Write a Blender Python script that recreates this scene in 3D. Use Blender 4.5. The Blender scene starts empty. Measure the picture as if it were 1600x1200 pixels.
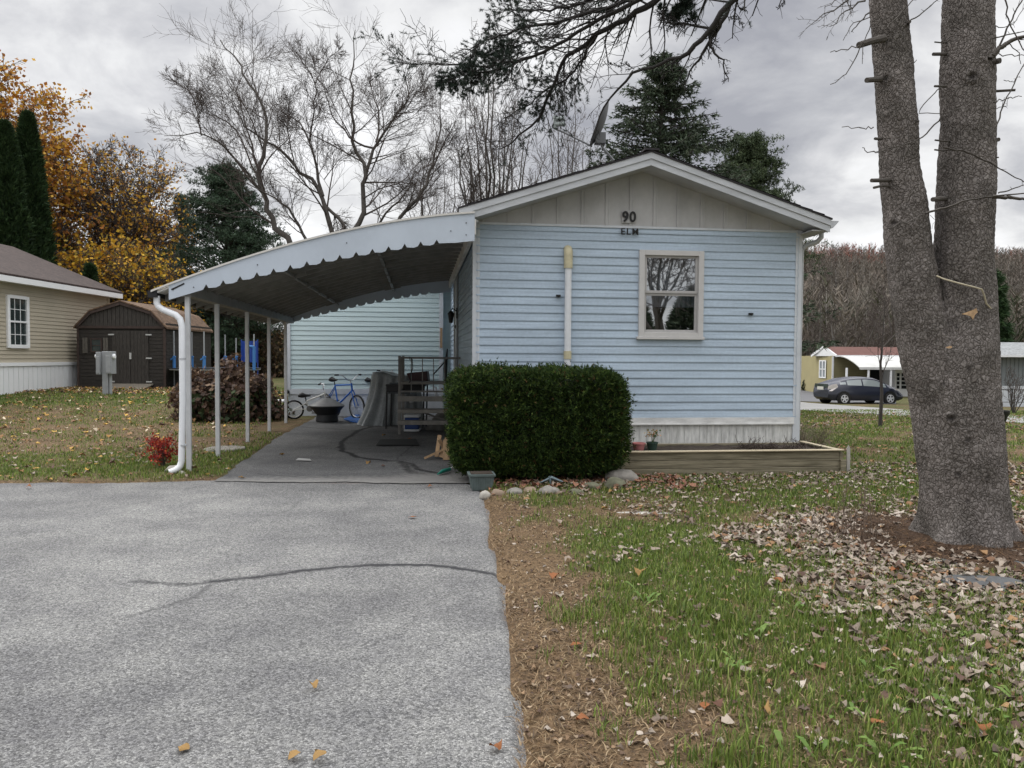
import bpy, bmesh, math, random
import numpy as np
from mathutils import Matrix, Vector, noise

# ------------------------------------------------------------------ camera, world, sun, exposure
scn = bpy.context.scene
COL = scn.collection
F = 1180.0; EYE = 1.35; PITCH = math.radians(2.04); ROLL = 0.0057
cam_d = bpy.data.cameras.new('camera'); cam = bpy.data.objects.new('camera', cam_d); COL.objects.link(cam)
cam_d.sensor_width = 36; cam_d.lens = F/1600*36; cam_d.clip_end = 3000; cam_d.clip_start = 0.05
CR = Matrix.Rotation(math.pi/2-PITCH, 4, 'X') @ Matrix.Rotation(ROLL, 4, 'Z')
cam.matrix_world = Matrix.Translation((0, 0, EYE)) @ CR
scn.camera = cam
scn.render.resolution_x = 1024; scn.render.resolution_y = 768
scn.view_settings.view_transform = 'Standard'; scn.view_settings.look = 'None'
scn.view_settings.gamma = 1; scn.view_settings.exposure = 0.60

SUN_EL = math.radians(42); SUN_AZ = math.radians(-62)   # azimuth from +Y towards +X
world = bpy.data.worlds.new('World'); scn.world = world; world.use_nodes = True
def build_world():
    nt = world.node_tree; nt.nodes.clear(); N = nt.nodes; L = nt.links
    out = N.new('ShaderNodeOutputWorld'); bg = N.new('ShaderNodeBackground'); L.new(bg.outputs[0], out.inputs[0])
    bg.inputs[1].default_value = 0.115
    sky = N.new('ShaderNodeTexSky'); sky.sky_type = 'NISHITA'; sky.sun_disc = False
    sky.sun_elevation = SUN_EL; sky.sun_rotation = SUN_AZ
    tc = N.new('ShaderNodeTexCoord'); sep = N.new('ShaderNodeSeparateXYZ'); L.new(tc.outputs['Generated'], sep.inputs[0])
    def m(op, a, b=None, c=None, clamp=False):
        n = N.new('ShaderNodeMath'); n.operation = op; n.use_clamp = clamp
        for i, v in enumerate((a, b, c)):
            if v is None: continue
            if isinstance(v, (int, float)): n.inputs[i].default_value = v
            else: L.new(v, n.inputs[i])
        return n.outputs[0]
    z = m('MAXIMUM', sep.outputs[2], 0.0)
    zz = m('ADD', z, 0.26)
    u = m('DIVIDE', sep.outputs[0], zz); v = m('DIVIDE', sep.outputs[1], zz)
    cb = N.new('ShaderNodeCombineXYZ'); L.new(u, cb.inputs[0]); L.new(v, cb.inputs[1])
    def noi(scale, det, rough, dist, off):
        mp = N.new('ShaderNodeMapping'); L.new(cb.outputs[0], mp.inputs[0]); mp.inputs['Location'].default_value = off
        n = N.new('ShaderNodeTexNoise'); L.new(mp.outputs[0], n.inputs['Vector'])
        n.inputs['Scale'].default_value = scale; n.inputs['Detail'].default_value = det
        n.inputs['Roughness'].default_value = rough; n.inputs['Distortion'].default_value = dist
        return n.outputs[0]
    n1 = noi(1.2, 7, 0.5, 0.25, (3.1, 7.7, 0)); n2 = noi(3.4, 7, 0.58, 0.3, (11.3, 2.2, 4))
    base = m('ADD', m('ADD', m('MULTIPLY', n1, 1.15), m('MULTIPLY', n2, 0.75)), -0.44)
    # big cloud masses standing in given directions: (x,y,z direction), tightness, amount
    def blob(px, py, tight, amt):
        d = (CR.to_3x3() @ Vector(((px-800)/F, (600-py)/F, -1))).normalized()
        dp = N.new('ShaderNodeVectorMath'); dp.operation = 'DOT_PRODUCT'
        nv = N.new('ShaderNodeVectorMath'); nv.operation = 'NORMALIZE'; L.new(tc.outputs['Generated'], nv.inputs[0])
        L.new(nv.outputs[0], dp.inputs[0]); dp.inputs[1].default_value = d
        e = m('EXPONENT', m('MULTIPLY', m('SUBTRACT', dp.outputs['Value'], 1.0), tight))
        return m('MULTIPLY', e, amt)
    s = base
    for b in ((1230, 190, 60, -0.26), (1120, 90, 90, -0.16), (700, -40, 40, -0.06), (200, 40, 50, -0.03), (1400, 330, 120, 0.16), (1250, 330, 150, 0.10), (1250, 20, 100, -0.05),
              (620, 250, 60, 0.08), (1300, 340, 60, 0.14), (1010, 60, 200, 0.05), (1560, 230, 70, 0.07), (150, 250, 60, 0.02),
              (60, 60, 250, 0.06), (1400, 100, 250, 0.05), (560, 330, 60, 0.07)):
        s = m('ADD', s, blob(*b))
    # horizon brighter
    hz = m('MULTIPLY', m('EXPONENT', m('MULTIPLY', z, -7.0)), 0.10)
    s = m('ADD', s, hz)
    cr = N.new('ShaderNodeValToRGB'); L.new(s, cr.inputs[0]); e = cr.color_ramp
    e.elements[0].position = 0.26; e.elements[0].color = (.23, .233, .255, 1)
    e.elements[1].position = 0.80; e.elements[1].color = (.63, .63, .64, 1)
    for p_, c_ in ((0.40, (.315, .318, .333, 1)), (0.50, (.395, .395, .405, 1)), (0.62, (.52, .52, .52, 1))):
        k = e.elements.new(p_); k.color = c_
    # the overcast dome gets brighter towards the zenith, above the frame
    up = m('ADD', 1.0, m('MULTIPLY', m('POWER', m('MULTIPLY', m('SUBTRACT', z, 0.42, clamp=True), 1.72, clamp=True), 1.0), 4.2))
    k10 = N.new('ShaderNodeVectorMath'); k10.operation = 'SCALE'; L.new(cr.outputs[0], k10.inputs[0])
    L.new(m('MULTIPLY', up, 10.0), k10.inputs['Scale'])
    mx = N.new('ShaderNodeMix'); mx.data_type = 'RGBA'; mx.inputs[0].default_value = 0.96
    L.new(sky.outputs[0], mx.inputs[6]); L.new(k10.outputs[0], mx.inputs[7]); L.new(mx.outputs[2], bg.inputs[0])
build_world()
sd = bpy.data.lights.new('sun', 'SUN'); sd.energy = 1.0; sd.angle = math.radians(30); sd.color = (1, .97, .93)
sun = bpy.data.objects.new('sun', sd); COL.objects.link(sun)
sdir = Vector((math.sin(SUN_AZ)*math.cos(SUN_EL), math.cos(SUN_AZ)*math.cos(SUN_EL), math.sin(SUN_EL)))
sun.rotation_euler = sdir.to_track_quat('Z', 'Y').to_euler()

# ------------------------------------------------------------------ measuring helpers (photo measurements -> places in metres)
def ray(x, y): return CR.to_3x3() @ Vector(((x-800)/F, (600-y)/F, -1))
def P(x, y, Y):
    d = ray(x, y); return Vector((0, 0, EYE)) + d*(Y/d.y)
def sst(t): t = np.clip(t, 0, 1); return t*t*(3-2*t)
def lin(t): return np.clip(t, 0, 1)
def hgt(x, y):
    x = np.asarray(x, float); y = np.asarray(y, float)
    h = .3*sst((y-13)/11)*sst((-x-5)/4)
    h = h - 1.12*lin((y-14)/28)*sst((x-3.2)/2.5)
    h = h + 49*sst((y-120)/300)*sst((x-10)/120) 
    return h
def G(px, py):
    d = ray(px, py); t = 1.0
    while t < 900:
        q = Vector((0, 0, EYE)) + d*t
        if q.z < float(hgt(q.x, q.y)): break
        t *= 1.004
    return q
A = math.radians(7); O = Vector((-.476, 9.33, 0))
def W(u, v, z=0): return Vector((O.x+u*math.cos(A)-v*math.sin(A), O.y+u*math.sin(A)+v*math.cos(A), z))

# ------------------------------------------------------------------ object helpers
def link(o, parent=None):
    COL.objects.link(o)
    if parent is not None: o.parent = parent
    return o
def tag(o, label, cat, group=None):
    o['label'] = label; o['category'] = cat
    if group: o['group'] = group
    return o
def struct(o): o['kind'] = 'structure'; return o
def thing(name, label, cat, loc=(0, 0, 0), rz=0, group=None):
    o = bpy.data.objects.new(name, None); o.empty_display_size = .2
    o.location = loc; o.rotation_euler = (0, 0, rz); link(o); return tag(o, label, cat, group)
def inv_of(root):
    M_ = Matrix.Identity(4); r = root
    while r is not None:
        M_ = (Matrix.Translation(r.location) @ r.rotation_euler.to_matrix().to_4x4()) @ M_; r = r.parent
    return M_.inverted()
def npmesh(name, V, Fs, mat, parent=None, col=None, smooth=False, world=True, origin=None, vcol=None):
    """Fs: list of (M,k) int arrays."""
    V = np.asarray(V, float)
    if parent is not None and world:
        Mi = np.array(inv_of(parent)); V = V @ Mi[:3, :3].T + Mi[:3, 3]
    if origin is not None: V = V-np.asarray(origin)
    if isinstance(Fs, np.ndarray): Fs = [Fs]
    me = bpy.data.meshes.new(name)
    me.vertices.add(len(V)); me.vertices.foreach_set('co', V.astype(np.float32).ravel())
    nl = sum(f.size for f in Fs); nf = sum(len(f) for f in Fs)
    me.loops.add(nl); me.loops.foreach_set('vertex_index', np.concatenate([f.ravel() for f in Fs]).astype(np.int32))
    me.polygons.add(nf)
    tot = np.concatenate([np.full(len(f), f.shape[1]) for f in Fs]); st = np.concatenate([[0], np.cumsum(tot)[:-1]])
    me.polygons.foreach_set('loop_start', st.astype(np.int32))
    if smooth: me.polygons.foreach_set('use_smooth', np.ones(nf, bool))
    me.update(calc_edges=True)
    if col is not None:
        at = me.attributes.new('Col', 'FLOAT_COLOR', 'FACE')
        c = np.ones((nf, 4), np.float32); c[:, :3] = col; at.data.foreach_set('color', c.ravel())
    if vcol is not None:
        for nm, arr in vcol.items():
            arr = np.asarray(arr)
            if arr.ndim == 1:
                at = me.attributes.new(nm, 'FLOAT', 'POINT'); at.data.foreach_set('value', arr.astype(np.float32))
            else:
                at = me.attributes.new(nm, 'FLOAT_COLOR', 'POINT'); c = np.ones((len(arr), 4), np.float32); c[:, :3] = arr
                at.data.foreach_set('color', c.ravel())
    me.materials.append(mat)
    o = bpy.data.objects.new(name, me)
    if origin is not None: o.location = origin
    return link(o, parent)

class MB:
    def __init__(s): s.v = []; s.f = []
    def add(s, vs, fs):
        b = len(s.v); s.v += [tuple(q) for q in vs]; s.f += [tuple(i+b for i in f) for f in fs]; return s
    def box(s, a, b, tf=None):
        x0, y0, z0 = a; x1, y1, z1 = b
        vs = [(x0, y0, z0), (x1, y0, z0), (x1, y1, z0), (x0, y1, z0), (x0, y0, z1), (x1, y0, z1), (x1, y1, z1), (x0, y1, z1)]
        if tf: vs = [tf(q) for q in vs]
        return s.add(vs, [(0, 3, 2, 1), (4, 5, 6, 7), (0, 1, 5, 4), (1, 2, 6, 5), (2, 3, 7, 6), (3, 0, 4, 7)])
    def bar(s, a, b, w, h=None, up=(0, 0, 1)):
        a = Vector(a); b = Vector(b); h = h or w; d = (b-a).normalized(); up = Vector(up)
        if abs(d.dot(up)) > .98: up = Vector((0, 1, 0))
        x = d.cross(up).normalized()*w/2; y = x.cross(d).normalized()*h/2
        vs = [a-x-y, a+x-y, a+x+y, a-x+y, b-x-y, b+x-y, b+x+y, b-x+y]
        return s.add(vs, [(0, 3, 2, 1), (4, 5, 6, 7), (0, 1, 5, 4), (1, 2, 6, 5), (2, 3, 7, 6), (3, 0, 4, 7)])
    def tube(s, pts, r, n=8, cap=True):
        pts = [Vector(q) for q in pts]; m = len(pts)
        rs = r if isinstance(r, (list, tuple)) else [r]*m
        ref = None; b = len(s.v)
        for i, q in enumerate(pts):
            d = (pts[min(i+1, m-1)]-pts[max(i-1, 0)])
            d = d.normalized() if d.length > 0 else Vector((0, 0, 1))
            if ref is None:
                ref = d.cross(Vector((0, 0, 1)) if abs(d.z) < .9 else Vector((0, 1, 0))).normalized()
            else: ref = (ref-d*ref.dot(d)).normalized()
            y = d.cross(ref)
            for k in range(n):
                t = 2*math.pi*k/n; s.v.append(tuple(q+(ref*math.cos(t)+y*math.sin(t))*rs[i]))
        for i in range(m-1):
            for k in range(n):
                s.f.append((b+i*n+k, b+i*n+(k+1) % n, b+(i+1)*n+(k+1) % n, b+(i+1)*n+k))
        if cap: s.f.append(tuple(b+k for k in range(n))[::-1]); s.f.append(tuple(b+(m-1)*n+k for k in range(n)))
        return s
    def lathe(s, prof, c=(0, 0, 0), n=24, axis='z', wob=0):
        b = len(s.v); m = len(prof)
        for r, z in prof:
            for k in range(n):
                t = 2*math.pi*k/n
                x, y = r*math.cos(t), r*math.sin(t)
                q = (x, y, z) if axis == 'z' else ((x, z, y) if axis == 'y' else (z, x, y))
                s.v.append((q[0]+c[0], q[1]+c[1], q[2]+c[2]))
        for i in range(m-1):
            for k in range(n): s.f.append((b+i*n+k, b+i*n+(k+1) % n, b+(i+1)*n+(k+1) % n, b+(i+1)*n+k))
        s.f.append(tuple(b+k for k in range(n))[::-1]); s.f.append(tuple(b+(m-1)*n+k for k in range(n)))
        return s
    def prism(s, poly, a, b, tf=None):
        """poly in (x,z), extruded y=a..b"""
        n = len(poly); vs = [(x, a, z) for x, z in poly]+[(x, b, z) for x, z in poly]
        if tf: vs = [tf(q) for q in vs]
        return s.add(vs, [tuple(range(n)), tuple(range(2*n-1, n-1, -1))]+[(i, i+n, (i+1) % n+n, (i+1) % n) for i in range(n)])
    def build(s, name, mat, parent=None, smooth=False, world=False, origin=None, bevel=0):
        me = bpy.data.meshes.new(name); vs = s.v
        if parent is not None and world:
            Mi = inv_of(parent); vs = [tuple(Mi @ Vector(q)) for q in vs]
        if origin is not None: vs = [tuple(Vector(q)-Vector(origin)) for q in vs]
        me.from_pydata(vs, [], s.f); me.update()
        bm = bmesh.new(); bm.from_mesh(me)
        bmesh.ops.recalc_face_normals(bm, faces=bm.faces)
        if bevel: bmesh.ops.bevel(bm, geom=bm.edges[:], offset=bevel, segments=1, affect='EDGES')
        bm.to_mesh(me); bm.free()
        if smooth:
            for p in me.polygons: p.use_smooth = True
            try: me.set_sharp_from_angle(angle=math.radians(40))
            except Exception: pass
        me.materials.append(mat)
        o = bpy.data.objects.new(name, me)
        if origin is not None: o.location = origin
        return link(o, parent)

# ------------------------------------------------------------------ materials
MATS = {}
def M(name, c, rough=.7, var=0.0, scale=6, c2=None, bump=0, bscale=40, metal=0, stretch=(1, 1, 1), attr=None, spec=.4, trans=0,
      fine=0, fscale=200, coord='Object'):
    if name in MATS: return MATS[name]
    m = bpy.data.materials.new(name); m.use_nodes = True; nt = m.node_tree; N = nt.nodes; L = nt.links
    b = N['Principled BSDF']; b.inputs['Roughness'].default_value = rough; b.inputs['Metallic'].default_value = metal
    b.inputs['Specular IOR Level'].default_value = spec
    tc = N.new('ShaderNodeTexCoord'); mp = N.new('ShaderNodeMapping'); mp.inputs['Scale'].default_value = stretch
    L.new(tc.outputs[coord], mp.inputs[0])
    if attr:
        a = N.new('ShaderNodeAttribute'); a.attribute_name = attr; src = a.outputs['Color']
    else:
        a = N.new('ShaderNodeRGB'); a.outputs[0].default_value = (*c, 1); src = a.outputs[0]
    if var or c2:
        n = N.new('ShaderNodeTexNoise'); n.inputs['Scale'].default_value = scale; n.inputs['Detail'].default_value = 6
        n.inputs['Roughness'].default_value = .65; L.new(mp.outputs[0], n.inputs['Vector'])
        r = N.new('ShaderNodeValToRGB'); L.new(n.outputs[0], r.inputs[0]); r.color_ramp.elements[0].position = .34; r.color_ramp.elements[1].position = .66
        mx = N.new('ShaderNodeMix'); mx.data_type = 'RGBA'
        if c2:
            L.new(r.outputs[0], mx.inputs[0]); L.new(src, mx.inputs[6]); mx.inputs[7].default_value = (*c2, 1)
        else:
            mx.blend_type = 'MULTIPLY'; mx.inputs[0].default_value = 1; L.new(src, mx.inputs[6])
            r.color_ramp.elements[0].color = (1-var, 1-var, 1-var, 1); r.color_ramp.elements[1].color = (1+var*.4,)*3+(1,)
            L.new(r.outputs[0], mx.inputs[7])
        src = mx.outputs[2]
    if fine:
        n = N.new('ShaderNodeTexNoise'); n.inputs['Scale'].default_value = fscale; n.inputs['Detail'].default_value = 3; L.new(tc.outputs[coord], n.inputs['Vector'])
        r = N.new('ShaderNodeValToRGB'); L.new(n.outputs[0], r.inputs[0]); r.color_ramp.elements[0].position = .35; r.color_ramp.elements[1].position = .65
        r.color_ramp.elements[0].color = (1-fine,)*3+(1,); r.color_ramp.elements[1].color = (1+fine*.5,)*3+(1,)
        mx = N.new('ShaderNodeMix'); mx.data_type = 'RGBA'; mx.blend_type = 'MULTIPLY'; mx.inputs[0].default_value = 1
        L.new(src, mx.inputs[6]); L.new(r.outputs[0], mx.inputs[7]); src = mx.outputs[2]
    L.new(src, b.inputs['Base Color'])
    if bump:
        n = N.new('ShaderNodeTexNoise'); n.inputs['Scale'].default_value = bscale; n.inputs['Detail'].default_value = 4; L.new(mp.outputs[0], n.inputs['Vector'])
        bp = N.new('ShaderNodeBump'); bp.inputs['Strength'].default_value = bump; bp.inputs['Distance'].default_value = .01
        L.new(n.outputs[0], bp.inputs['Height']); L.new(bp.outputs[0], b.inputs['Normal'])
    if trans:
        t = N.new('ShaderNodeBsdfTranslucent'); L.new(src, t.inputs[0]); ms = N.new('ShaderNodeMixShader'); ms.inputs[0].default_value = trans
        L.new(b.outputs[0], ms.inputs[1]); L.new(t.outputs[0], ms.inputs[2]); L.new(ms.outputs[0], N['Material Output'].inputs[0])
    MATS[name] = m; return m

m_siding = M('blue_siding', (.45, .548, .645), .55, var=.17, scale=1.6, stretch=(.5, .5, 6), bump=.06, bscale=60, fine=.05, fscale=30)
m_mint = M('mint_siding', (.53, .65, .66), .6, var=.09, scale=1.5, stretch=(.6, .6, 8))
m_trimw = M('white_trim', (.60, .63, .66), .5, var=.12, scale=3)
m_fascia = M('fascia_metal', (.50, .52, .54), .5, var=.18, scale=4, stretch=(.4, 2, 2))
m_gable = M('gable_panel', (.46, .46, .455), .75, var=.16, scale=2.5, stretch=(1, 1, .7))
m_skirt = M('skirting', (.68, .68, .65), .6, var=.36, scale=7, stretch=(3, 3, .6))
m_band = M('skirting_band', (.70, .70, .68), .55, var=.22, scale=5, stretch=(1, 1, 3))
m_shingle = M('dark_shingle', (.035, .032, .035), .95, var=.3, scale=30)
m_alu = M('carport_aluminium', (.50, .56, .63), .5, var=.08, scale=2, metal=.0)
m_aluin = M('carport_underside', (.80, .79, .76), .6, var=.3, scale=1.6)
m_post = M('carport_post_paint', (.60, .61, .62), .5, var=.12, scale=8)
m_black = M('black_paint', (.012, .012, .013), .5)
m_rubber = M('rubber', (.02, .02, .02), .8)
m_winframe = M('window_frame_vinyl', (.56, .55, .535), .5, var=.06, scale=8)
m_winwhite = M('window_white', (.78, .79, .80), .4)
m_cream = M('cream_plastic', (.55, .50, .33), .5, var=.15, scale=10)
m_white = M('white_plastic', (.72, .74, .76), .45, var=.06)
def glass(name, tint=(.02, .025, .03), refl=.35):
    m = bpy.data.materials.new(name); m.use_nodes = True; N = m.node_tree.nodes; L = m.node_tree.links
    N.clear(); o = N.new('ShaderNodeOutputMaterial'); g = N.new('ShaderNodeBsdfGlossy'); g.inputs['Roughness'].default_value = .015
    g.inputs[0].default_value = (.9, .93, .95, 1)
    d = N.new('ShaderNodeBsdfTransparent'); d.inputs[0].default_value = (.75, .78, .8, 1)
    tc = N.new('ShaderNodeTexCoord'); n = N.new('ShaderNodeTexNoise'); n.inputs['Scale'].default_value = 2.5; n.inputs['Detail'].default_value = 1
    L.new(tc.outputs['Object'], n.inputs['Vector']); bp = N.new('ShaderNodeBump'); bp.inputs['Strength'].default_value = .05; bp.inputs['Distance'].default_value = .015
    L.new(n.outputs[0], bp.inputs['Height']); L.new(bp.outputs[0], g.inputs['Normal'])
    mx = N.new('ShaderNodeMixShader'); mx.inputs[0].default_value = refl
    L.new(d.outputs[0], mx.inputs[1]); L.new(g.outputs[0], mx.inputs[2]); L.new(mx.outputs[0], o.inputs[0]); return m
m_glass = glass('window_glass', refl=.42)
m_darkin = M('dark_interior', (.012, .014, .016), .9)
m_curtain = M('curtain', (.25, .27, .30), .9, var=.4, scale=12, stretch=(6, 1, .3))
m_steel = M('grey_steel', (.19, .18, .165), .6, var=.25, scale=6)
m_timber = M('weathered_timber', (.30, .265, .185), .8, var=.45, scale=5, stretch=(.5, 6, 10), bump=.3, bscale=30, c2=(.11, .095, .06))
m_timtop = M('pale_timber', (.46, .39, .27), .8, var=.2, scale=6, stretch=(.5, 6, 6))
m_soil = M('soil', (.045, .033, .024), .95, var=.4, scale=25, bump=1, bscale=40)
m_planks = M('raw_lumber', (.42, .28, .16), .8, var=.3, scale=6, stretch=(6, 6, 1))
m_leafatt = M('leaf', (0, 0, 0), .65, attr='Col', trans=.3, spec=.25)
m_needle = M('needle', (0, 0, 0), .7, attr='Col', trans=.1, spec=.2)
m_litter = M('fallen_leaf', (0, 0, 0), .75, attr='Col', trans=.12, spec=.25)
m_grassb = M('grass_blade', (0, 0, 0), .55, attr='Col', trans=.3, spec=.3)
m_barkbg = M('bark_grey', (.10, .09, .08), .9, var=.35, scale=8, stretch=(3, 3, .6))
m_barkdk = M('bark_dark', (.05, .043, .038), .9, var=.3, scale=8, stretch=(3, 3, .6))
m_twig = M('twig', (.075, .06, .052), .9, var=.2)
m_stone = M('field_stone', (.22, .205, .18), .85, var=.35, scale=9, bump=.5, bscale=25)
m_slate = M('flat_grey_stone', (.075, .078, .08), .8, var=.3, scale=9, bump=.3, bscale=40)

# ------------------------------------------------------------------ numpy noise
def vnoise(x, y, seed=0):
    rs = np.random.RandomState(seed); T = rs.rand(256, 256)
    xi = np.floor(x).astype(int); yi = np.floor(y).astype(int); fx = x-xi; fy = y-yi
    fx = fx*fx*(3-2*fx); fy = fy*fy*(3-2*fy)
    a = T[xi % 256, yi % 256]; b = T[(xi+1) % 256, yi % 256]; c = T[xi % 256, (yi+1) % 256]; d = T[(xi+1) % 256, (yi+1) % 256]
    return (a*(1-fx)+b*fx)*(1-fy)+(c*(1-fx)+d*fx)*fy
def fbm(x, y, sc, seed=0, oct=4):
    s = 0; a = .5; t = 0
    for i in range(oct): s = s+a*vnoise(x*sc+17.3*i, y*sc+9.1*i, seed+i); t += a; a *= .55; sc *= 2.03
    return s/t
def drive_edge(y):      # right edge of the light asphalt
    y = np.asarray(y, float)
    e = np.interp(y, [-30, 2.4, 3.0, 3.7, 4.5, 5.4, 6.6, 7.6, 8.1, 8.4], [.35, .06, .035, .01, -.04, -.115, -.19, -.30, -.44, -.6])
    return e + .06*(fbm(y, y*0+3, 2.2, 5)-.5) + .018*(fbm(y, y*0+3, 9, 6)-.5)
def drive_top(x):
    x = np.asarray(x, float)
    return np.interp(x, [-12, -5.4, -3.6, -3.2, -.3, .3], [7.55, 7.83, 7.98, 8.1, 8.02, 8.0]) + .16*(fbm(x, x*0, 1.6, 8)-.5) + .07*(fbm(x, x*0, 9, 9)-.5)
# the carport pad, in house coordinates: u -2.9..0, v -1.15..7.7
def pad_left(v): return np.interp(v, [-1.6, -.6, 0, 1, 3, 5, 7.8], [-2.75, -2.85, -2.85, -2.9, -2.95, -2.95, -2.9]) + .12*(fbm(v, v*0+1, 2, 12)-.5)
def to_house(x, y):
    dx = x-O.x; dy = y-O.y; return dx*math.cos(A)+dy*math.sin(A), -dx*math.sin(A)+dy*math.cos(A)
def paved(x, y):
    u, v = to_house(x, y)
    m1 = (x < drive_edge(y)) & (y < drive_top(x))
    m2 = (u > pad_left(v)) & (u < 0.0) & (v > -1.5) & (v < 7.9) & (y > 7.6)
    m2 = m2 | ((u > -2.8) & (u < drive_edge(8.1)+.1) & (v > -1.7) & (v <= -1.2))
    return m1 | m2
TREE = (3.24, 5.50)
def greenness(x, y):
    n = fbm(x, y, 1.1, 21, 5)*.65 + fbm(x, y, 5.5, 33, 3)*.35
    d = x-drive_edge(y)
    right = x > -1.0
    strip = np.interp(y, [2, 3, 4.5, 5.4, 6.3, 7.5], [.36, .42, .55, .75, .62, .25])
    g_r = .70-.66*sst(1-(d-strip+.42)/.70)*(y < 7.9) + (n-.5)*3.2
    g_r = g_r - .5*sst((y-7.9)/2)*sst((x-4)/2)*.35
    u, v = to_house(x, y)
    # left lawn: green by the kerb, brown middle, green by the shed
    g_l = np.interp(y, [7.8, 8.1, 8.6, 9.6, 10.5, 15.5, 17.5, 19, 26], [-.1, .2, .7, .75, .28, .22, .4, .85, .7]) + (n-.5)*1.9
    g = np.where(x > -1, g_r, g_l)
    dt = np.hypot(x-TREE[0], (y-TREE[1])*1.0); g = g-1.3*sst((1.0-dt)/.4)
    return np.clip(g, 0, 1)

# ------------------------------------------------------------------ terrain: one sheet to the horizon
def axis_coords(a, b, step, far_lo, far_hi):
    c = list(np.arange(a, b, step)); s = step; q = c[-1]
    while q < far_hi: s *= 1.12; q += s; c.append(q)
    s = step; q = a
    while q > far_lo: s *= 1.12; q -= s; c.insert(0, q)
    return np.array(c)
def m_ground():
    m = bpy.data.materials.new('lawn_ground'); m.use_nodes = True; N = m.node_tree.nodes; L = m.node_tree.links; b = N['Principled BSDF']
    b.inputs['Roughness'].default_value = .95; b.inputs['Specular IOR Level'].default_value = .15
    at = N.new('ShaderNodeAttribute'); at.attribute_name = 'tint'
    tc = N.new('ShaderNodeTexCoord')
    n = N.new('ShaderNodeTexNoise'); n.inputs['Scale'].default_value = 45; n.inputs['Detail'].default_value = 6; n.inputs['Roughness'].default_value = .7; L.new(tc.outputs['Object'], n.inputs['Vector'])
    r = N.new('ShaderNodeValToRGB'); r.color_ramp.elements[0].position = .35; r.color_ramp.elements[1].position = .66
    r.color_ramp.elements[0].color = (.42, .42, .42, 1); r.color_ramp.elements[1].color = (1.5, 1.45, 1.4, 1); L.new(n.outputs[0], r.inputs[0])
    mx = N.new('ShaderNodeMix'); mx.data_type = 'RGBA'; mx.blend_type = 'MULTIPLY'; mx.inputs[0].default_value = 1
    L.new(at.outputs['Color'], mx.inputs[6]); L.new(r.outputs[0], mx.inputs[7]); L.new(mx.outputs[2], b.inputs['Base Color'])
    bp = N.new('ShaderNodeBump'); bp.inputs['Strength'].default_value = .8; bp.inputs['Distance'].default_value = .02; L.new(n.outputs[0], bp.inputs['Height']); L.new(bp.outputs[0], b.inputs['Normal'])
    return m
def build_ground():
    xs = axis_coords(-9, 9, .08, -700, 700); ys = axis_coords(1.5, 20, .08, -700, 1200)
    X, Y = np.meshgrid(xs, ys); x = X.ravel(); y = Y.ravel()
    z = hgt(x, y); near = (abs(x) < 14) & (y > 1) & (y < 26)
    pv = paved(x, y)
    z = z + np.where(near & ~pv, .015+.035*(fbm(x, y, 2.0, 40)-.5), 0)
    dt = np.hypot(x-TREE[0], y-TREE[1]); z = z+.04*sst((1.3-dt)/1.2)
    z = np.where(pv, np.minimum(z, -.02+0*z), z)
    g = greenness(x, y)[:, None]
    n = fbm(x, y, 3.0, 50)[:, None]
    dead = np.array([.09, .06, .036])*(1-n)+np.array([.17, .118, .068])*n
    grn = np.array([.05, .065, .018])*(1-n)+np.array([.08, .10, .03])*n
    c = dead*(1-g)+grn*g
    d1 = sst((1.05-dt)/.4)[:, None]; c = c*(1-d1)+np.array([.065, .042, .028])*d1
    far = sst((y-30)/40)[:, None]; c = c*(1-far)+np.array([.09, .085, .04])*far
    hill = sst((y-110)/40)[:, None]; c = c*(1-hill)+np.array([.095, .076, .064])*hill
    nx, ny = len(xs), len(ys); i = np.arange(ny-1)[:, None]*nx+np.arange(nx-1)[None, :]
    Fq = np.stack([i, i+1, i+nx+1, i+nx], -1).reshape(-1, 4)
    o = npmesh('ground', np.stack([x, y, z], 1), Fq, m_ground(), smooth=True, vcol={'tint': c}); struct(o)
build_ground()

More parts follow.
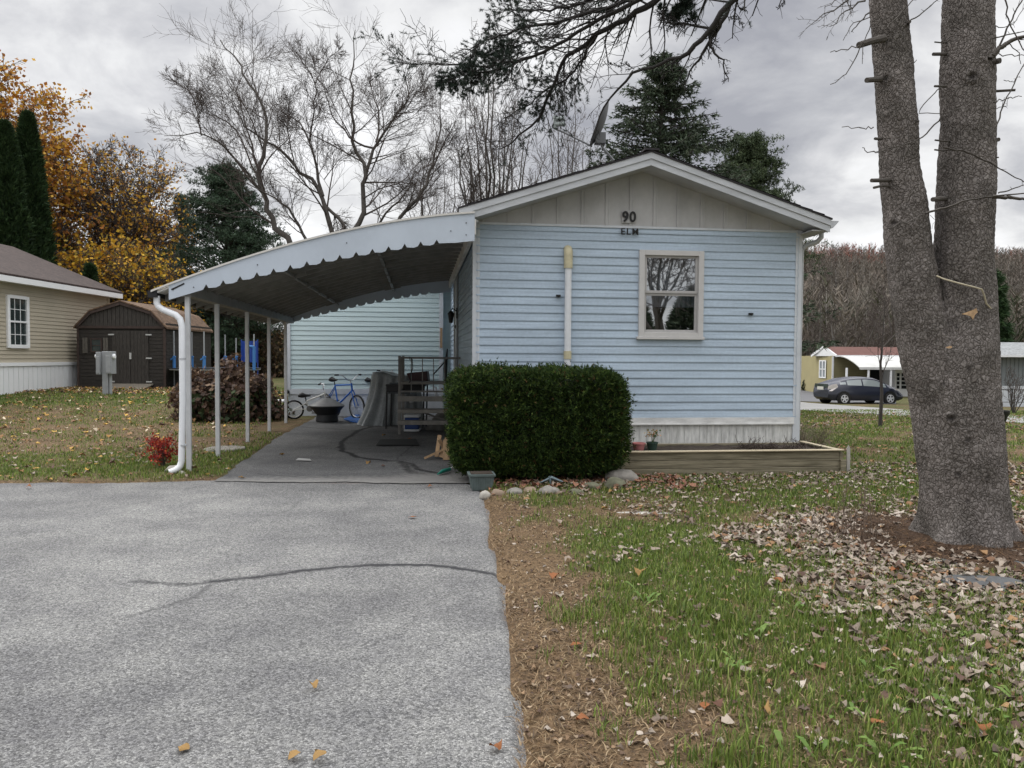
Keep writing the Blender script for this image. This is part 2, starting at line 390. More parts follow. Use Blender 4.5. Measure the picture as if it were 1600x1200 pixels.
def seg_dist(x, y, pts):
    d = np.full(x.shape, 1e9); 
    for (ax, ay), (bx, by) in zip(pts[:-1], pts[1:]):
        vx, vy = bx-ax, by-ay; t = np.clip(((x-ax)*vx+(y-ay)*vy)/(vx*vx+vy*vy+1e-9), 0, 1)
        d = np.minimum(d, np.hypot(x-ax-t*vx, y-ay-t*vy))
    return d
def gpts(l): return [tuple(G(px, py))[:2] for px, py in l]
def asphalt_mat(name, dark, mid, light, crk, warm):
    m = bpy.data.materials.new(name); m.use_nodes = True; N = m.node_tree.nodes; L = m.node_tree.links; b = N['Principled BSDF']
    b.inputs['Roughness'].default_value = .9; b.inputs['Specular IOR Level'].default_value = .25
    tc = N.new('ShaderNodeTexCoord')
    v = N.new('ShaderNodeTexVoronoi'); v.inputs['Scale'].default_value = 135; L.new(tc.outputs['Object'], v.inputs['Vector'])
    sepc = N.new('ShaderNodeSeparateColor'); L.new(v.outputs['Color'], sepc.inputs[0])
    r = N.new('ShaderNodeValToRGB'); e = r.color_ramp; e.elements[0].position = 0; e.elements[0].color = (*dark, 1)
    e.elements[1].position = 1; e.elements[1].color = (*light, 1); k = e.elements.new(.35); k.color = (*mid, 1); k = e.elements.new(.8); k.color = tuple((a+b_)/2 for a, b_ in zip(mid, light))+(1,)
    L.new(sepc.outputs[0], r.inputs[0])
    # dark binder between the stones
    v2 = N.new('ShaderNodeTexVoronoi'); v2.feature = 'DISTANCE_TO_EDGE'; v2.inputs['Scale'].default_value = 135; L.new(tc.outputs['Object'], v2.inputs['Vector'])
    r2 = N.new('ShaderNodeValToRGB'); r2.color_ramp.elements[0].position = 0; r2.color_ramp.elements[0].color = (.45, .45, .46, 1); r2.color_ramp.elements[1].position = .12; r2.color_ramp.elements[1].color = (1, 1, 1, 1)
    L.new(v2.outputs['Distance'], r2.inputs[0])
    def mul(a, b2, f=1.0, mode='MULTIPLY'):
        x = N.new('ShaderNodeMix'); x.data_type = 'RGBA'; x.blend_type = mode; x.inputs[0].default_value = f
        L.new(a, x.inputs[6])
        if isinstance(b2, tuple): x.inputs[7].default_value = b2
        else: L.new(b2, x.inputs[7])
        return x
    c = mul(r.outputs[0], r2.outputs[0]).outputs[2]
    for sc, lo, hi, det in ((.55, .74, 1.12, 5), (2.6, .84, 1.09, 6), (30, .90, 1.10, 4)):
        n = N.new('ShaderNodeTexNoise'); n.inputs['Scale'].default_value = sc; n.inputs['Detail'].default_value = det; L.new(tc.outputs['Object'], n.inputs['Vector'])
        rr = N.new('ShaderNodeValToRGB'); rr.color_ramp.elements[0].position = .36; rr.color_ramp.elements[1].position = .64
        rr.color_ramp.elements[0].color = (lo, lo, lo*1.01, 1); rr.color_ramp.elements[1].color = (hi, hi, hi*.985, 1)
        L.new(n.outputs[0], rr.inputs[0]); c = mul(c, rr.outputs[0]).outputs[2]
    # stains and cracks
    for att, colr in (('stain', crk), ('warm', warm)):
        a = N.new('ShaderNodeAttribute'); a.attribute_name = att
        n = N.new('ShaderNodeTexNoise'); n.inputs['Scale'].default_value = 38 if att == 'stain' else 14; n.inputs['Detail'].default_value = 5; n.inputs['Roughness'].default_value = .7
        L.new(tc.outputs['Object'], n.inputs['Vector'])
        s = N.new('ShaderNodeMath'); s.operation = 'ADD'; L.new(a.outputs['Fac'], s.inputs[0]); L.new(n.outputs[0], s.inputs[1])
        mr = N.new('ShaderNodeMapRange'); mr.inputs['From Min'].default_value = .72; mr.inputs['From Max'].default_value = 1.25; L.new(s.outputs[0], mr.inputs['Value'])
        x = mul(c, (*colr, 1), 1.0, 'MIX'); L.new(mr.outputs[0], x.inputs[0]); c = x.outputs[2]
    L.new(c, b.inputs['Base Color'])
    bp = N.new('ShaderNodeBump'); bp.inputs['Strength'].default_value = .55; bp.inputs['Distance'].default_value = .004
    L.new(v2.outputs['Distance'], bp.inputs['Height']); L.new(bp.outputs[0], b.inputs['Normal'])
    return m
def gridmesh(name, x, y, z, nx, ny, mat, vc):
    i = np.arange(ny-1)[:, None]*nx+np.arange(nx-1)[None, :]
    Fq = np.stack([i, i+1, i+nx+1, i+nx], -1).reshape(-1, 4)
    return npmesh(name, np.stack([x.ravel(), y.ravel(), z.ravel()], 1), Fq, mat, smooth=True, vcol={k_: np.asarray(v_).ravel() for k_, v_ in vc.items()})
def build_paving():
    mat = asphalt_mat('light_asphalt', (.085, .085, .085), (.165, .164, .162), (.325, .323, .318), (.03, .03, .032), (.15, .11, .085))
    ny = 620; yy = np.concatenate([np.linspace(-25, 1.8, 30), np.linspace(1.85, 7.5, ny-60), np.linspace(7.5, 8.3, 30)]); ny = len(yy)
    s = np.concatenate([np.linspace(0, .6, 60), np.linspace(.61, 1, 420)]); nx = len(s)
    S_, Yp = np.meshgrid(s, yy)
    # squeeze last rows so the far edge follows drive_top
    Xr = drive_edge(Yp); X = -14+S_*(Xr+14)
    T = (Yp-7.5)/.8; Y = np.where(Yp > 7.5, 7.5+T*(drive_top(X)-7.5), Yp)
    x = X; y = Y
    wob = lambda a: a+0
    wx = x+.05*(fbm(x, y, 5, 61)-.5); wy = y+.05*(fbm(x, y, 5, 62)-.5)+.05*(fbm(x, y, 13, 63)-.5)
    main = gpts([(786, 902), (740, 893), (690, 886), (640, 884), (580, 886), (520, 889), (450, 896), (400, 903), (330, 912)])
    l1 = gpts([(340, 912), (290, 917), (215, 911)]); l2 = gpts([(335, 914), (300, 935), (240, 955), (200, 965)])
    c3 = gpts([(463, 785), (455, 796), (435, 803), (410, 807)]); c4 = gpts([(150, 800), (190, 792), (235, 783)])
    brk = .45+1.0*fbm(x, y, 3.5, 88)
    st = np.maximum.reduce([brk*np.exp(-(seg_dist(wx, wy, main)/.026)**2)*.70+np.exp(-(seg_dist(wx, wy, main)/.06)**2)*.30,
        np.exp(-(seg_dist(wx, wy, l1)/.045)**2)*.58, np.exp(-(seg_dist(wx, wy, l2)/.04)**2)*.46,
        np.exp(-(seg_dist(wx, wy, main[-3:])/.06)**2)*.60,
        *[np.exp(-(seg_dist(wx, wy, gpts(l))/w_)**2)*a_ for l, w_, a_ in (([(560, 884), (600, 902), (660, 910)], .02, .3), ([(120, 985), (230, 975), (300, 985)], .03, .28), ([(640, 1055), (700, 1062), (760, 1056)], .012, .34), ([(245, 1077), (262, 1070)], .015, .4), ([(285, 832), (300, 834)], .02, .4), ([(720, 886), (735, 960), (720, 1010)], .10, .20), ([(80, 890), (160, 950), (180, 1050)], .10, .16))],
        np.exp(-(seg_dist(wx, wy, c3)/.04)**2)*.38, np.exp(-(seg_dist(wx, wy, c4)/.04)**2)*.3])
    for (px, py, sx, sy, a) in ((1180*0+620, 1010, .35, .25, .20), (560, 1040, .25, .2, .14), (690, 985, .2, .12, .10), (300, 875, .4, .3, .06)):
        q = G(px, py); st = np.maximum(st, a*np.exp(-((x-q.x)/sx)**2-((y-q.y)/sy)**2))
    bt = gpts([(640, 746), (700, 752), (735, 748)]); st = np.maximum(st, .45*np.exp(-(seg_dist(wx, wy, bt)/.10)**2))
    st2 = gpts([(560, 753), (470, 757), (520, 760)]); 
    warm = np.maximum(.30*np.exp(-(seg_dist(wx, wy, gpts([(450, 752), (510, 756), (560, 755)]))/.12)**2), .38*np.exp(-((drive_edge(y)-x)/.05)**2)*(y < 8)+.40*np.exp(-((drive_top(x)-y)/.06)**2)*(x < -3))
    z = hgt(x, y)+.004+.014*(fbm(x, y, .5, 70)-.5) + .0
    z = z - .02*sst((.06-(drive_edge(y)-x))/.06)
    o = gridmesh('driveway', x, y, z, nx, ny, mat, {'stain': st, 'warm': warm}); struct(o)
    # darker asphalt pad below the carport
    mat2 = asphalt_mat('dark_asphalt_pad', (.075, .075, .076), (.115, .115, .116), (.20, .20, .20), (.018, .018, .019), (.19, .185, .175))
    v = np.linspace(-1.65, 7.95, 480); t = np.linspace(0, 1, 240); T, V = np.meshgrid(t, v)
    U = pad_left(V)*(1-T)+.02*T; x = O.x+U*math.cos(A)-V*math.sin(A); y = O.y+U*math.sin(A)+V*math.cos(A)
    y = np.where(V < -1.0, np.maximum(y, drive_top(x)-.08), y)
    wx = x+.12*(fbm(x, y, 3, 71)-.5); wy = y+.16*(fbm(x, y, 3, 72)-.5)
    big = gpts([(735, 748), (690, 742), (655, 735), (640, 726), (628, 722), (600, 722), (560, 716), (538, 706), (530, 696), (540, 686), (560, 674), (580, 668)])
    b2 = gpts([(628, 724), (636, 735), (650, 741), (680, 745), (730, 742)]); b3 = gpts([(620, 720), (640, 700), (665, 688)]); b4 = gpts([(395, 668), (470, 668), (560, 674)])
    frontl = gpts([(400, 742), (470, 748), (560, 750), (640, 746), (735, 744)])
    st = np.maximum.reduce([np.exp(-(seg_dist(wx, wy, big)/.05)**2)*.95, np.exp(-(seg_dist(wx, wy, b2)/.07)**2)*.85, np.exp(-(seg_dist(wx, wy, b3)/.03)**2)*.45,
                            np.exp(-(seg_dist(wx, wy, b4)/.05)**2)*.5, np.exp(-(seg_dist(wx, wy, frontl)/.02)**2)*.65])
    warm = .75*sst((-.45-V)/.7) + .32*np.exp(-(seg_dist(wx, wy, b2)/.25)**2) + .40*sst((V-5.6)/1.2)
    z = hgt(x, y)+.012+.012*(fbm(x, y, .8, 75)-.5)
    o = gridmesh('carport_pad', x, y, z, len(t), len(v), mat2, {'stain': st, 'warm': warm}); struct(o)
    # concrete-grey far road on the right, following the slope
    near = [(1150, 633), (1256, 642), (1340, 647), (1430, 653), (1620, 664), (1800, 672)]; far = [(1150, 622), (1256, 629.5), (1340, 636), (1430, 642.5), (1620, 652), (1800, 658)]
    a_ = np.array([tuple(G(*q)) for q in near]); b_ = np.array([tuple(G(*q)) for q in far])
    tt = np.linspace(0, 5, 60); A_ = np.stack([np.interp(tt, range(6), a_[:, k]) for k in range(2)], 1); B_ = np.stack([np.interp(tt, range(6), b_[:, k]) for k in range(2)], 1)
    w = np.linspace(0, 1, 8)[:, None, None]; Q = A_[None]*(1-w)+B_[None]*w
    x, y = Q[..., 0], Q[..., 1]; z = hgt(x, y)+.03
    mat3 = M('road_asphalt', (.27, .265, .255), .9, var=.2, scale=.7, bump=.2, bscale=60, fine=.2, fscale=40)
    struct(gridmesh('road', x, y, z, 60, 8, mat3, {}))
    near = [(1150, 626), (1256, 628), (1290, 629), (1400, 632)]; far = [(1150, 606), (1256, 607), (1290, 611), (1400, 622)]
    a_ = np.array([tuple(G(*q)) for q in near]); b_ = np.array([tuple(G(*q)) for q in far])
    tt = np.linspace(0, 3, 40); A_ = np.stack([np.interp(tt, range(4), a_[:, k]) for k in range(2)], 1); B_ = np.stack([np.interp(tt, range(4), b_[:, k]) for k in range(2)], 1)
    Q = A_[None]*(1-w)+B_[None]*w; x, y = Q[..., 0], Q[..., 1]; z = hgt(x, y)+.03
    struct(gridmesh('side_road', x, y, z, 40, 8, M('old_asphalt', (.12, .12, .125), .9, var=.2, scale=.7, fine=.2, fscale=40), {}))
build_paving()

# ------------------------------------------------------------------ blue house
def siding(mb, tf, a0, a1, z0, z1, hole=None, e=.1016, d=.013):
    """lap boards: tf(a, out, z); out>0 stands away from the wall"""
    z = z0; rj = random.Random(int(a1*100)); d0 = d
    def pieces(sp, d0):
        out = []
        for p, q in sp:
            if q-p > 1.5 and rj.random() < .4: c = rj.uniform(p+.3, q-.3); out += [(p, c, d0), (c-.02, q, d0+.0022)]
            else: out.append((p, q, d0+rj.uniform(-.0008, .0008)))
        return out
    while z < z1-1e-4:
        t = min(z+e, z1)
        spans = [(a0, a1)]
        if hole and t > hole[2]+.01 and z < hole[3]-.01: spans = [(a0, hole[0]), (hole[1], a1)]
        for p, q, d in pieces(spans, d0):
            if q-p < .01: continue
            vs = [tf(p, d, z), tf(q, d, z), tf(q, d*.55, z+e*.52), tf(p, d*.55, z+e*.52), tf(p, d*.62, z+e*.54), tf(q, d*.62, z+e*.54),
                  tf(q, .0, t), tf(p, .0, t), tf(p, 0, z), tf(q, 0, z), tf(p, d, z+.012), tf(q, d, z+.012)]
            mb.add(vs, [(10, 11, 2, 3), (0, 1, 11, 10), (3, 2, 5, 4), (4, 5, 6, 7), (8, 9, 1, 0)])
        z = t
def build_house():
    root = thing('mobile_home', 'light blue sided mobile home with low white gable and street number 90', 'house', O, A)
    wall = MB(); HL = 16.0; Wd = 4.27
    hole = (2.10, 2.94, 1.62, 2.715)
    # inner solid shell with window opening in the front
    wall.box((.0, .06, .0), (hole[0], .12, 3.0)).box((hole[1], .06, .0), (Wd, .12, 3.0)).box((hole[0], .06, 0), (hole[1], .12, hole[2])).box((hole[0], .06, hole[3]), (hole[1], .12, 3.0))
    wall.box((.06, .12, 0), (.12, HL, 3.0)).box((Wd-.12, .12, 0), (Wd-.06, HL, 3.0)).box((.06, HL-.06, 0), (Wd-.06, HL, 3.0))
    siding(wall, lambda a, o, z: (a, .06-o-.01, z), .03, Wd-.03, .585, 3.0, hole)
    siding(wall, lambda a, o, z: (.06-o-.01, HL-a, z), .0, HL-.03, .585, 3.05)
    siding(wall, lambda a, o, z: (Wd-.06+o+.01, a, z), .03, HL, .585, 3.0)
    wall.build('wall', m_siding, root)
    t = MB()
    t.box((-.012, -.012+.05, .57), (.075, .13, 3.02)); t.build('corner_trim', m_trimw, root)
    t = MB(); t.box((Wd-.075, .035, .0), (Wd+.012, .13, 3.02)); t.build('corner_trim', m_trimw, root)
    t = MB(); t.box((.06, .028, 2.985), (Wd-.06, .06, 3.012)); t.build('top_trim', m_trimw, root)
    t = MB(); t.box((.075, .03, .50), (Wd-.06, .06, .585)).box((.075, .018, .492), (Wd-.06, .06, .508)); t.box((.03, .1, .50), (.06, HL, .585)); t.build('band_board', m_band, root)
    # vertical grooved skirting
    s = MB(); x = .03; random.seed(3)
    while x < Wd-.08:
        w = .1; s.box((x+.004, .052, .0), (x+w-.004, .062, .494)); s.box((x-.004, .058, 0), (x+.004, .062, .494)); x += w
    s.build('skirting', m_skirt, root)
    s = MB(); y = .1
    while y < HL-.1: s.box((.045, y+.004, .0), (.058, y+.096, .494)); y += .1
    s.build('skirting', m_skirt, root)
    # gable
    ez, az, cx = 3.10, 3.85, Wd/2; sl = (az-ez)/(cx+.2)
    g = MB(); g.prism([(0, 3.012), (Wd, 3.012), (Wd, ez-.13+.2*sl), (cx, az-.13), (0, ez-.13+.2*sl)], .045, .10)
    def rz(u): return az-abs(u-cx)*sl-.135
    u = .135
    while u < Wd:
        if rz(u) > 3.05:
            g.box((u-.03, .030, 3.013), (u-.012, .046, rz(u)-.0)); g.box((u+.012, .030, 3.013), (u+.03, .046, rz(u)-.0)); g.box((u-.012, .036, 3.013), (u+.012, .046, rz(u)))
        u += .31
    g.build('gable_panel', m_gable, root)
    # roof: shingle skin on top, two-step metal fascia, soffit
    V0, V1 = -.30, HL+.3
    def slope_quad(mb, u0, u1, off0, off1, v0, v1):
        # thin slab following the roof line between off0 (bottom) and off1 (top)
        for a, b in ((u0, cx), (cx, u1)):
            za, zb = az-abs(a-cx)*sl, az-abs(b-cx)*sl
            mb.add([(a, v0, za+off0), (b, v0, zb+off0), (b, v0, zb+off1), (a, v0, za+off1), (a, v1, za+off0), (b, v1, zb+off0), (b, v1, zb+off1), (a, v1, za+off1)],
                   [(0, 1, 2, 3), (7, 6, 5, 4), (0, 3, 7, 4), (1, 5, 6, 2), (3, 2, 6, 7), (0, 4, 5, 1)])
    r = MB(); slope_quad(r, -.215, Wd+.215, .002, .022, V0-.03, V1)
    for k in range(14):   # shingle butt edges showing on the slopes
        uu = k*.16
        for sgn in (-1, 1):
            a = cx+sgn*uu; b = cx+sgn*(uu+.16); za, zb = az-uu*sl, az-(uu+.16)*sl
            r.add([(a, V0-.035, za+.023), (b, V0-.035, zb+.032), (b, V1, zb+.032), (a, V1, za+.023), (b, V0-.035, zb+.02), (b, V1, zb+.02)], [(0, 1, 2, 3), (1, 4, 5, 2)])
    r.box((cx-.09, V0-.04, az+.02), (cx+.09, V1, az+.045))
    ro = r.build('roof', m_shingle, root)
    f = MB(); slope_quad(f, -.2, Wd+.2, -.075, .0, V0-.02, V0); slope_quad(f, -.195, Wd+.195, -.155, -.076, V0-.008, V0+.012)
    f.build('fascia', m_fascia, ro)
    sf = MB(); slope_quad(sf, -.18, Wd+.18, -.152, -.140, V0+.012, .05)
    k = -.1
    sf.build('soffit', m_gable, ro)
    sf = MB(); sf.box((-.2, V0+.02, ez-.14), (.03, V1, ez-.125)).box((Wd-.03, V0+.02, ez-.14), (Wd+.2, V1, ez-.125)); sf.build('eave_soffit', m_gable, ro)
    gt = MB(); gt.prism([(Wd+.2, ez-.10), (Wd+.235, ez-.10), (Wd+.30, ez-.03), (Wd+.31, ez-.012), (Wd+.2, ez-.012)], V0-.01, V1); gt.build('gutter', m_fascia, root)
    dn = MB(); dn.tube([(Wd+.25, V0+.3, ez-.10), (Wd+.25, V0+.3, ez-.17), (Wd+.22, V0+.34, ez-.22), (Wd+.10, V0+.42, ez-.27), (Wd+.06, V0+.45, ez-.33), (Wd+.055, V0+.46, .1)], .032, 10); dn.build('downspout', m_fascia, root, smooth=True)
    # window
    w = MB(); u0, u1, z0, z1 = hole
    w.box((u0-.005, .0, z0), (u0+.065, .07, z1)).box((u1-.065, .0, z0), (u1+.005, .07, z1)).box((u0+.065, .0, z1-.065), (u1-.065, .07, z1)).box((u0+.065, .0, z0), (u1-.065, .07, z0+.055))
    w.box((u0-.03, -.012, z0-.035), (u1+.02, .06, z0))
    wf = w.build('window', m_winframe, root, bevel=.003)
    q = MB(); i0, i1, j0, j1 = u0+.065, u1-.065, z0+.055, z1-.065; mid = (j0+j1)/2+.01
    for (a, b, y) in ((mid, j1, .030), (j0, mid+.0, .045)):
        q.box((i0, y, a), (i0+.035, y+.02, b)).box((i1-.035, y, a), (i1, y+.02, b)).box((i0+.035, y, a), (i1-.035, y+.02, a+.035)).box((i0+.035, y, b-.03), (i1-.035, y+.02, b))
    q.build('sash', M('sash_grey', (.42, .41, .40), .5), wf, bevel=.002)
    p = MB(); p.add([(i0+.03, .042, mid+.03), (i1-.03, .042, mid+.03), (i1-.03, .042, j1-.025), (i0+.03, .042, j1-.025)], [(0, 1, 2, 3)]); p.build('upper_pane', m_glass, wf)
    p = MB(); p.add([(i0+.03, .057, j0+.03), (i1-.03, .057, j0+.03), (i1-.03, .057, mid-.025), (i0+.03, .057, mid-.025)], [(0, 1, 2, 3)]); p.build('lower_pane', m_glass, wf)
    c = MB(); n = 40
    pts = [(i0+(i1-i0)*k/n, .15+.012*math.sin(k*1.7)) for k in range(n+1)]
    for k in range(n): c.add([(*pts[k], j0+.33), (*pts[k+1], j0+.33), (*pts[k+1], j1), (*pts[k], j1)], [(0, 1, 2, 3)])
    c.build('curtain', m_curtain, wf)
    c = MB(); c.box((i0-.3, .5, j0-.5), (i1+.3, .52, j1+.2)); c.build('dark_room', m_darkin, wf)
    # vent pipe
    v = MB(); v.tube([(1.175, -.02, .1), (1.175, -.02, 2.55)], .043, 14); vp = v.build('vent_pipe', m_white, root, smooth=True)
    v = MB(); v.tube([(1.175, -.02, 2.46), (1.175, -.02, 2.62), (1.175, -.012, 2.67), (1.175, .01, 2.70), (1.175, .045, 2.705)], [.056, .056, .056, .052, .05], 14); v.build('pipe_cap', m_cream, vp, smooth=True)
    v = MB(); v.tube([(1.175, -.02, 1.33), (1.175, -.02, 1.43)], .05, 14); v.build('pipe_collar', m_cream, vp, smooth=True)
    for (u, z) in ((1.06, 2.12), (3.59, 1.925)):
        k = MB(); k.box((u-.028, .01, z-.013), (u+.028, .05, z+.013)).box((u-.01, .0, z-.02), (u+.012, .02, z+.01)); k.build('siding_clip', m_black, root)
    # house number letters
    def text(s, u, z, h, thick, wx=1.0):
        cu = bpy.data.curves.new('number', 'FONT'); cu.body = s; cu.size = h/.69; cu.extrude = .004; cu.offset = thick*.5; cu.align_x = 'CENTER'; cu.space_character = 1.1 if s == '90' else 1.3
        tmp = bpy.data.objects.new('tmp', cu); COL.objects.link(tmp); dg = bpy.context.evaluated_depsgraph_get(); dg.update()
        me = bpy.data.meshes.new_from_object(tmp.evaluated_get(dg)); bpy.data.objects.remove(tmp)
        me.materials.clear(); me.materials.append(m_black)
        me.transform(Matrix.Translation((u, .012, z)) @ Matrix.Rotation(math.pi/2, 4, 'X') @ Matrix.Diagonal((wx, 1, 1, 1)))
        return me
    for s, u, z, h, th, wx in (('90', 1.955, 3.065, .125, .009, .95), ('ELM', 1.965, 2.902, .078, .0042, 1.0)):
        o = bpy.data.objects.new('house_number' if s == '90' else 'street_name', text(s, u, z, h, th, wx)); link(o, root)
    pl = MB(); pl.box((1.865, .024, 3.05), (2.045, .03, 3.205)); pl.build('number_plate', m_gable, root)
    # side door under the carport
    d = MB(); d.box((.02, 4.55, .9), (.045, 5.45, 2.9)); dd = d.build('door', M('door_white', (.55, .56, .56), .5), root)
    h = MB(); h.box((.0, 4.5, .88), (.022, 4.55, 2.95)).box((.0, 5.45, .88), (.022, 5.5, 2.95)).box((.0, 4.5, 2.9), (.022, 5.5, 2.96)); h.build('door_frame', m_trimw, dd)
    h = MB(); h.lathe([(.0, -.03), (.028, -.02), (.03, .0), (.02, .02)], (-.0, 4.62, 1.9), 12, 'x'); h.build('handle', m_steel, dd, smooth=True)
    return root
build_house()

def build_extension():
    root = thing('house_extension', 'pale mint green sided extension wall behind the parked bicycles', 'extension', W(0, 7.9), A)
    wl = MB(); wl.box((-3.56, .03, 0), (-.14, 6, 3.0)).box((-.14, .2, .0), (.05, .3, 3.0)); siding(wl, lambda a, o, z: (a, .03-o, z), -3.52, -.2, .62, 3.0, e=.108, d=.016); wl.build('wall', m_mint, root)
    t = MB(); t.box((-3.6, -.03, .6), (-3.5, .09, 3.0)); t.build('corner_trim', m_trimw, root)
    t = MB(); t.box((-.22, -.03, .0), (-.13, .09, 3.0)); t.build('corner_trim', m_trimw, root)
    t = MB(); t.box((-3.52, -.01, .0), (-.22, .03, .50)).box((-3.54, -.025, .50), (-.22, .03, .62)); 
    for k in range(20): t.box((-3.5+k*.165, -.018, 0), (-3.49+k*.165, -.008, .50))
    t.build('skirting', m_trimw, root)
    r = MB(); r.prism([(-3.8, 2.98), (.1, 2.98), (.1, 3.25), (-3.8, 3.05)], -.2, 6.2); r.build('roof', m_shingle, root)
    k = MB(); k.box((-3.60, -.06, .52), (-3.52, -.03, .58)); k.build('bracket', m_black, root)
    k = MB(); k.box((-.20, -.055, 1.55), (-.15, -.03, 2.0)); k.build('wood_gauge', m_planks, root)
build_extension()

def build_carport():
    root = thing('carport', 'arched white aluminium carport with scalloped edge on slim posts', 'carport', O, A)
    V0, V1 = -.36, 6.75
    # top curve in u,z and lower edge
    tu = np.array([-3.62, -3.25, -2.7, -2.1, -1.55, -1.0, -.5, -.02]); tz = np.array([2.09, 2.235, 2.45, 2.64, 2.80, 2.915, 3.0, 3.055])
    bz = np.array([1.95, 2.04, 2.20, 2.345, 2.47, 2.58, 2.66, 2.72])
    from numpy import interp
    co = np.polyfit(tu, tz, 3); cb = np.polyfit(tu, bz, 3)
    top = lambda u: float(np.polyval(co, u)); bot = lambda u: float(np.polyval(cb, u))
    def sheet(mb, us, f0, f1, v0, v1):
        n = len(us); vs = []
        for u in us: vs += [(u, v0, f0(u)), (u, v0, f1(u)), (u, v1, f0(u)), (u, v1, f1(u))]
        fs = []
        for i in range(n-1):
            a, b = 4*i, 4*i+4; fs += [(a, b, b+1, a+1), (a+2, a+3, b+3, b+2), (a+1, b+1, b+3, a+3), (a, a+2, b+2, b)]
        fs += [(0, 1, 3, 2), (4*n-4, 4*n-2, 4*n-1, 4*n-3)]
        mb.add(vs, fs)
    us = list(np.linspace(-3.60, -.02, 40))
    r = MB(); sheet(r, us, lambda u: top(u)-.045, lambda u: top(u)-.03, V0+.01, V1)
    rb = MB()
    v = V0+.3
    while v < V1:
        rb = MB(); sheet(rb, us, lambda u: top(u)-.125, lambda u: top(u)-.0455, v-.022, v+.022); rb.build('rib', M('rib_shade_grey', (.22, .215, .20), .6, var=.2), root); v += .405  # ribs toned darker than the panels: corrugation shading put into the colour
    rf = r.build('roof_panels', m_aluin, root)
    p = MB()
    for u in (-2.35, -1.2): p.box((u-.022, V0+.02, top(u)-.165), (u+.022, V1, top(u)-.128))
    for u in (-2.35, -1.2):
        v = V0+.3
        while v < V1:
            p.bar((u-.16, v+.03, top(u-.16)-.145), (u+.16, v+.03, top(u+.16)-.145), .03, .07); v += 1.215
    p.build('purlin', M('rib_shade_grey', (.22, .215, .20), .6, var=.2), root)
    b = MB(); b.box((-3.36, V0+.03, 2.02), (-3.24, V1, 2.14)); b.build('beam', M('beam_shade_grey', (.22, .215, .20), .6, var=.2), root)  # dark grey carries the shade on the beam's inner side in its colour
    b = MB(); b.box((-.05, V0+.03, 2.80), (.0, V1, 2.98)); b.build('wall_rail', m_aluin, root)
    # valances: front and back panels with notched lower edge
    for k, (va, nm) in enumerate(((V0, 'front_valance'), (V1, 'back_valance'))):
        mb = MB(); n = 15; L0, L1 = -3.52, -.02
        segs = np.linspace(-3.05, -.45, n); poly = [(L0, top(L0)-.01)]
        low = [(L0+.05, bot(L0)+.0)]
        xs = [L0+.05]+list(segs)+[L1]
        for i in range(len(xs)-1):
            a, c = xs[i], xs[i+1]
            if i > 0: low += [(a-.015, bot(a)+.055), (a+.012, bot(a)+.012)]
            low += [((a+c)/2, bot((a+c)/2)-.004)]
            if i < len(xs)-2: low += [(c-.05, bot(c-.05)+.005)]
        low += [(L1, bot(L1))]
        # strips: each lower vertex pairs with a point on the top line
        vs = []
        for (u, z) in low: vs += [(u, va-.006, z), (u, va-.006, top(u)-.012), (u, va+.006, z), (u, va+.006, top(u)-.012)]
        fs = []
        for i in range(len(low)-1):
            a, c = 4*i, 4*i+4; fs += [(a, c, c+1, a+1), (a+2, a+3, c+3, c+2), (a+1, c+1, c+3, a+3), (a, a+2, c+2, c)]
        fs += [(0, 1, 3, 2), (4*len(low)-4, 4*len(low)-2, 4*len(low)-1, 4*len(low)-3)]
        mb.add(vs, fs)
        # end flap
        vobj = mb.build(nm, m_alu, root)
    e = MB(); us2 = list(np.linspace(-3.66, -.02, 40)); sheet(e, us2, lambda u: top(u)-.014, lambda u: top(u)+.008, V0-.02, V0+.06); e.build('edge_trim', M('trim_offwhite', (.62, .60, .56), .5), root)
    e = MB()
    for (u, dz) in ((-.12, .12), (-.12, .26), (-.3, .2), (-1.5, .15), (-2.5, .13), (-3.2, .14), (-3.42, .08)):
        e = MB(); e.lathe([(.007, -.004), (.007, .0)], (u, V0-.008, top(u)-dz), 8, 'y'); e.build('screw', m_black, root)
    e = MB(); e.bar((-3.44, V0-.008, top(-3.44)-.075), (-3.3, V0-.008, top(-3.3)-.06), .004, .018); e.build('slot', m_black, root)
    # gutter along the low side and downspout
    g = MB(); g.box((-3.70, V0, 2.00), (-3.60, V1, 2.075)); g.build('gutter', m_black, root)
    d = MB(); d.tube([(-3.62, V0+.06, 2.02), (-3.62, V0+.06, 1.94), (-3.60, V0+.05, 1.90), (-3.54, V0+.03, 1.86), (-3.40, V0, 1.805), (-3.35, V0-.01, 1.76), (-3.325, V0-.02, 1.68),
                      (-3.325, V0-.02, .8), (-3.345, V0-.02, .15), (-3.36, V0-.03, .09), (-3.40, V0-.06, .05), (-3.46, V0-.09, .03)], .036, 12)
    dn = d.build('downspout', m_white, root, smooth=True)
    for z in (.32, 1.3): d = MB(); d.tube([(-3.325, V0-.02, z), (-3.325, V0-.02, z+.02)], .040, 12); d.build('strap', m_fascia, dn)
    for v in (-.26, 1.0, 2.74, 4.44, 6.11):
        q = MB(); q.box((-3.325, v-.022, -.02), (-3.272, v+.03, 2.03)); q.build('post', m_post, root, bevel=.004)
    return top
ctop = build_carport()

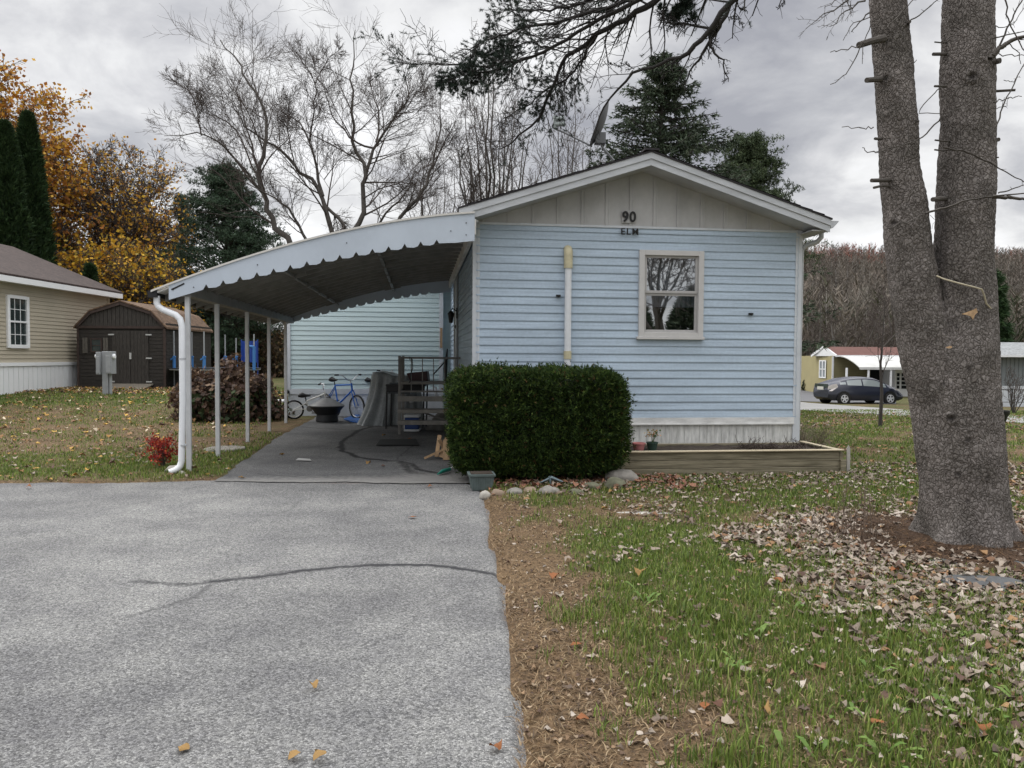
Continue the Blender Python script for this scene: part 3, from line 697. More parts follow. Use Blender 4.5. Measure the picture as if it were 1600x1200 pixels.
def build_planter():
    root = thing('raised_planter', 'weathered timber raised garden bed below the front window', 'planter', W(1.60, -1.03), A)
    Lx, Ly = 2.62, .92
    for k in range(2):
        for (a, b) in (((.0, 0, 0), (Lx, .04, 0)), ):
            pass
    f = MB()
    for k in range(3): f.box((.0, -.02+.004*k, .002+k*.092), (Lx, .02+.004*k, .090+k*.092))
    f.box((.02, Ly-.04, 0), (Lx, Ly, .27)).box((-.04, -.02, .0), (0, Ly, .262)).box((Lx, -.02, 0), (Lx+.04, Ly, .262))
    f.build('boards', m_timber, root, bevel=.004)
    c = MB(); c.box((-.045, -.045, .278), (Lx+.045, .05, .292)).box((-.045, .0501, .278), (.03, Ly, .290)).box((Lx-.03, .0501, .278), (Lx+.045, Ly, .29)); c.build('cap', m_timtop, root, bevel=.003)
    c = MB(); c.box((-.06, -.05, 0), (.03, -.022, .277)); c.build('corner_board', m_timber, root)
    c = MB(); c.box((Lx-.0, -.05, 0), (Lx+.06, -.022, .17)); c.build('corner_board', m_timber, root)
    n, m_ = 60, 24; V = []; rs = np.random.RandomState(2)
    for j in range(m_):
        for i in range(n): V.append((Lx*i/(n-1), .05+(Ly-.1)*j/(m_-1), .215+.05*float(fbm(np.array(i*.3), np.array(j*.3), 1, 90))+.012*rs.rand()))
    i = np.arange(m_-1)[:, None]*n+np.arange(n-1)[None]; Fq = np.stack([i, i+1, i+n+1, i+n], -1).reshape(-1, 4)
    npmesh('soil', V, Fq, m_soil, root, world=False, smooth=True)
    s = MB(); s.prism([(Lx+.085, 0), (Lx+.125, 0), (Lx+.125, .30), (Lx+.105, .34), (Lx+.085, .30)], -.03, -.015); o = s.build('garden_stake', M('grey_stake', (.40, .38, .35), .8, var=.3), origin=None)
    o.location = root.location; o.rotation_euler = (0, 0, A); tag(o, 'short pointed grey stake at the right end of the raised garden bed', 'stake')
build_planter()

# ------------------------------------------------------------------ foliage clouds
def rot_quads(C, size, rs, elong=1.0, up=None, flat=0.0, aspect=1.0):
    """leaf quads around centres C. size (n,) half lengths"""
    n = len(C); a = rs.normal(size=(n, 3)); 
    if up is not None: a = a*(1-flat)+np.asarray(up)*flat
    a /= np.linalg.norm(a, axis=1)[:, None]+1e-9
    b = rs.normal(size=(n, 3)); b -= a*(a*b).sum(1)[:, None]; b /= np.linalg.norm(b, axis=1)[:, None]+1e-9
    c = np.cross(a, b); s = np.asarray(size).reshape(-1, 1)
    b = b*s*elong; c = c*s*aspect
    V = np.stack([C-b, C+c*.8-b*.1, C+b, C-c*.8-b*.1], 1).reshape(-1, 3)
    Fq = np.arange(4*n).reshape(-1, 4); return V, Fq
def pick(cols, n, rs, jit=.15, w=None):
    cols = np.array(cols); i = rs.choice(len(cols), n, p=w); c = cols[i]*(1+jit*rs.normal(size=(n, 1))); return np.clip(c+0*c, .002, 1)
def needles(C, D, ln, wd, rs, spread=.6, per=6):
    """C centres, D directions: sprays of thin triangles"""
    n = len(C); C = np.repeat(C, per, 0); D = np.repeat(D, per, 0); m = n*per
    d = D+spread*rs.normal(size=(m, 3)); d /= np.linalg.norm(d, axis=1)[:, None]
    s = np.cross(d, rs.normal(size=(m, 3))); s /= np.linalg.norm(s, axis=1)[:, None]+1e-9
    L_ = ln*(.6+.8*rs.rand(m, 1)); V = np.stack([C-s*wd/2, C+s*wd/2, C+d*L_], 1).reshape(-1, 3)
    return V, np.arange(3*m).reshape(-1, 3)

def tubes(polys):
    """polys: list of (pts (k,3), radii (k,)) -> V, [F4]"""
    groups = {}
    for p, r in polys:
        p = np.asarray(p, float); r = np.asarray(r, float); n = 3 if r[0] < .012 else (4 if r[0] < .03 else (6 if r[0] < .08 else 12))
        groups.setdefault((len(p), n), []).append((p, r))
    VV = []; FF = []; base = 0
    for (k, n), L_ in groups.items():
        Pm = np.array([a for a, b in L_]); Rm = np.array([b for a, b in L_]); m = len(L_)
        D = np.empty_like(Pm); D[:, 1:-1] = Pm[:, 2:]-Pm[:, :-2]; D[:, 0] = Pm[:, 1]-Pm[:, 0]; D[:, -1] = Pm[:, -1]-Pm[:, -2]
        D /= np.linalg.norm(D, axis=2, keepdims=True)+1e-9
        md = D.mean(1); ref = np.where(np.abs(md[:, 2:3]) < .8, np.array([[0, 0, 1.]]), np.array([[0, 1., 0]]))[:, None]
        ref = np.repeat(ref, k, 1)
        x = np.cross(D, ref); x /= np.linalg.norm(x, axis=2, keepdims=True)+1e-9; y = np.cross(D, x)
        t = np.arange(n)*2*math.pi/n
        V = Pm[:, :, None]+(x[:, :, None]*np.cos(t)[None, None, :, None]+y[:, :, None]*np.sin(t)[None, None, :, None])*Rm[:, :, None, None]
        VV.append(V.reshape(-1, 3))
        b = base+np.arange(m)[:, None, None]*k*n+np.arange(k-1)[None, :, None]*n
        j = np.arange(n)[None, None, :]; j2 = (j+1) % n
        FF.append(np.stack([b+j, b+j2, b+n+j2, b+n+j], -1).reshape(-1, 4)); base += m*k*n
    return np.concatenate(VV), np.concatenate(FF)

class Grow:
    def __init__(s, seed): s.rs = np.random.RandomState(seed); s.polys = []; s.tips = []
    def limb(s, p, d, L, r, lv, cfg):
        rs = s.rs; k = cfg['seg'][lv]; pts = [np.array(p, float)]; d = np.array(d, float); d /= np.linalg.norm(d)
        for i in range(k):
            d = d+rs.normal(size=3)*cfg['wig'][lv]+np.array([0, 0, cfg['up'][lv]]); d /= np.linalg.norm(d); pts.append(pts[-1]+d*L/k)
        pts = np.array(pts); rad = np.linspace(r, max(r*cfg['tap'][lv], cfg['rmin']*.6), k+1)
        s.add(pts, rad, lv, L, cfg)
    def add(s, pts, rad, lv, L, cfg):
        rs = s.rs; pts = np.asarray(pts, float); s.polys.append((pts, rad))
        if lv >= len(cfg['n']): 
            s.tips.append((pts[len(pts)//2:], lv)); return
        nc = cfg['n'][lv]; nc = max(1, int(round(nc*(.75+.5*rs.rand()))))
        cum = np.concatenate([[0], np.cumsum(np.linalg.norm(np.diff(pts, axis=0), axis=1))]); tot = cum[-1]
        for c in range(nc):
            t = cfg['t0'][lv]+(1-cfg['t0'][lv])*((c+rs.rand())/nc); q = t*tot
            p = np.array([np.interp(q, cum, pts[:, a]) for a in range(3)]); i = min(np.searchsorted(cum, q), len(pts)-1); i = max(i, 1)
            d = pts[i]-pts[i-1]; d /= np.linalg.norm(d)+1e-9
            r0 = np.interp(q, cum, rad)
            a = rs.normal(size=3); a -= d*a.dot(d); a /= np.linalg.norm(a)+1e-9
            ang = cfg['ang'][lv]*(.7+.6*rs.rand()); nd = d*math.cos(ang)+a*math.sin(ang)
            if cfg.get('flat'): nd[2] = nd[2]*cfg['flat']
            s.limb(p, nd, cfg['len'][lv]*L*(1.1-.55*t)*(.7+.6*rs.rand()), max(min(r0*cfg.get('rf', .5), r0-.0005), cfg['rmin']), lv+1, cfg)

def tree_thing(name, label, cat, base, grow, bark, group=None, leaves=None, leafname='crown', leafmat=None, branch_r=None):
    root = thing(name, label, cat, base, 0, group)
    thick = [q for q in grow.polys if q[1][0] >= (branch_r or 1e9)]; thin = [q for q in grow.polys if q[1][0] < (branch_r or 1e9)]
    if thick:
        V, Fq = tubes(thick); npmesh('trunk', V, Fq, bark, root, smooth=True)
        V, Fq = tubes(thin); npmesh('crown' if leaves is None else 'branches', V, Fq, m_twig, root)
    else:
        V, Fq = tubes(thin); npmesh('trunk', V, Fq, bark, root)
    if leaves is not None: npmesh(leafname, leaves[0], leaves[1], leafmat or m_leafatt, root, col=leaves[2])
    return root

# --- big bare multi-stem tree behind the carport
def screen_poly(pts, Y0, Y1, scale=3.077, ox=240, oy=40, k=3, rs=None):
    out = []
    n = len(pts)
    for i, (x, y) in enumerate(pts):
        out.append(np.array(P(ox+x/scale, oy+y/scale, Y0+(Y1-Y0)*i/(n-1))))
    # resample with slight kinks
    out = np.array(out); cum = np.concatenate([[0], np.cumsum(np.linalg.norm(np.diff(out, axis=0), axis=1))]); m = (n-1)*k+1
    q = np.linspace(0, cum[-1], m); r = np.stack([np.interp(q, cum, out[:, a]) for a in range(3)], 1)
    if rs is not None: r[1:-1] += rs.normal(size=(m-2, 3))*cum[-1]*.008
    return r
BARE = dict(seg=[6, 5, 5, 4, 3], wig=[.08, .10, .13, .15, .15], up=[.04, .05, .04, .03, 0], tap=[.3, .3, .3, .4, .5], rmin=.0052, rf=.42,
            n=[13, 8, 5], t0=[.10, .08, .08], len=[.46, .68, .72], ang=[.72, .68, .62])
def big_bare():
    g = Grow(11); rs = g.rs
    S_ = [([(660, 1060), (560, 900), (500, 720), (545, 560), (545, 450), (490, 320), (440, 230), (320, 70)], 25, 25, .24, .02),
          ([(520, 800), (400, 640), (320, 560), (210, 520), (50, 530)], 25, 23.5, .12, .012),
          ([(230, 530), (205, 400), (190, 330), (80, 250)], 24, 23.5, .06, .01),
          ([(505, 700), (440, 480), (400, 300), (500, 130)], 25, 27, .08, .01),
          ([(500, 720), (400, 500), (260, 420), (220, 330)], 25, 26.5, .08, .01),
          ([(865, 1060), (810, 800), (690, 680), (600, 590), (440, 490), (380, 390)], 26, 26, .22, .018),
          ([(815, 820), (750, 550), (700, 460), (560, 370)], 26, 27, .13, .014),
          ([(750, 560), (775, 400), (775, 260), (690, 130)], 26, 25, .08, .012),
          ([(775, 280), (830, 170), (900, 110)], 25.2, 25, .05, .012),
          ([(960, 1060), (1000, 850), (1020, 700), (960, 570), (965, 400), (955, 250), (970, 20)], 25.5, 25.5, .23, .014),
          ([(1015, 740), (1065, 580), (1160, 440), (1240, 330), (1200, 210)], 25.5, 25, .15, .014),
          ([(1070, 560), (1090, 420), (1030, 250)], 25.4, 26.5, .09, .012), ([(1060, 590), (960, 560), (860, 430), (820, 280)], 25.5, 24.5, .09, .012),
          ([(830, 870), (920, 960), (925, 1060)], 26, 26, .12, .1), ([(740, 1040), (650, 870), (560, 820), (450, 760)], 25, 24, .12, .02),
          ([(1010, 830), (1100, 780), (1180, 760), (1300, 640)], 25.5, 25, .06, .012), ([(820, 740), (900, 630), (1000, 600)], 26, 26, .04, .01),
          ([(660, 600), (640, 450), (660, 330)], 25.7, 25, .05, .01), ([(1120, 480), (1200, 420), (1290, 290), (1340, 230)], 25.4, 25, .05, .01)]
    for pts, a, b, r0, r1 in S_:
        q = screen_poly(pts, a, b, rs=rs); L_ = np.linalg.norm(np.diff(q, axis=0), axis=1).sum()
        g.add(q, np.linspace(r0*.42, r1*.7, len(q)), 0, L_*.8, BARE)
    # lower trunks down to the ground
    for x, Y, r in ((660, 25, .105), (865, 26, .10), (960, 25.5, .105)):
        p = P(240+x/3.077, 40+1055/3.077, Y); g.polys.append((np.array([[p.x*.99, p.y, -.1], [p.x, p.y, 1.5], [p.x, p.y, p.z+.05]]), np.array([r*1.3, r*1.1, r*.98])))
    tree_thing('bare_tree', 'large leafless tree with several forking stems rising behind the carport roof', 'tree', (P(552, 360, 25.5).x, 25.5, 0), g, m_barkbg, branch_r=.05)
    # second bare tree to its right, leaning right
    g = Grow(12); rs = g.rs
    for pts, a, b, r0, r1 in (([(1150, 1000), (1200, 900), (1310, 770), (1370, 580), (1385, 480), (1380, 330)], 29, 29, .15, .012), ([(1050, 1000), (1120, 900), (1200, 830), (1260, 700)], 29, 28, .10, .012),
                              ([(1340, 690), (1400, 560), (1470, 420)], 29, 28.5, .06, .01), ([(1180, 930), (1260, 850), (1400, 700)], 29, 30, .07, .01), ([(1280, 1000), (1290, 800), (1340, 600)], 30, 30, .07, .01)):
        q = screen_poly(pts, a, b, rs=rs); g.add(q, np.linspace(r0*.55, r1*.8, len(q)), 0, np.linalg.norm(np.diff(q, axis=0), axis=1).sum()*.7, dict(BARE, n=[10, 8, 5]))
    for x, Y, r in ((1150, 29, .09), (1050, 29, .06), (1280, 30, .05)):
        p = P(240+x/3.077, 40+1000/3.077, Y); g.polys.append((np.array([[p.x, p.y, -.1], [p.x, p.y, 1.5], [p.x, p.y, p.z+.05]]), np.array([r*1.2, r*1.1, r*.98])))
    tree_thing('bare_tree', 'thin leafless tree with stems slanting right beside the gable end', 'tree', (P(640, 360, 29).x, 29, 0), g, m_barkbg, branch_r=.05)
    # upright vase-shaped bare trees
    for k, (px, top_y, Y, half, n, seed, lab) in enumerate(((770, 110, 30, 75, 15, 21, 'upright leafless tree with many straight slender stems left of the roof ridge'),
                                                  (895, 140, 38, 80, 11, 22, 'pale leafless tree behind the satellite dish on the roof'),
                                                  (690, 220, 42, 70, 8, 23, 'far leafless tree between the two large bare trees'))):
        g = Grow(seed); rs = g.rs; b = P(px, 560, Y); tp = P(px, top_y, Y); H_ = tp.z
        for i in range(n):
            fr = (i+.5)/n*2-1; ex = b.x+fr*half/F*Y*(.8+.3*rs.rand()); ey = Y+rs.uniform(-1.5, 1.5); hh = H_*(1-.25*abs(fr))*(.85+.2*rs.rand())
            q = np.array([[b.x+fr*.25, Y, -.1], [b.x+fr*.55, Y+(ey-Y)*.2, hh*.2], [b.x+(ex-b.x)*.42, Y+(ey-Y)*.5, hh*.45], [b.x+(ex-b.x)*.75, ey, hh*.75], [ex, ey, hh]])
            t_ = np.linspace(0, 4, 13); q = np.stack([np.interp(t_, range(5), q[:, a]) for a in range(3)], 1); q[1:] += rs.normal(size=(12, 3))*.05
            g.add(q, np.linspace(.10, .012, 13), 0, hh*.45, dict(BARE, n=[11, 6, 4], up=[.12, .1, .05, 0, 0], ang=[.55, .6, .7, .7], t0=[.3, .15, .15], rmin=.008, len=[.5, .5, .5]))
        tree_thing('bare_tree', lab, 'tree', (b.x, Y, 0), g, m_barkbg, branch_r=.05)
    # one bare tree on the open side behind the photographer (it shows in the window glass)
    g = Grow(31); g.limb((10.5, -8, 0), (-.05, 0, 1), 4.5, .28, 0, dict(BARE, len=[.95, .7, .6, .55], seg=[6, 6, 5, 4, 3], n=[9, 6, 5, 4], ang=[.7, .8, .8, .8], t0=[.35, .2, .15, .1], rmin=.012))
    tree_thing('bare_tree', 'leafless street tree across the road, mirrored in the front window', 'tree', (10.5, -8, 0), g, m_barkbg, branch_r=.05)
big_bare()

# --- leafy autumn trees on the left
AUT = dict(seg=[7, 5, 4, 3], wig=[.1, .15, .2, .25], up=[.08, .05, .02, 0], tap=[.3, .3, .3, .5], rmin=.012, n=[22, 10, 7], t0=[.22, .15, .1], len=[.45, .42, .45], ang=[.8, .75, .8])
def autumn(px, base_y, top_y, Y, half_px, nleaf, cols, seed, label, size=.085, w=None, keep=None, cfg=None, stems=4, group=None):
    g = Grow(seed); rs = g.rs; b = P(px, base_y, Y); H_ = P(px, top_y, Y).z*.80; hw = half_px/F*Y*.72; gz = float(hgt(b.x, Y))
    cf = dict(AUT, **(cfg or {}))
    for i in range(stems):
        a = 2*math.pi*i/stems+rs.rand(); e = hw*.55
        q = np.array([[b.x, Y, gz-.1], [b.x+.1*math.cos(a), Y+.1*math.sin(a), gz+H_*.22], [b.x+e*.4*math.cos(a), Y+e*.4*math.sin(a), H_*.5], [b.x+e*math.cos(a), Y+e*math.sin(a), H_*(.82+.15*rs.rand())]])
        t_ = np.linspace(0, 3, 10); q = np.stack([np.interp(t_, range(4), q[:, k]) for k in range(3)], 1); q[1:] += rs.normal(size=(9, 3))*.06
        g.add(q, np.linspace(.26, .03, 10), 0, H_*.8, cf)
    pts = np.concatenate([p for p, l in g.tips]); 
    i = rs.choice(len(pts), nleaf*2); C = pts[i]+rs.normal(size=(nleaf*2, 3))*.16
    if keep is not None: C = C[keep(C, rs)]
    C = C[:nleaf]; n = len(C)
    V, Fq = rot_quads(C, size*(.6+.8*rs.rand(n)), rs)
    z = (C[:, 2]-C[:, 2].min())/(np.ptp(C[:, 2])+1e-6)
    cc = pick(cols, n, rs, .18, w)
    return tree_thing('autumn_tree', label, 'tree', (b.x, Y, gz), g, m_barkdk, leaves=(V, Fq, cc), branch_r=.05, group=group)
ORG = [(.42, .20, .03), (.50, .27, .035), (.33, .13, .025), (.55, .33, .05), (.26, .11, .03)]
YEL = [(.58, .34, .03), (.50, .27, .025), (.62, .40, .05), (.38, .28, .05), (.42, .20, .025)]
def autumns():
    autumn(10, 560, 72, 34, 112, 24000, ORG, 41, 'tall orange leaved tree at the left edge of the photograph', size=.082, cfg=dict(len=[.5, .45, .45]))
    autumn(196, 560, 185, 38, 112, 10000, [(.50, .27, .035), (.55, .32, .04), (.42, .20, .03), (.60, .38, .05), (.30, .14, .04)], 42, 'thinning brown and orange tree with bare twiggy top behind the shed', size=.075, stems=6,
           keep=lambda C, rs: rs.rand(len(C)) < np.clip(1.45-(C[:, 2]-2)/8.5, .08, 1), cfg=dict(len=[.52, .45, .45], n=[24, 11, 8]))
    autumn(165, 570, 345, 33, 112, 7500, YEL, 43, 'low golden yellow tree standing behind the brown roof', size=.07, cfg=dict(len=[.5, .5, .5]))
    autumn(240, 570, 375, 32, 80, 5000, YEL, 44, 'small golden yellow tree rising above the dark shed roof', size=.065, cfg=dict(len=[.5, .5, .5]))
    autumn(92, 570, 330, 36, 45, 5000, [(.28, .33, .05), (.40, .38, .05), (.20, .24, .04)], 45, 'yellow green tree just right of the tall dark cypress pair', size=.09)
autumns()

def shell_conifer(name, label, px, base_y, top_y, Y, half_px, n, cols, seed, power=.6, size=.09, group=None, point=.0):
    """dense columnar evergreen: sprays packed on a column"""
    rs = np.random.RandomState(seed); b = P(px, base_y, Y); H_ = P(px, top_y, Y).z; hw = half_px/F*Y; gz = float(hgt(b.x, Y))
    t = rs.rand(n)**.85; prof = np.where(t < .25, .82+.18*(t/.25), np.clip((1-(t-.25)/.75), 0, 1)**power)
    ph = rs.rand(n)*2*math.pi; rr = (.76+.30*rs.rand(n)**1.3)*(1+.10*np.sin(ph*5+t*22)+.07*np.sin(ph*9-t*41))
    C = np.stack([b.x+hw*prof*rr*np.cos(ph), Y+hw*prof*rr*np.sin(ph), gz+.1+(H_-gz-.1)*t], 1)
    D = np.stack([np.cos(ph)*.5, np.sin(ph)*.5, np.full(n, .9)], 1)
    V, Ft = needles(C, D, size*2.6, size*1.0, rs, .45, 3)
    cc = np.repeat(pick(cols, n, rs, .25), 3, 0)
    root = thing(name, label, 'tree', (b.x, Y, gz), 0, group)
    npmesh('crown', V, Ft, m_needle, root, col=cc)
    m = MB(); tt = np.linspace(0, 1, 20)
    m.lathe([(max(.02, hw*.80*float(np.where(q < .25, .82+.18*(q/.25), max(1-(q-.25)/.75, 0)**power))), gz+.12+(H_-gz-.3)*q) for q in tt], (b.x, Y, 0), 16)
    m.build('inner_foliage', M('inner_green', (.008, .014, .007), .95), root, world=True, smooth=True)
    m = MB(); m.tube([(b.x, Y, gz-.05), (b.x, Y, gz+.4)], .15, 10); m.build('trunk', m_barkdk, root, world=True)
ARB = [(.022, .045, .016), (.03, .058, .02), (.017, .034, .014), (.042, .072, .026)]
shell_conifer('arborvitae', 'tall dark green columnar arborvitae, left one of the pair behind the beige house', 14, 590, 196, 29.5, 40, 26000, ARB, 51)
shell_conifer('arborvitae', 'tall dark green columnar arborvitae, right one of the pair with its rounded tip highest', 50, 590, 181, 30.5, 34, 26000, ARB, 52)
shell_conifer('arborvitae', 'small dark rounded arborvitae peeking over the brown roof edge beside the shed', 143, 590, 419, 30, 14, 7000, ARB, 53)

def conifer(name, label, px, top_y, Y, half_px, cols, seed, nb=300, droop=.35, low=.0, per=46, irregular=.25, size=.16, group=None, zstart=.12, x_off=0):
    rs = np.random.RandomState(seed); b = P(px, 560, Y); H_ = P(px, top_y, Y).z; R_ = half_px/F*Y; gz = float(hgt(b.x, Y)); H_ -= 0
    polys = [(np.array([[b.x, Y, gz-.1], [b.x, Y, H_*.5], [b.x, Y, H_]]), np.array([.25, .14, .02]))]
    CC = []; DD = []
    for i in range(nb):
        t = zstart+(1-zstart)*rs.rand()**1.1; z = gz+(H_-gz)*t; L_ = R_*(1-t)**.8*(1-irregular+2*irregular*rs.rand())+.15
        a = rs.rand()*2*math.pi; k = 7; s = np.linspace(0, 1, k)
        dz = L_*(.25*s-droop*s**1.5+.18*s**3)*(.8+.4*rs.rand())
        p = np.stack([b.x+np.cos(a)*L_*s, Y+np.sin(a)*L_*s, z+dz], 1); polys.append((p, np.linspace(.035, .008, k)))
        m = int(per*(.4+L_/R_)); q = .12+.88*rs.rand(m)**.8; c = np.stack([np.interp(q, s, p[:, j]) for j in range(3)], 1)
        side = np.array([-math.sin(a), math.cos(a), 0])*rs.normal(size=(m, 1))*(.22*L_*(1.1-q))[:, None]
        c = c+side+rs.normal(size=(m, 3))*.04; c[:, 2] -= np.abs(rs.normal(size=m))*.08
        CC.append(c); DD.append(np.array([math.cos(a), math.sin(a), -.25])+side*2)
    C = np.concatenate(CC); D = np.concatenate(DD)
    V, Ft = needles(C, D, size*1.7, size*.42, rs, .65, 5)
    cc = np.repeat(pick(cols, len(C), rs, .25), 5, 0)
    root = thing(name, label, 'tree', (b.x, Y, gz), 0, group)
    VT, FT = tubes(polys); npmesh('trunk', VT, FT, m_barkdk, root)
    npmesh('crown', V, Ft, m_needle, root, col=cc)
SPR = [(.045, .065, .038), (.065, .09, .055), (.032, .046, .028), (.09, .11, .07)]
def evergreens_behind():
    for k, (x, y, lab) in enumerate(((9.0, -15, 'dark evergreen across the road mirrored low in the window, left one'), (12.2, -16, 'dark evergreen across the road mirrored low in the window, middle one'), (15.4, -15.5, 'dark evergreen across the road mirrored low in the window, right one'))):
        rs = np.random.RandomState(60+k); n = 5000; t = rs.rand(n); ph = rs.rand(n)*6.283; r = 1.9*(1-t)**.6*(.75+.3*rs.rand(n)); C = np.stack([x+r*np.cos(ph), y+r*np.sin(ph), .1+4.6*t], 1)
        root = thing('evergreen_tree', lab, 'tree', (x, y, 0)); V, Ft = needles(C, np.stack([np.cos(ph), np.sin(ph), .3+0*t], 1), .3, .12, rs, .5, 3); npmesh('crown', V, Ft, m_needle, root, col=np.repeat(pick(SPR, n, rs, .2), 3, 0))
        m = MB(); m.tube([(x, y, 0), (x, y, 3.6)], .12, 8); m.build('trunk', m_barkdk, root, world=True)
evergreens_behind()
conifer('spruce_tree', 'pointed dark spruce standing straight behind the roof ridge', 1028, 84, 24, 265, SPR, 61, nb=430, per=62, size=.085)
PIN = [(.045, .075, .045), (.035, .06, .035), (.065, .10, .06), (.028, .045, .026)]
def pine(label, px, top_y, Y, half_px, seed, lobes, n, cols=PIN, size=.10, t0=.12):
    rs = np.random.RandomState(seed); b = P(px, 560, Y); gz = float(hgt(b.x, Y)); H_ = P(px, top_y, Y).z
    polys = [(np.array([[b.x, Y, gz-.1], [b.x+.1, Y, H_*.5], [b.x, Y, H_*.92]]), np.array([.28, .2, .05]))]; C = []
    for i in range(lobes):
        t = t0+(.98-t0)*(i+rs.rand())/lobes; a = rs.rand()*2*math.pi; R_ = half_px/F*Y*(1.0 if t < .55 else (1-(t-.55)/.5))*(.45+.6*rs.rand())
        z = gz+(H_-gz)*t; e = np.array([b.x+math.cos(a)*R_, Y+math.sin(a)*R_, z+.25*R_*rs.rand()])
        polys.append((np.array([[b.x, Y, z-.25*R_], (np.array([b.x, Y, z])+e)/2+[0, 0, -.1], e]), np.array([.07, .04, .015])))
        m = n//lobes; s = .45+.35*rs.rand()+R_*.12
        u = rs.normal(size=(m, 3)); u /= np.linalg.norm(u, axis=1)[:, None]; u *= (rs.rand(m, 1))**.45
        # several small tufts form one bough
        tuft = e+rs.normal(size=(9, 3))*np.array([s*.55, s*.55, s*.22]); k = rs.randint(0, 9, m)
        C.append(tuft[k]+u*np.array([.42, .42, .24])*s)
    C = np.concatenate(C); D = rs.normal(size=(len(C), 3))*.6+np.array([0, 0, .6])
    V, Ft = needles(C, D, size*1.4, size*.30, rs, .7, 5); cc = np.repeat(pick(cols, len(C), rs, .25), 5, 0)
    root = thing('pine_tree', label, 'tree', (b.x, Y, gz), 0)
    VT, FT = tubes(polys); npmesh('trunk', VT, FT, m_barkdk, root); npmesh('crown', V, Ft, m_needle, root, col=cc)
pine('broad blue green pine with layered boughs behind the carport left end', 355, 258, 36, 78, 71, 190, 34000)
pine('small dark pine at the left of the broad pine, beside the orange leaves', 285, 300, 42, 32, 72, 60, 9000)
pine('bushy green pine showing above the right slope of the roof', 1165, 212, 36, 80, 73, 150, 26000, cols=[(.06, .085, .04), (.045, .065, .035), (.085, .11, .055)], t0=.5)
conifer('spruce_tree', 'slim dark green conifer partly hidden behind the right trunk', 1553, 425, 46, 24, [(.03, .06, .025), (.045, .08, .03)], 62, nb=130, per=30, size=.22)

# ------------------------------------------------------------------ clipped hedge
def build_hedge():
    rs = np.random.RandomState(81); c0 = Vector((.27, 8.52, 0)); root = thing('clipped_hedge', 'large dark green clipped box hedge in front of the blue house corner', 'hedge', c0, math.radians(3))
    hx, hy = .95, .62; z0, z1 = .09, 1.20
    def surf(n):
        # points on a rounded box surface, slightly lumpy
        f = rs.rand(n); P_ = rs.uniform(-1, 1, (n, 3)); ax = rs.choice(3, n, p=[.22, .46, .32]); sg = rs.choice([-1, 1], n)
        P_[np.arange(n), ax] = sg
        u = np.sign(P_)*np.abs(P_)**1.0; r = (np.abs(u)**8).sum(1)**(1/8); u = u/r[:, None]
        nrm = np.sign(u)*np.abs(u)**7; nrm /= np.linalg.norm(nrm, axis=1)[:, None]
        zc = (z0+z1)/2; hz = (z1-z0)/2
        q = np.stack([u[:, 0]*hx, u[:, 1]*hy, zc+u[:, 2]*hz], 1)
        q[:, 0] *= 1-.07*np.clip((zc-q[:, 2])/hz, 0, 1)**2; q[:, 1] *= 1-.10*np.clip((zc-q[:, 2])/hz, 0, 1)**2
        l = .05*(fbm(q[:, 0]*2+q[:, 1], q[:, 2]*2+q[:, 1], 2.3, 83)-.5)*2+.075*(fbm(q[:, 0]+7, q[:, 2]+q[:, 1]*1.3, 11, 84, 3)-.5)*2
        return q, nrm, l
    n = 60000; q, nr, l = surf(n)
    C = q+nr*(l-.06*rs.rand(n)**1.3+.07*rs.rand(n)**9)[:, None]
    D = nr*.8+rs.normal(size=(n, 3))*.35+np.array([0, 0, .25])
    V, Ft = needles(C, D, .034, .011, rs, .55, 4)
    cc = np.repeat(pick([(.024, .046, .010), (.035, .066, .013), (.016, .032, .008), (.065, .10, .02), (.10, .145, .03), (.11, .07, .03)], n, rs, .2, w=[.28, .3, .2, .14, .06, .02]), 4, 0)
    npmesh('foliage', V, Ft, m_needle, root, col=cc, world=False)
    # stray fallen leaves caught on top are left to the litter; stems below
    for k in range(9):
        x = -.64+.16*k; y = rs.uniform(-.35, .35); b = MB()
        b.tube([(x*.8, y*.8, -.02), (x*.85, y*.85, .1), (x, y, .3)], [.022, .018, .012], 6); b.build('stem', m_barkdk, root)
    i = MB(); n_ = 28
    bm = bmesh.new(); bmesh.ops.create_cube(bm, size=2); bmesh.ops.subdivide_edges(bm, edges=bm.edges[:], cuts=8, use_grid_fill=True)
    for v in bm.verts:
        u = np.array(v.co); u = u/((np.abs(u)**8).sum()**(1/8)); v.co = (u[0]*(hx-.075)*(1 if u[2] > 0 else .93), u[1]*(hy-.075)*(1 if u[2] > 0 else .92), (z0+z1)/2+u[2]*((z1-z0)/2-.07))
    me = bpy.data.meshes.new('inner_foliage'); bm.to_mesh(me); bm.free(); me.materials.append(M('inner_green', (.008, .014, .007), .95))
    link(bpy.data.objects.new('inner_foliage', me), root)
build_hedge()

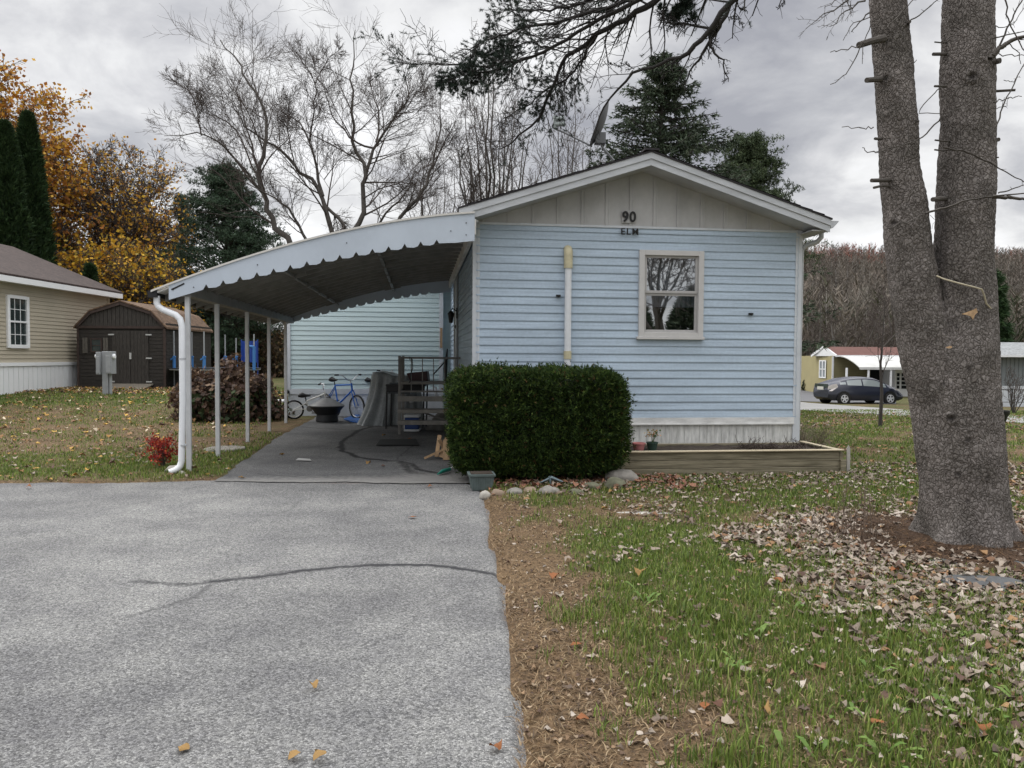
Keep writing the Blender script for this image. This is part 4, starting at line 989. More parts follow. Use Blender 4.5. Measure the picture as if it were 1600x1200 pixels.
def build_hydrangea():
    rs = np.random.RandomState(85); c = W(-4.6, 7.0, 0); root = thing('hydrangea_bush', 'wide brown and purple leaved bush on the lawn behind the carport posts', 'bush', c, 0)
    n = 5200; u = rs.normal(size=(n, 3)); u /= np.linalg.norm(u, axis=1)[:, None]; u[:, 2] = np.abs(u[:, 2])
    r = .55+.45*rs.rand(n)**.5; lump = 1+.16*np.sin(u[:, 0]*9+1)*np.cos(u[:, 2]*7)+.1*np.sin(u[:, 1]*13)
    C = np.stack([u[:, 0]*1.18, u[:, 1]*.9, .06+u[:, 2]*1.10], 1)*(r*lump)[:, None]
    V, Fq = rot_quads(C, .062*(.6+.7*rs.rand(n)), rs, aspect=.85, up=u*.8+np.array([0, 0, .3]), flat=.55)
    low = (C[:, 2] < .65) & (C[:, 0] > -.7)
    c1 = pick([(.085, .05, .038), (.12, .075, .05), (.06, .04, .03), (.17, .11, .065)], n, rs, .2); c2 = pick([(.045, .07, .03), (.06, .085, .035), (.08, .05, .035)], n, rs, .2)
    cc = np.where((low & (rs.rand(n) < .6))[:, None], c2, c1)
    npmesh('foliage', V, Fq, m_leafatt, root, col=cc, world=False)
    b = MB()
    for k in range(60):
        a = rs.rand()*6.28; e = .5+.5*rs.rand(); b.tube([(.12*math.cos(a), .12*math.sin(a), 0), (.5*e*math.cos(a), .4*e*math.sin(a), .5*e), (1.0*e*math.cos(a), .75*e*math.sin(a), .95*e)], [.012, .009, .005], 4)
    b.build('stem', m_twig, root)
    c = G(255, 733); root = thing('red_shrub', 'tiny bright red leaved shrub beside the white downspout', 'shrub', c, 0)
    g = Grow(86)
    for k in range(9):
        a = k*.7; g.limb((0, 0, 0), (.35*math.cos(a), .35*math.sin(a), 1), .30+.1*g.rs.rand(), .006, 0, dict(seg=[4, 3, 2], wig=[.12, .2, .2], up=[.05, 0, 0], tap=[.5, .5, .5], rmin=.002, n=[6, 3], t0=[.2, .2], len=[.45, .5], ang=[.7, .7]))
    V, Fq = tubes(g.polys); npmesh('stem', V, Fq, m_twig, root, world=False)
    pts = np.concatenate([p for p, l in g.tips]); n = 1100; C = pts[g.rs.choice(len(pts), n)]+g.rs.normal(size=(n, 3))*.02
    V, Fq = rot_quads(C, .013*(.6+.8*g.rs.rand(n)), g.rs); npmesh('foliage', V, Fq, m_leafatt, root, col=pick([(.32, .025, .02), (.22, .02, .02), (.42, .07, .03)], n, g.rs, .2), world=False)
    # dry wispy bush at the right corner of the house
    c = W(4.62, .55, 0); root = thing('dry_bush', 'wispy grey brown bush at the right rear corner of the blue house', 'bush', c, 0); g = Grow(87)
    for k in range(46):
        a = g.rs.rand()*6.28; g.limb((.1*math.cos(a), .1*math.sin(a), 0), (.5*math.cos(a)+.1, .5*math.sin(a), 1), .38+.15*g.rs.rand(), .004, 0, dict(seg=[4, 3, 2], wig=[.14, .2, .2], up=[-.05, -.05, 0], tap=[.5, .5, .5], rmin=.0014, n=[7, 3], t0=[.2, .2], len=[.45, .5], ang=[.6, .7]))
    V, Fq = tubes(g.polys); npmesh('stem', V, Fq, M('dry_stems', (.20, .165, .115), .9), root, world=False)
build_hydrangea()

# ------------------------------------------------------------------ twin spruce trunks in the foreground
def bark_mat():
    m = bpy.data.materials.new('spruce_bark'); m.use_nodes = True; N = m.node_tree.nodes; L = m.node_tree.links; b = N['Principled BSDF']
    b.inputs['Roughness'].default_value = .95; b.inputs['Specular IOR Level'].default_value = .15
    tc = N.new('ShaderNodeTexCoord'); mp = N.new('ShaderNodeMapping'); mp.inputs['Scale'].default_value = (1, 1, .75); L.new(tc.outputs['Object'], mp.inputs[0])
    nz = N.new('ShaderNodeTexNoise'); nz.inputs['Scale'].default_value = 16; nz.inputs['Detail'].default_value = 4; L.new(mp.outputs[0], nz.inputs['Vector'])
    ad = N.new('ShaderNodeMix'); ad.data_type = 'RGBA'; ad.blend_type = 'LINEAR_LIGHT'; ad.inputs[0].default_value = .045; L.new(mp.outputs[0], ad.inputs[6]); L.new(nz.outputs['Color'], ad.inputs[7])
    v = N.new('ShaderNodeTexVoronoi'); v.feature = 'DISTANCE_TO_EDGE'; v.inputs['Scale'].default_value = 42; L.new(ad.outputs[2], v.inputs['Vector'])
    vc = N.new('ShaderNodeTexVoronoi'); vc.inputs['Scale'].default_value = 42; L.new(ad.outputs[2], vc.inputs['Vector'])
    n2 = N.new('ShaderNodeTexNoise'); n2.inputs['Scale'].default_value = 90; n2.inputs['Detail'].default_value = 6; n2.inputs['Roughness'].default_value = .7; L.new(mp.outputs[0], n2.inputs['Vector'])
    r = N.new('ShaderNodeValToRGB'); e = r.color_ramp; e.elements[0].position = .3; e.elements[0].color = (.105, .098, .094, 1); e.elements[1].position = .72; e.elements[1].color = (.29, .275, .265, 1)
    L.new(n2.outputs[0], r.inputs[0])
    sc = N.new('ShaderNodeSeparateColor'); L.new(vc.outputs['Color'], sc.inputs[0])
    r3 = N.new('ShaderNodeValToRGB'); r3.color_ramp.elements[0].color = (.80, .78, .76, 1); r3.color_ramp.elements[1].color = (1.14, 1.13, 1.12, 1); L.new(sc.outputs[0], r3.inputs[0])
    r2 = N.new('ShaderNodeValToRGB'); r2.color_ramp.elements[0].position = 0; r2.color_ramp.elements[0].color = (.42, .40, .38, 1); r2.color_ramp.elements[1].position = .10; r2.color_ramp.elements[1].color = (1, 1, 1, 1); L.new(v.outputs['Distance'], r2.inputs[0])
    n4 = N.new('ShaderNodeTexNoise'); n4.inputs['Scale'].default_value = 4.5; n4.inputs['Detail'].default_value = 4; L.new(tc.outputs['Object'], n4.inputs['Vector'])
    r4 = N.new('ShaderNodeValToRGB'); r4.color_ramp.elements[0].position = .35; r4.color_ramp.elements[0].color = (.70, .68, .65, 1); r4.color_ramp.elements[1].position = .65; r4.color_ramp.elements[1].color = (1.12, 1.08, 1.06, 1); L.new(n4.outputs[0], r4.inputs[0])
    c = r.outputs[0]
    for o in (r3, r2, r4):
        x = N.new('ShaderNodeMix'); x.data_type = 'RGBA'; x.blend_type = 'MULTIPLY'; x.inputs[0].default_value = 1; L.new(c, x.inputs[6]); L.new(o.outputs[0], x.inputs[7]); c = x.outputs[2]
    ka = N.new('ShaderNodeAttribute'); ka.attribute_name = 'knot'; x = N.new('ShaderNodeMix'); x.data_type = 'RGBA'; L.new(ka.outputs['Fac'], x.inputs[0]); L.new(c, x.inputs[6]); x.inputs[7].default_value = (.045, .04, .038, 1); c = x.outputs[2]
    L.new(c, b.inputs['Base Color'])
    h = N.new('ShaderNodeMath'); h.operation = 'MINIMUM'; L.new(v.outputs['Distance'], h.inputs[0]); h.inputs[1].default_value = .2
    h2 = N.new('ShaderNodeMath'); h2.operation = 'MULTIPLY_ADD'; L.new(sc.outputs[1], h2.inputs[0]); h2.inputs[1].default_value = .12; L.new(h.outputs[0], h2.inputs[2])
    h3 = N.new('ShaderNodeMath'); h3.operation = 'MULTIPLY_ADD'; L.new(n2.outputs[0], h3.inputs[0]); h3.inputs[1].default_value = .15; L.new(h2.outputs[0], h3.inputs[2])
    bp = N.new('ShaderNodeBump'); bp.inputs['Strength'].default_value = 1; bp.inputs['Distance'].default_value = .03; L.new(h3.outputs[0], bp.inputs['Height']); L.new(bp.outputs[0], b.inputs['Normal'])
    return m
m_bark = bark_mat()
m_deadwood = M('dead_branch', (.085, .075, .065), .9, var=.3, scale=20, bump=.3)
def build_twin():
    Yc = 5.50
    root = thing('spruce_tree', 'twin trunked spruce with scaly grey bark in the right foreground', 'tree', (TREE[0], TREE[1], 0), 0)
    def lr(px0, px1, y, Yd):   # left and right edges at a photo row -> centre, radius, z
        a = P(px0, y, Yd); b = P(px1, y, Yd); return ((a.x+b.x)/2, Yd, (a.z+b.z)/2, (b.x-a.x)/2*.985)
    left = [(1352, 1400, -400), (1354, 1408, -200), (1360, 1416, 0), (1366, 1421, 80), (1370, 1428, 160), (1376, 1434, 240), (1381, 1444, 310), (1388, 1456, 400), (1397, 1468, 470), (1409, 1490, 540), (1424, 1510, 620), (1436, 1525, 700), (1445, 1540, 790)]
    right = [(1484, 1540, -400), (1480, 1545, -200), (1477, 1549, 0), (1472, 1550, 90), (1473, 1551, 180), (1469, 1551, 270), (1466, 1550, 330), (1464, 1549, 420), (1460, 1552, 500), (1440, 1550, 580), (1438, 1553, 650), (1441, 1557, 700), (1446, 1562, 750), (1446, 1570, 800), (1441, 1580, 838), (1428, 1594, 865), (1405, 1612, 885)]
    def ring_mesh(ctrl, Yd, flare, seed, zmin):
        c = [lr(*q, Yd) for q in ctrl]; c.sort(key=lambda q: q[2]); c = np.array(c)
        # extend upward with a taper to a real tree height
        top = c[-1].copy(); dx = (c[-1][0]-c[-3][0])/(c[-1][2]-c[-3][2])
        ext = [[top[0]+dx*k*1.2, top[1], top[2]+1.2*k, top[3]*(1-.08*k)] for k in range(1, 8)]
        c = np.vstack([c, ext]); zs = np.arange(zmin, 6.2, .012); zs = np.concatenate([zs, np.arange(6.2, c[-1][2], .1)])
        n = 180; th = np.arange(n)*2*math.pi/n
        cx = np.interp(zs, c[:, 2], c[:, 0]); cr = np.interp(zs, c[:, 2], c[:, 3]); 
        # smooth
        k = np.hanning(41); k /= k.sum(); pad = lambda a: np.convolve(np.pad(a, 20, 'edge'), k, 'valid'); cx = pad(cx); cr = pad(cr)
        T, Z = np.meshgrid(th, zs); Rr = np.repeat(cr[:, None], n, 1)
        if flare:   # buttress roots
            f = np.clip((.40-Z)/.40, 0, 1)**2; Rr = Rr*(1+.15*f*np.sin(T*5+seed)+.10*f*np.sin(T*3+1.3))
        Rr = Rr*(1+.035*np.sin(T*2+Z*1.3+seed)+.02*np.sin(T*5-Z*2.1))
        xx = cx[:, None]+Rr*np.cos(T); yy = Yd+Rr*np.sin(T)
        flat = np.stack([xx.ravel(), yy.ravel(), Z.ravel()], 1)
        d = np.empty(len(flat)); 
        for i in range(len(flat)):
            q = flat[i]; qq = Vector((q[0]*26, q[1]*26, q[2]*17)); w = noise.noise(qq*.8)*.7
            dd = noise.voronoi(qq+Vector((w, w, w*.5)))[0]; d[i] = min(dd[1]-dd[0], .45)*.012+noise.noise(qq*.22)*.014
        cosT = np.cos(T).ravel(); sinT = np.sin(T).ravel()
        kn = np.zeros(len(flat)); rr0 = Rr.ravel(); cxr = np.repeat(cx, n)
        for kx, ky, kr in KNOTS:   # healed limb scars: a rim round a dark dimple
            p = P(kx, ky, Yd-.28); iz = min(np.searchsorted(zs, p.z), len(zs)-1); cc_ = (p.x-cx[iz])/cr[iz]
            if abs(cc_) > .93: continue
            tk = -math.acos(cc_); dd2 = np.hypot(((T.ravel()-tk+math.pi) % (2*math.pi)-math.pi)*rr0, (flat[:, 2]-p.z)*1.25)/kr
            dd2 = dd2*(1+.25*np.sin(T.ravel()*60)*.5)
            kn = np.maximum(kn, .85*np.exp(-(dd2/.75)**2)); d += kr*(.30*np.exp(-((dd2-1.05)/.35)**2)-.35*np.exp(-(dd2/.6)**2))
        flat[:, 0] += d*cosT; flat[:, 1] += d*sinT
        m = len(zs); i = np.arange(m-1)[:, None]*n; j = np.arange(n)[None]; Fq = np.stack([i+j, i+(j+1) % n, i+n+(j+1) % n, i+n+j], -1).reshape(-1, 4)
        return flat, Fq, kn
    KNOTS = [(1509, 510, .020), (1488, 601, .024), (1496, 655, .035), (1519, 575, .020), (1512, 438, .028), (1516, 688, .026), (1505, 743, .024), (1516, 785, .018), (1545, 747, .022), (1510, 37, .05), (1535, 110, .04), (1507, 210, .045), (1500, 303, .04), (1420, 340, .035), (1407, 107, .03), (1403, 470, .02), (1430, 560, .018), (1460, 700, .02), (1478, 820, .022), (1540, 610, .018)]
    V1, F1, cl = ring_mesh(left, Yc+.03, False, 1.0, .35); V2, F2, cr_ = ring_mesh(right, Yc, True, 2.0, -.08)
    npmesh('trunk', V1, F1, m_bark, root, smooth=True, vcol={'knot': cl}); npmesh('trunk', V2, F2, m_bark, root, smooth=True, vcol={'knot': cr_})
    # stubs of sawn limbs and thin dead twigs: measured on the photo (detail view offset 1240, scale 3)
    rs = np.random.RandomState(5)
    def q3(x, y, Y): return P(1240+x/3, y/3, Y-.12)
    stubs = [((392, 372), (342, 376), 5.5, .018), ((425, 843), (365, 846), 5.5, .014), ((425, 874), (376, 880), 5.5, .009), ((700, 252), (655, 254), 5.5, .012), ((690, 930), (652, 935), 5.45, .016),
             ((920, 310), (968, 284), 5.45, .020), ((930, 655), (962, 654), 5.5, .014), ((700, 200), (662, 197), 5.5, .005), ((695, 405), (662, 404), 5.45, .008), ((705, 662), (664, 657), 5.45, .006), ((700, 703), (662, 702), 5.45, .006),
             ((560, 570), (586, 568), 5.5, .007), ((400, 650), (382, 650), 5.5, .010), ((930, 740), (960, 738), 5.45, .005), ((535, 108), (545, 102), 5.5, .01), ((935, 428), (1040, 422), 5.5, .009), ((380, 180), (305, 212), 5.45, .022)]
    for a, b, Y, r in stubs:
        m = MB(); p0 = q3(a[0]*.93+b[0]*.07 if False else a[0]+(a[0]-b[0])*.6, a[1], Y+.1); p1 = q3(*b, Y); mid = (p0+p1)/2+Vector((0, 0, rs.normal()*.004))
        m.tube([p0, mid, p1], [r*1.25, r*1.05, r], 8); m.build('branch_stub', m_deadwood, root, world=True, smooth=False)
    twigs = [([(375, 596), (330, 601), (226, 596)], 5.45, .005), ([(690, 545), (640, 620), (560, 665), (400, 712), (350, 712), (322, 692)], 5.35, .006),
             ([(860, 650), (800, 590)], 5.3, .004), ([(690, 410), (640, 460), (580, 525), (700, 535), (790, 500), (880, 430), (935, 320)], 5.3, .004),
             ([(920, 275), (960, 230), (1010, 195), (1100, 165)], 5.4, .020), ([(960, 225), (1000, 150), (1040, 60), (1100, -60)], 5.4, .008), ([(1000, 195), (1060, 250), (1065, 300)], 5.4, .004), ([(930, 180), (1000, 160), (1100, 145)], 5.35, .006),
             ([(985, -20), (1000, 80), (1060, 200), (1100, 260)], 5.3, .006), ([(930, 620), (980, 500), (1040, 380), (1100, 270)], 5.3, .006), ([(620, 1000), (700, 975), (830, 935), (930, 920), (1090, 905)], 5.25, .009), ([(930, 920), (1010, 925), (1100, 938)], 5.3, .015),
             ([(440, 1070), (560, 1030), (640, 990)], 5.3, .005), ([(700, 690), (800, 710), (920, 760), (1000, 810), (1090, 860)], 5.25, .007), ([(960, 905), (1020, 885), (1090, 865)], 5.3, .006), ([(930, 255), (1000, 256), (1090, 262)], 5.35, .005),
             ([(935, 480), (1000, 460), (1070, 452)], 5.4, .005), ([(935, 510), (1000, 495), (1010, 460)], 5.4, .003), ([(545, 100), (600, 60), (680, -5)], 5.5, .006), ([(440, 130), (500, 60), (570, -10)], 5.3, .006),
             ([(310, 212), (240, 232), (172, 245)], 5.4, .005), ([(325, 200), (300, 260), (245, 350), (172, 396)], 5.4, .005), ([(360, 120), (330, 200), (322, 300)], 5.4, .004), ([(355, 60), (310, 100), (270, 150)], 5.4, .006), ([(360, 80), (280, 110), (232, 190)], 5.4, .004),
             ([(940, -10), (935, 120), (932, 260)], 5.5, .005), ([(800, 20), (795, 100), (798, 150)], 5.3, .003), ([(640, 1008), (665, 1030), (650, 1070)], 5.4, .002), ([(945, 120), (980, 130), (1030, 110), (1100, 10)], 5.35, .004), ([(985, 375), (1030, 382), (1060, 360)], 5.35, .003), ([(550, 300), (577, 280)], 5.5, .004)]
    for pts, Y, r in twigs:
        g = Grow(int(r*1e4)+len(pts)); pp = np.array([tuple(q3(x, y, Y)) for x, y in pts]); t_ = np.linspace(0, len(pp)-1, 3*len(pp)); pp = np.stack([np.interp(t_, range(len(pp)), pp[:, a]) for a in range(3)], 1); pp[1:-1] += g.rs.normal(size=(len(pp)-2, 3))*.004
        L_ = np.linalg.norm(np.diff(pp, axis=0), axis=1).sum()
        g.add(pp, np.linspace(r, r*.55, len(pp)), 0, L_, dict(seg=[3, 3], wig=[.1, .2], up=[0, 0], tap=[.5, .5], rmin=.0016, n=[3], t0=[.3], len=[.16], ang=[.9]))
        V, Fq = tubes(g.polys); npmesh('dead_branch', V, Fq, m_deadwood, root)
    # dead twiggy sprays at the top left of the left trunk
    g = Grow(97)
    for a, b, r in (((350, -20), (170, 120), .008), ((340, -60), (60, 125), .009), ((300, -80), (150, 40), .008)):
        p0 = np.array(q3(*a, 5.6)); p1 = np.array(q3(*b, 5.3)); t_ = np.linspace(0, 1, 8)[:, None]; g.add(p0*(1-t_)+p1*t_+g.rs.normal(size=(8, 3))*.01, np.linspace(r, .002, 8), 0, .55, dict(seg=[4, 3, 3], wig=[.12, .2, .2], up=[-.05, 0, 0], tap=[.4, .5, .5], rmin=.0016, n=[8, 3], t0=[.15, .2], len=[.35, .4], ang=[.7, .8]))
    V, Fq = tubes(g.polys); npmesh('dead_branch', V, Fq, m_deadwood, root)
    # living boughs sweeping over the roof (detail view offset 620, scale 2.424)
    g = Grow(98); rs = g.rs
    def q2(x, y, Y): return P(620+x/2.424, y/2.424, Y)
    limbs = [([(1880, -500), (1500, -330), (1180, -130), (980, 0), (880, 60), (760, 130), (640, 220), (590, 330), (545, 440), (470, 510), (390, 565)], 5.7, 6.9, .034, .005, 1),
             ([(1180, -130), (870, 20), (700, 110), (560, 200), (380, 250), (200, 250), (0, 235)], 6.0, 6.6, .022, .004, 1),
             ([(1100, -120), (900, 0), (700, 55), (560, 95), (430, 120), (350, 150), (240, 185)], 6.1, 6.4, .022, .004, 1),
             ([(1100, -130), (850, -40), (650, 30), (520, 40), (420, 30)], 6.2, 6.6, .02, .004, 1),
             ([(760, 130), (700, 230), (640, 300), (560, 340), (500, 400), (400, 450)], 6.4, 6.8, .014, .004, 1),
             ([(560, 200), (430, 250), (300, 280), (180, 300)], 6.4, 6.2, .010, .003, 1), ([(600, 190), (500, 160), (380, 200), (250, 220)], 6.4, 6.6, .010, .003, 1),
             ([(1900, -450), (1500, -200), (1270, 0), (1190, 110), (1100, 200), (1000, 240), (880, 290), (790, 390), (735, 530)], 5.7, 6.3, .030, .004, 0),
             ([(1260, 20), (1180, 150), (1200, 200), (1230, 240), (1255, 310)], 6.0, 5.9, .018, .003, 0), ([(1230, 70), (1180, 170), (1120, 260), (1085, 330)], 6.0, 6.1, .016, .003, 0),
             ([(1200, 110), (1050, 90), (1000, 40)], 6.0, 6.2, .012, .003, 1), ([(1130, 180), (1050, 250), (1000, 300)], 6.0, 6.2, .008, .003, 0), ([(880, 290), (900, 260), (780, 245)], 6.2, 6.2, .006, .002, 0),
             ([(1270, -10), (1310, 30), (1330, 45)], 6, 6, .006, .002, 0), ([(1450, -40), (1470, 20), (1440, 30)], 6, 6, .004, .002, 0), ([(1150, -60), (1080, 30), (1050, 60)], 6, 6.2, .012, .003, 1), ([(1230, 60), (1290, 60), (1310, 100)], 6, 6, .005, .002, 0)]
    cfgN = dict(rf=.42, seg=[5, 4, 3], wig=[.10, .14, .2], up=[-.06, -.05, 0], tap=[.4, .4, .5], rmin=.0026, n=[15, 5], t0=[.22, .2], len=[.26, .45], ang=[.75, .8])
    tips = []
    for pts, a, b, r0, r1, green in limbs:
        pp = np.array([tuple(q2(x, y, a+(b-a)*i/(len(pts)-1))) for i, (x, y) in enumerate(pts)]); t_ = np.linspace(0, len(pp)-1, 3*len(pp)); pp = np.stack([np.interp(t_, range(len(pp)), pp[:, k]) for k in range(3)], 1); pp[1:-1] += rs.normal(size=(len(pp)-2, 3))*.008
        n0 = len(g.tips); L_ = np.linalg.norm(np.diff(pp, axis=0), axis=1).sum(); cf = dict(cfgN, n=[38 if green else 16, 8 if green else 5]); g.add(pp, np.linspace(r0, r1, len(pp)), 0, min(L_, 2.6)*(.9 if green else .62), cf)
        if green: tips += [q[0] for q in g.tips[n0:]]+[pp[len(pp)//3:]]
    V, Fq = tubes(g.polys); bo = npmesh('bough', V, Fq, M('bough_bark', (.03, .027, .025), .9, var=.3, scale=20), root)
    # needles in tufts, thinning out irregularly as on an old tree
    C = []; D = []
    for t in tips:
        c0 = t[-1]; w = noise.noise(Vector(c0)*1.9)
        if w < -.08: continue
        for k in range(len(t)-1):
            m = 7; s = rs.rand(m, 1); C.append(t[k]*(1-s)+t[k+1]*s); d = (t[k+1]-t[k]); d = d/(np.linalg.norm(d)+1e-9); D.append(np.repeat(d[None], m, 0))
    C = np.concatenate(C); D = np.concatenate(D); V, Ft = needles(C, D, .026, .0034, rs, .9, 7)
    npmesh('needles', V, Ft, m_needle, bo, col=np.repeat(pick([(.03, .045, .035), (.045, .065, .05), (.02, .03, .02)], len(C), rs, .25), 7, 0))
    # pale cord looped round the right trunk
    m = MB(); pts = [(1463, 431, 5.36), (1475, 436, 5.34), (1500, 443, 5.31), (1520, 448, 5.31), (1534, 452, 5.33), (1538, 462, 5.36), (1541, 474, 5.38), (1549, 483, 5.43)]
    m.tube([P(q[0], q[1], q[2]-.13) for q in pts], .0055, 8)
    o = m.build('cord', M('pale_cord', (.46, .41, .30), .8), origin=P(1500, 443, 5.18), smooth=True); tag(o, 'pale tan cord hanging across the right hand spruce trunk', 'cord')
    # bare wood wound
    w = MB(); c = P(1517, 489, 5.165); w.add([c+Vector((x*.001, y*.001, z*.001)) for x, y, z in ((-62, 6, -8), (-30, -6, -14), (0, -8, -26), (14, -4, -48), (26, -6, -12), (50, 4, 6), (34, -4, 34), (8, -9, 20), (-24, -7, 8))]+[c+Vector((0, .03, 0))], [tuple(range(9))]+[(i, (i+1)%9, 9) for i in range(9)]); w.build('wood_wound', M('bare_wood', (.45, .30, .17), .8, var=.3, scale=40), root, world=True)
    w = MB(); c = P(1483, 542, 5.18); w.add([c+Vector((x*.001, y*.001, z*.001)) for x, y, z in ((-24, 4, -4), (-4, -5, -12), (16, -3, -6), (22, 2, 4), (2, -5, 8))]+[c+Vector((0, .03, 0))], [tuple(range(5))]+[(i, (i+1)%5, 5) for i in range(5)]); w.build('wood_wound', MATS['bare_wood'], root, world=True)
build_twin()
def young_tree():
    b = G(1375, 668); g = Grow(101); top = P(1372, 465, b.y).z; q = np.array([[b.x, b.y, b.z-.05], [b.x+.02, b.y, b.z+.7], [b.x-.02, b.y, b.z+1.3], [b.x, b.y, top*.6], [b.x+.05, b.y, top]])
    t_ = np.linspace(0, 4, 13); q = np.stack([np.interp(t_, range(5), q[:, a]) for a in range(3)], 1)
    g.add(q, np.linspace(.045, .006, 13), 0, 2.5, dict(BARE, n=[14, 5, 3], t0=[.38, .2, .2], len=[.40, .45, .5], up=[.14, .12, .05, 0], ang=[.6, .6, .7], rmin=.004, wig=[.08, .1, .15, .2]))
    tree_thing('young_tree', 'slender leafless young tree on the lawn in front of the dark car', 'tree', tuple(b), g, m_barkdk, branch_r=.03)
young_tree()

# ------------------------------------------------------------------ neighbouring beige house and dark shed on the left
def build_left():
    Xw, Y0, Y1, gz = -13.84, 9.0, 26.0, .2
    root = thing('beige_house', 'beige sided house with brown roof and white skirting at the left edge', 'house', (Xw, Y0, gz), 0)
    m_tan = M('tan_siding', (.42, .375, .29), .65, var=.06, scale=1.5)
    m_brown = M('brown_shingle', (.062, .045, .04), .95, var=.25, scale=3, bump=.4, bscale=30, fine=.35, fscale=14)
    w = MB(); w.box((Xw-7, Y0, 0), (Xw-.03, Y1-.03, 3.38)); siding(w, lambda a, o, z: (Xw-.03+o, a, z), Y0, Y1-.05, 1.12, 3.36, hole=(20.75, 21.62, 1.56, 2.94), e=.112, d=.016); w.build('wall', m_tan, root, world=True)
    t = MB(); t.box((Xw-.04, Y1-.09, 1.05), (Xw+.015, Y1+.01, 3.38)); t.build('corner_trim', m_tan, root, world=True)
    s = MB(); s.box((Xw-.02, Y0, 1.02), (Xw+.03, Y1, 1.12)); y = Y0
    while y < Y1-.2: s.box((Xw-.029, y+.008, .12), (Xw+.0, y+.20, 1.02)); y += .21
    s.build('skirting', m_winwhite, root, world=True)
    r = MB(); r.prism([(Xw+.30, 3.46), (Xw-3.5, 5.02), (Xw-7.3, 3.46), (Xw-7.3, 3.50), (Xw-3.5, 5.08), (Xw+.30, 3.52)], Y0-.3, Y1+.35); ro = r.build('roof', m_brown, root, world=True)
    f = MB(); f.box((Xw+.26, Y0-.3, 3.30), (Xw+.30, Y1+.33, 3.465)).box((Xw-.02, Y0-.3, 3.31), (Xw+.259, Y1+.33, 3.33)); f.build('fascia', m_winwhite, ro, world=True)
    f = MB(); f.prism([(Xw+.26, 3.30), (Xw-3.5, 4.84), (Xw-7.3, 3.30), (Xw-7.3, 3.455), (Xw-3.5, 5.01), (Xw+.26, 3.455)], Y1+.30, Y1+.33); f.build('rake_board', m_winwhite, ro, world=True)
    g = MB(); g.prism([(Xw-.03, 3.38), (Xw-3.5, 4.86), (Xw-7, 3.38)], Y1-.06, Y1-.03); g.build('gable', m_tan, root, world=True)
    w = MB(); a, b, z0, z1 = 20.78, 21.60, 1.58, 2.93
    w.box((Xw-.03, a-.06, z0-.05), (Xw+.03, a+.05, z1+.05)).box((Xw-.03, b-.05, z0-.05), (Xw+.03, b+.06, z1+.05)).box((Xw-.03, a+.05, z1-.03), (Xw+.03, b-.05, z1+.06)).box((Xw-.03, a+.05, z0-.06), (Xw+.035, b-.05, z0+.04)).box((Xw-.02, a+.05, 2.235), (Xw+.02, b-.05, 2.285))
    wf = w.build('window', m_winwhite, root, world=True)
    p = MB(); p.box((Xw-.028, a+.05, z0+.04), (Xw-.012, b-.05, z1-.03)); p.build('pane', M('dark_pane', (.035, .05, .05), .12, var=.4, scale=2, spec=.8), wf, world=True)
    mu = MB()
    for k in (1, 2): yy = a+.05+(b-a-.1)*k/3; mu.box((Xw-.012, yy-.009, z0+.04), (Xw-.004, yy+.009, z1-.03))
    for zz in (1.9, 2.6): mu.box((Xw-.012, a+.05, zz-.009), (Xw-.003, b-.05, zz+.009))
    mu.build('muntins', m_winwhite, wf, world=True)
    # shed
    m_sh = M('shed_boards', (.065, .058, .05), .9, var=.6, scale=4, stretch=(14, 14, 1.6), c2=(.020, .017, .015), bump=.5, bscale=12)
    m_shh = M('shed_boards_level', (.05, .044, .038), .9, var=.6, scale=4, stretch=(1.2, 1.2, 14), c2=(.02, .017, .015), bump=.5, bscale=12)
    m_trim = M('shed_trim', (.055, .038, .032), .9, var=.3, scale=6)
    m_shr = M('shed_shingle', (.15, .095, .06), .95, var=.35, scale=3, bump=.3, bscale=30, fine=.3, fscale=12)
    X0, X1, Yf, Yb = -13.52, -10.78, 23.5, 27.0; g0 = .26; ez, pz = 2.25, 3.02; cx = (X0+X1)/2
    root = thing('garden_shed', 'dark weathered wooden barn shed with double doors and a shingled roof', 'shed', (cx, Yf, g0), 0)
    prof = [(X0, ez), (X0+.42, ez+.43), (cx, pz-.04), (X1-.42, ez+.43), (X1, ez)]
    w = MB(); w.prism([(X0, g0+.05), (X0, ez)]+prof[1:4]+[(X1, ez), (X1, g0+.05)], Yf+.03, Yb)
    z = g0+.08
    while z < ez: w.box((X1-.0, Yf+.03, z), (X1+.018, Yb, z+.10)).box((X0+.05, Yf+.005, z), (X0+1.08, Yf+.0299, z+.10)).box((X1-.62, Yf+.005, z), (X1-.05, Yf+.0299, z+.10)); z += .112
    w.build('wall', m_shh, root, world=True)
    w = MB(); x = X0+.06
    def zp(x):
        return float(np.interp(x, [X0, X0+.42, cx, X1-.42, X1], [ez, ez+.43, pz-.04, ez+.43, ez]))
    while x < X1-.1:
        w.add([(x+.004, Yf, ez+.0), (x+.12, Yf, ez+.0), (x+.12, Yf, zp(x+.12)-.03), (x+.004, Yf, zp(x)-.03), (x+.004, Yf+.028, ez), (x+.12, Yf+.028, ez), (x+.12, Yf+.028, zp(x+.12)-.03), (x+.004, Yf+.028, zp(x)-.03)], [(0, 1, 2, 3), (0, 4, 5, 1), (0, 3, 7, 4), (1, 5, 6, 2), (3, 2, 6, 7)]); x += .127
    w.build('gable_boards', m_sh, root, world=True)
    t = MB()
    for a, b in zip(prof[:-1], prof[1:]): t.bar((a[0], Yf-.03, a[1]-.03), (b[0], Yf-.03, b[1]-.03), .05, .09)
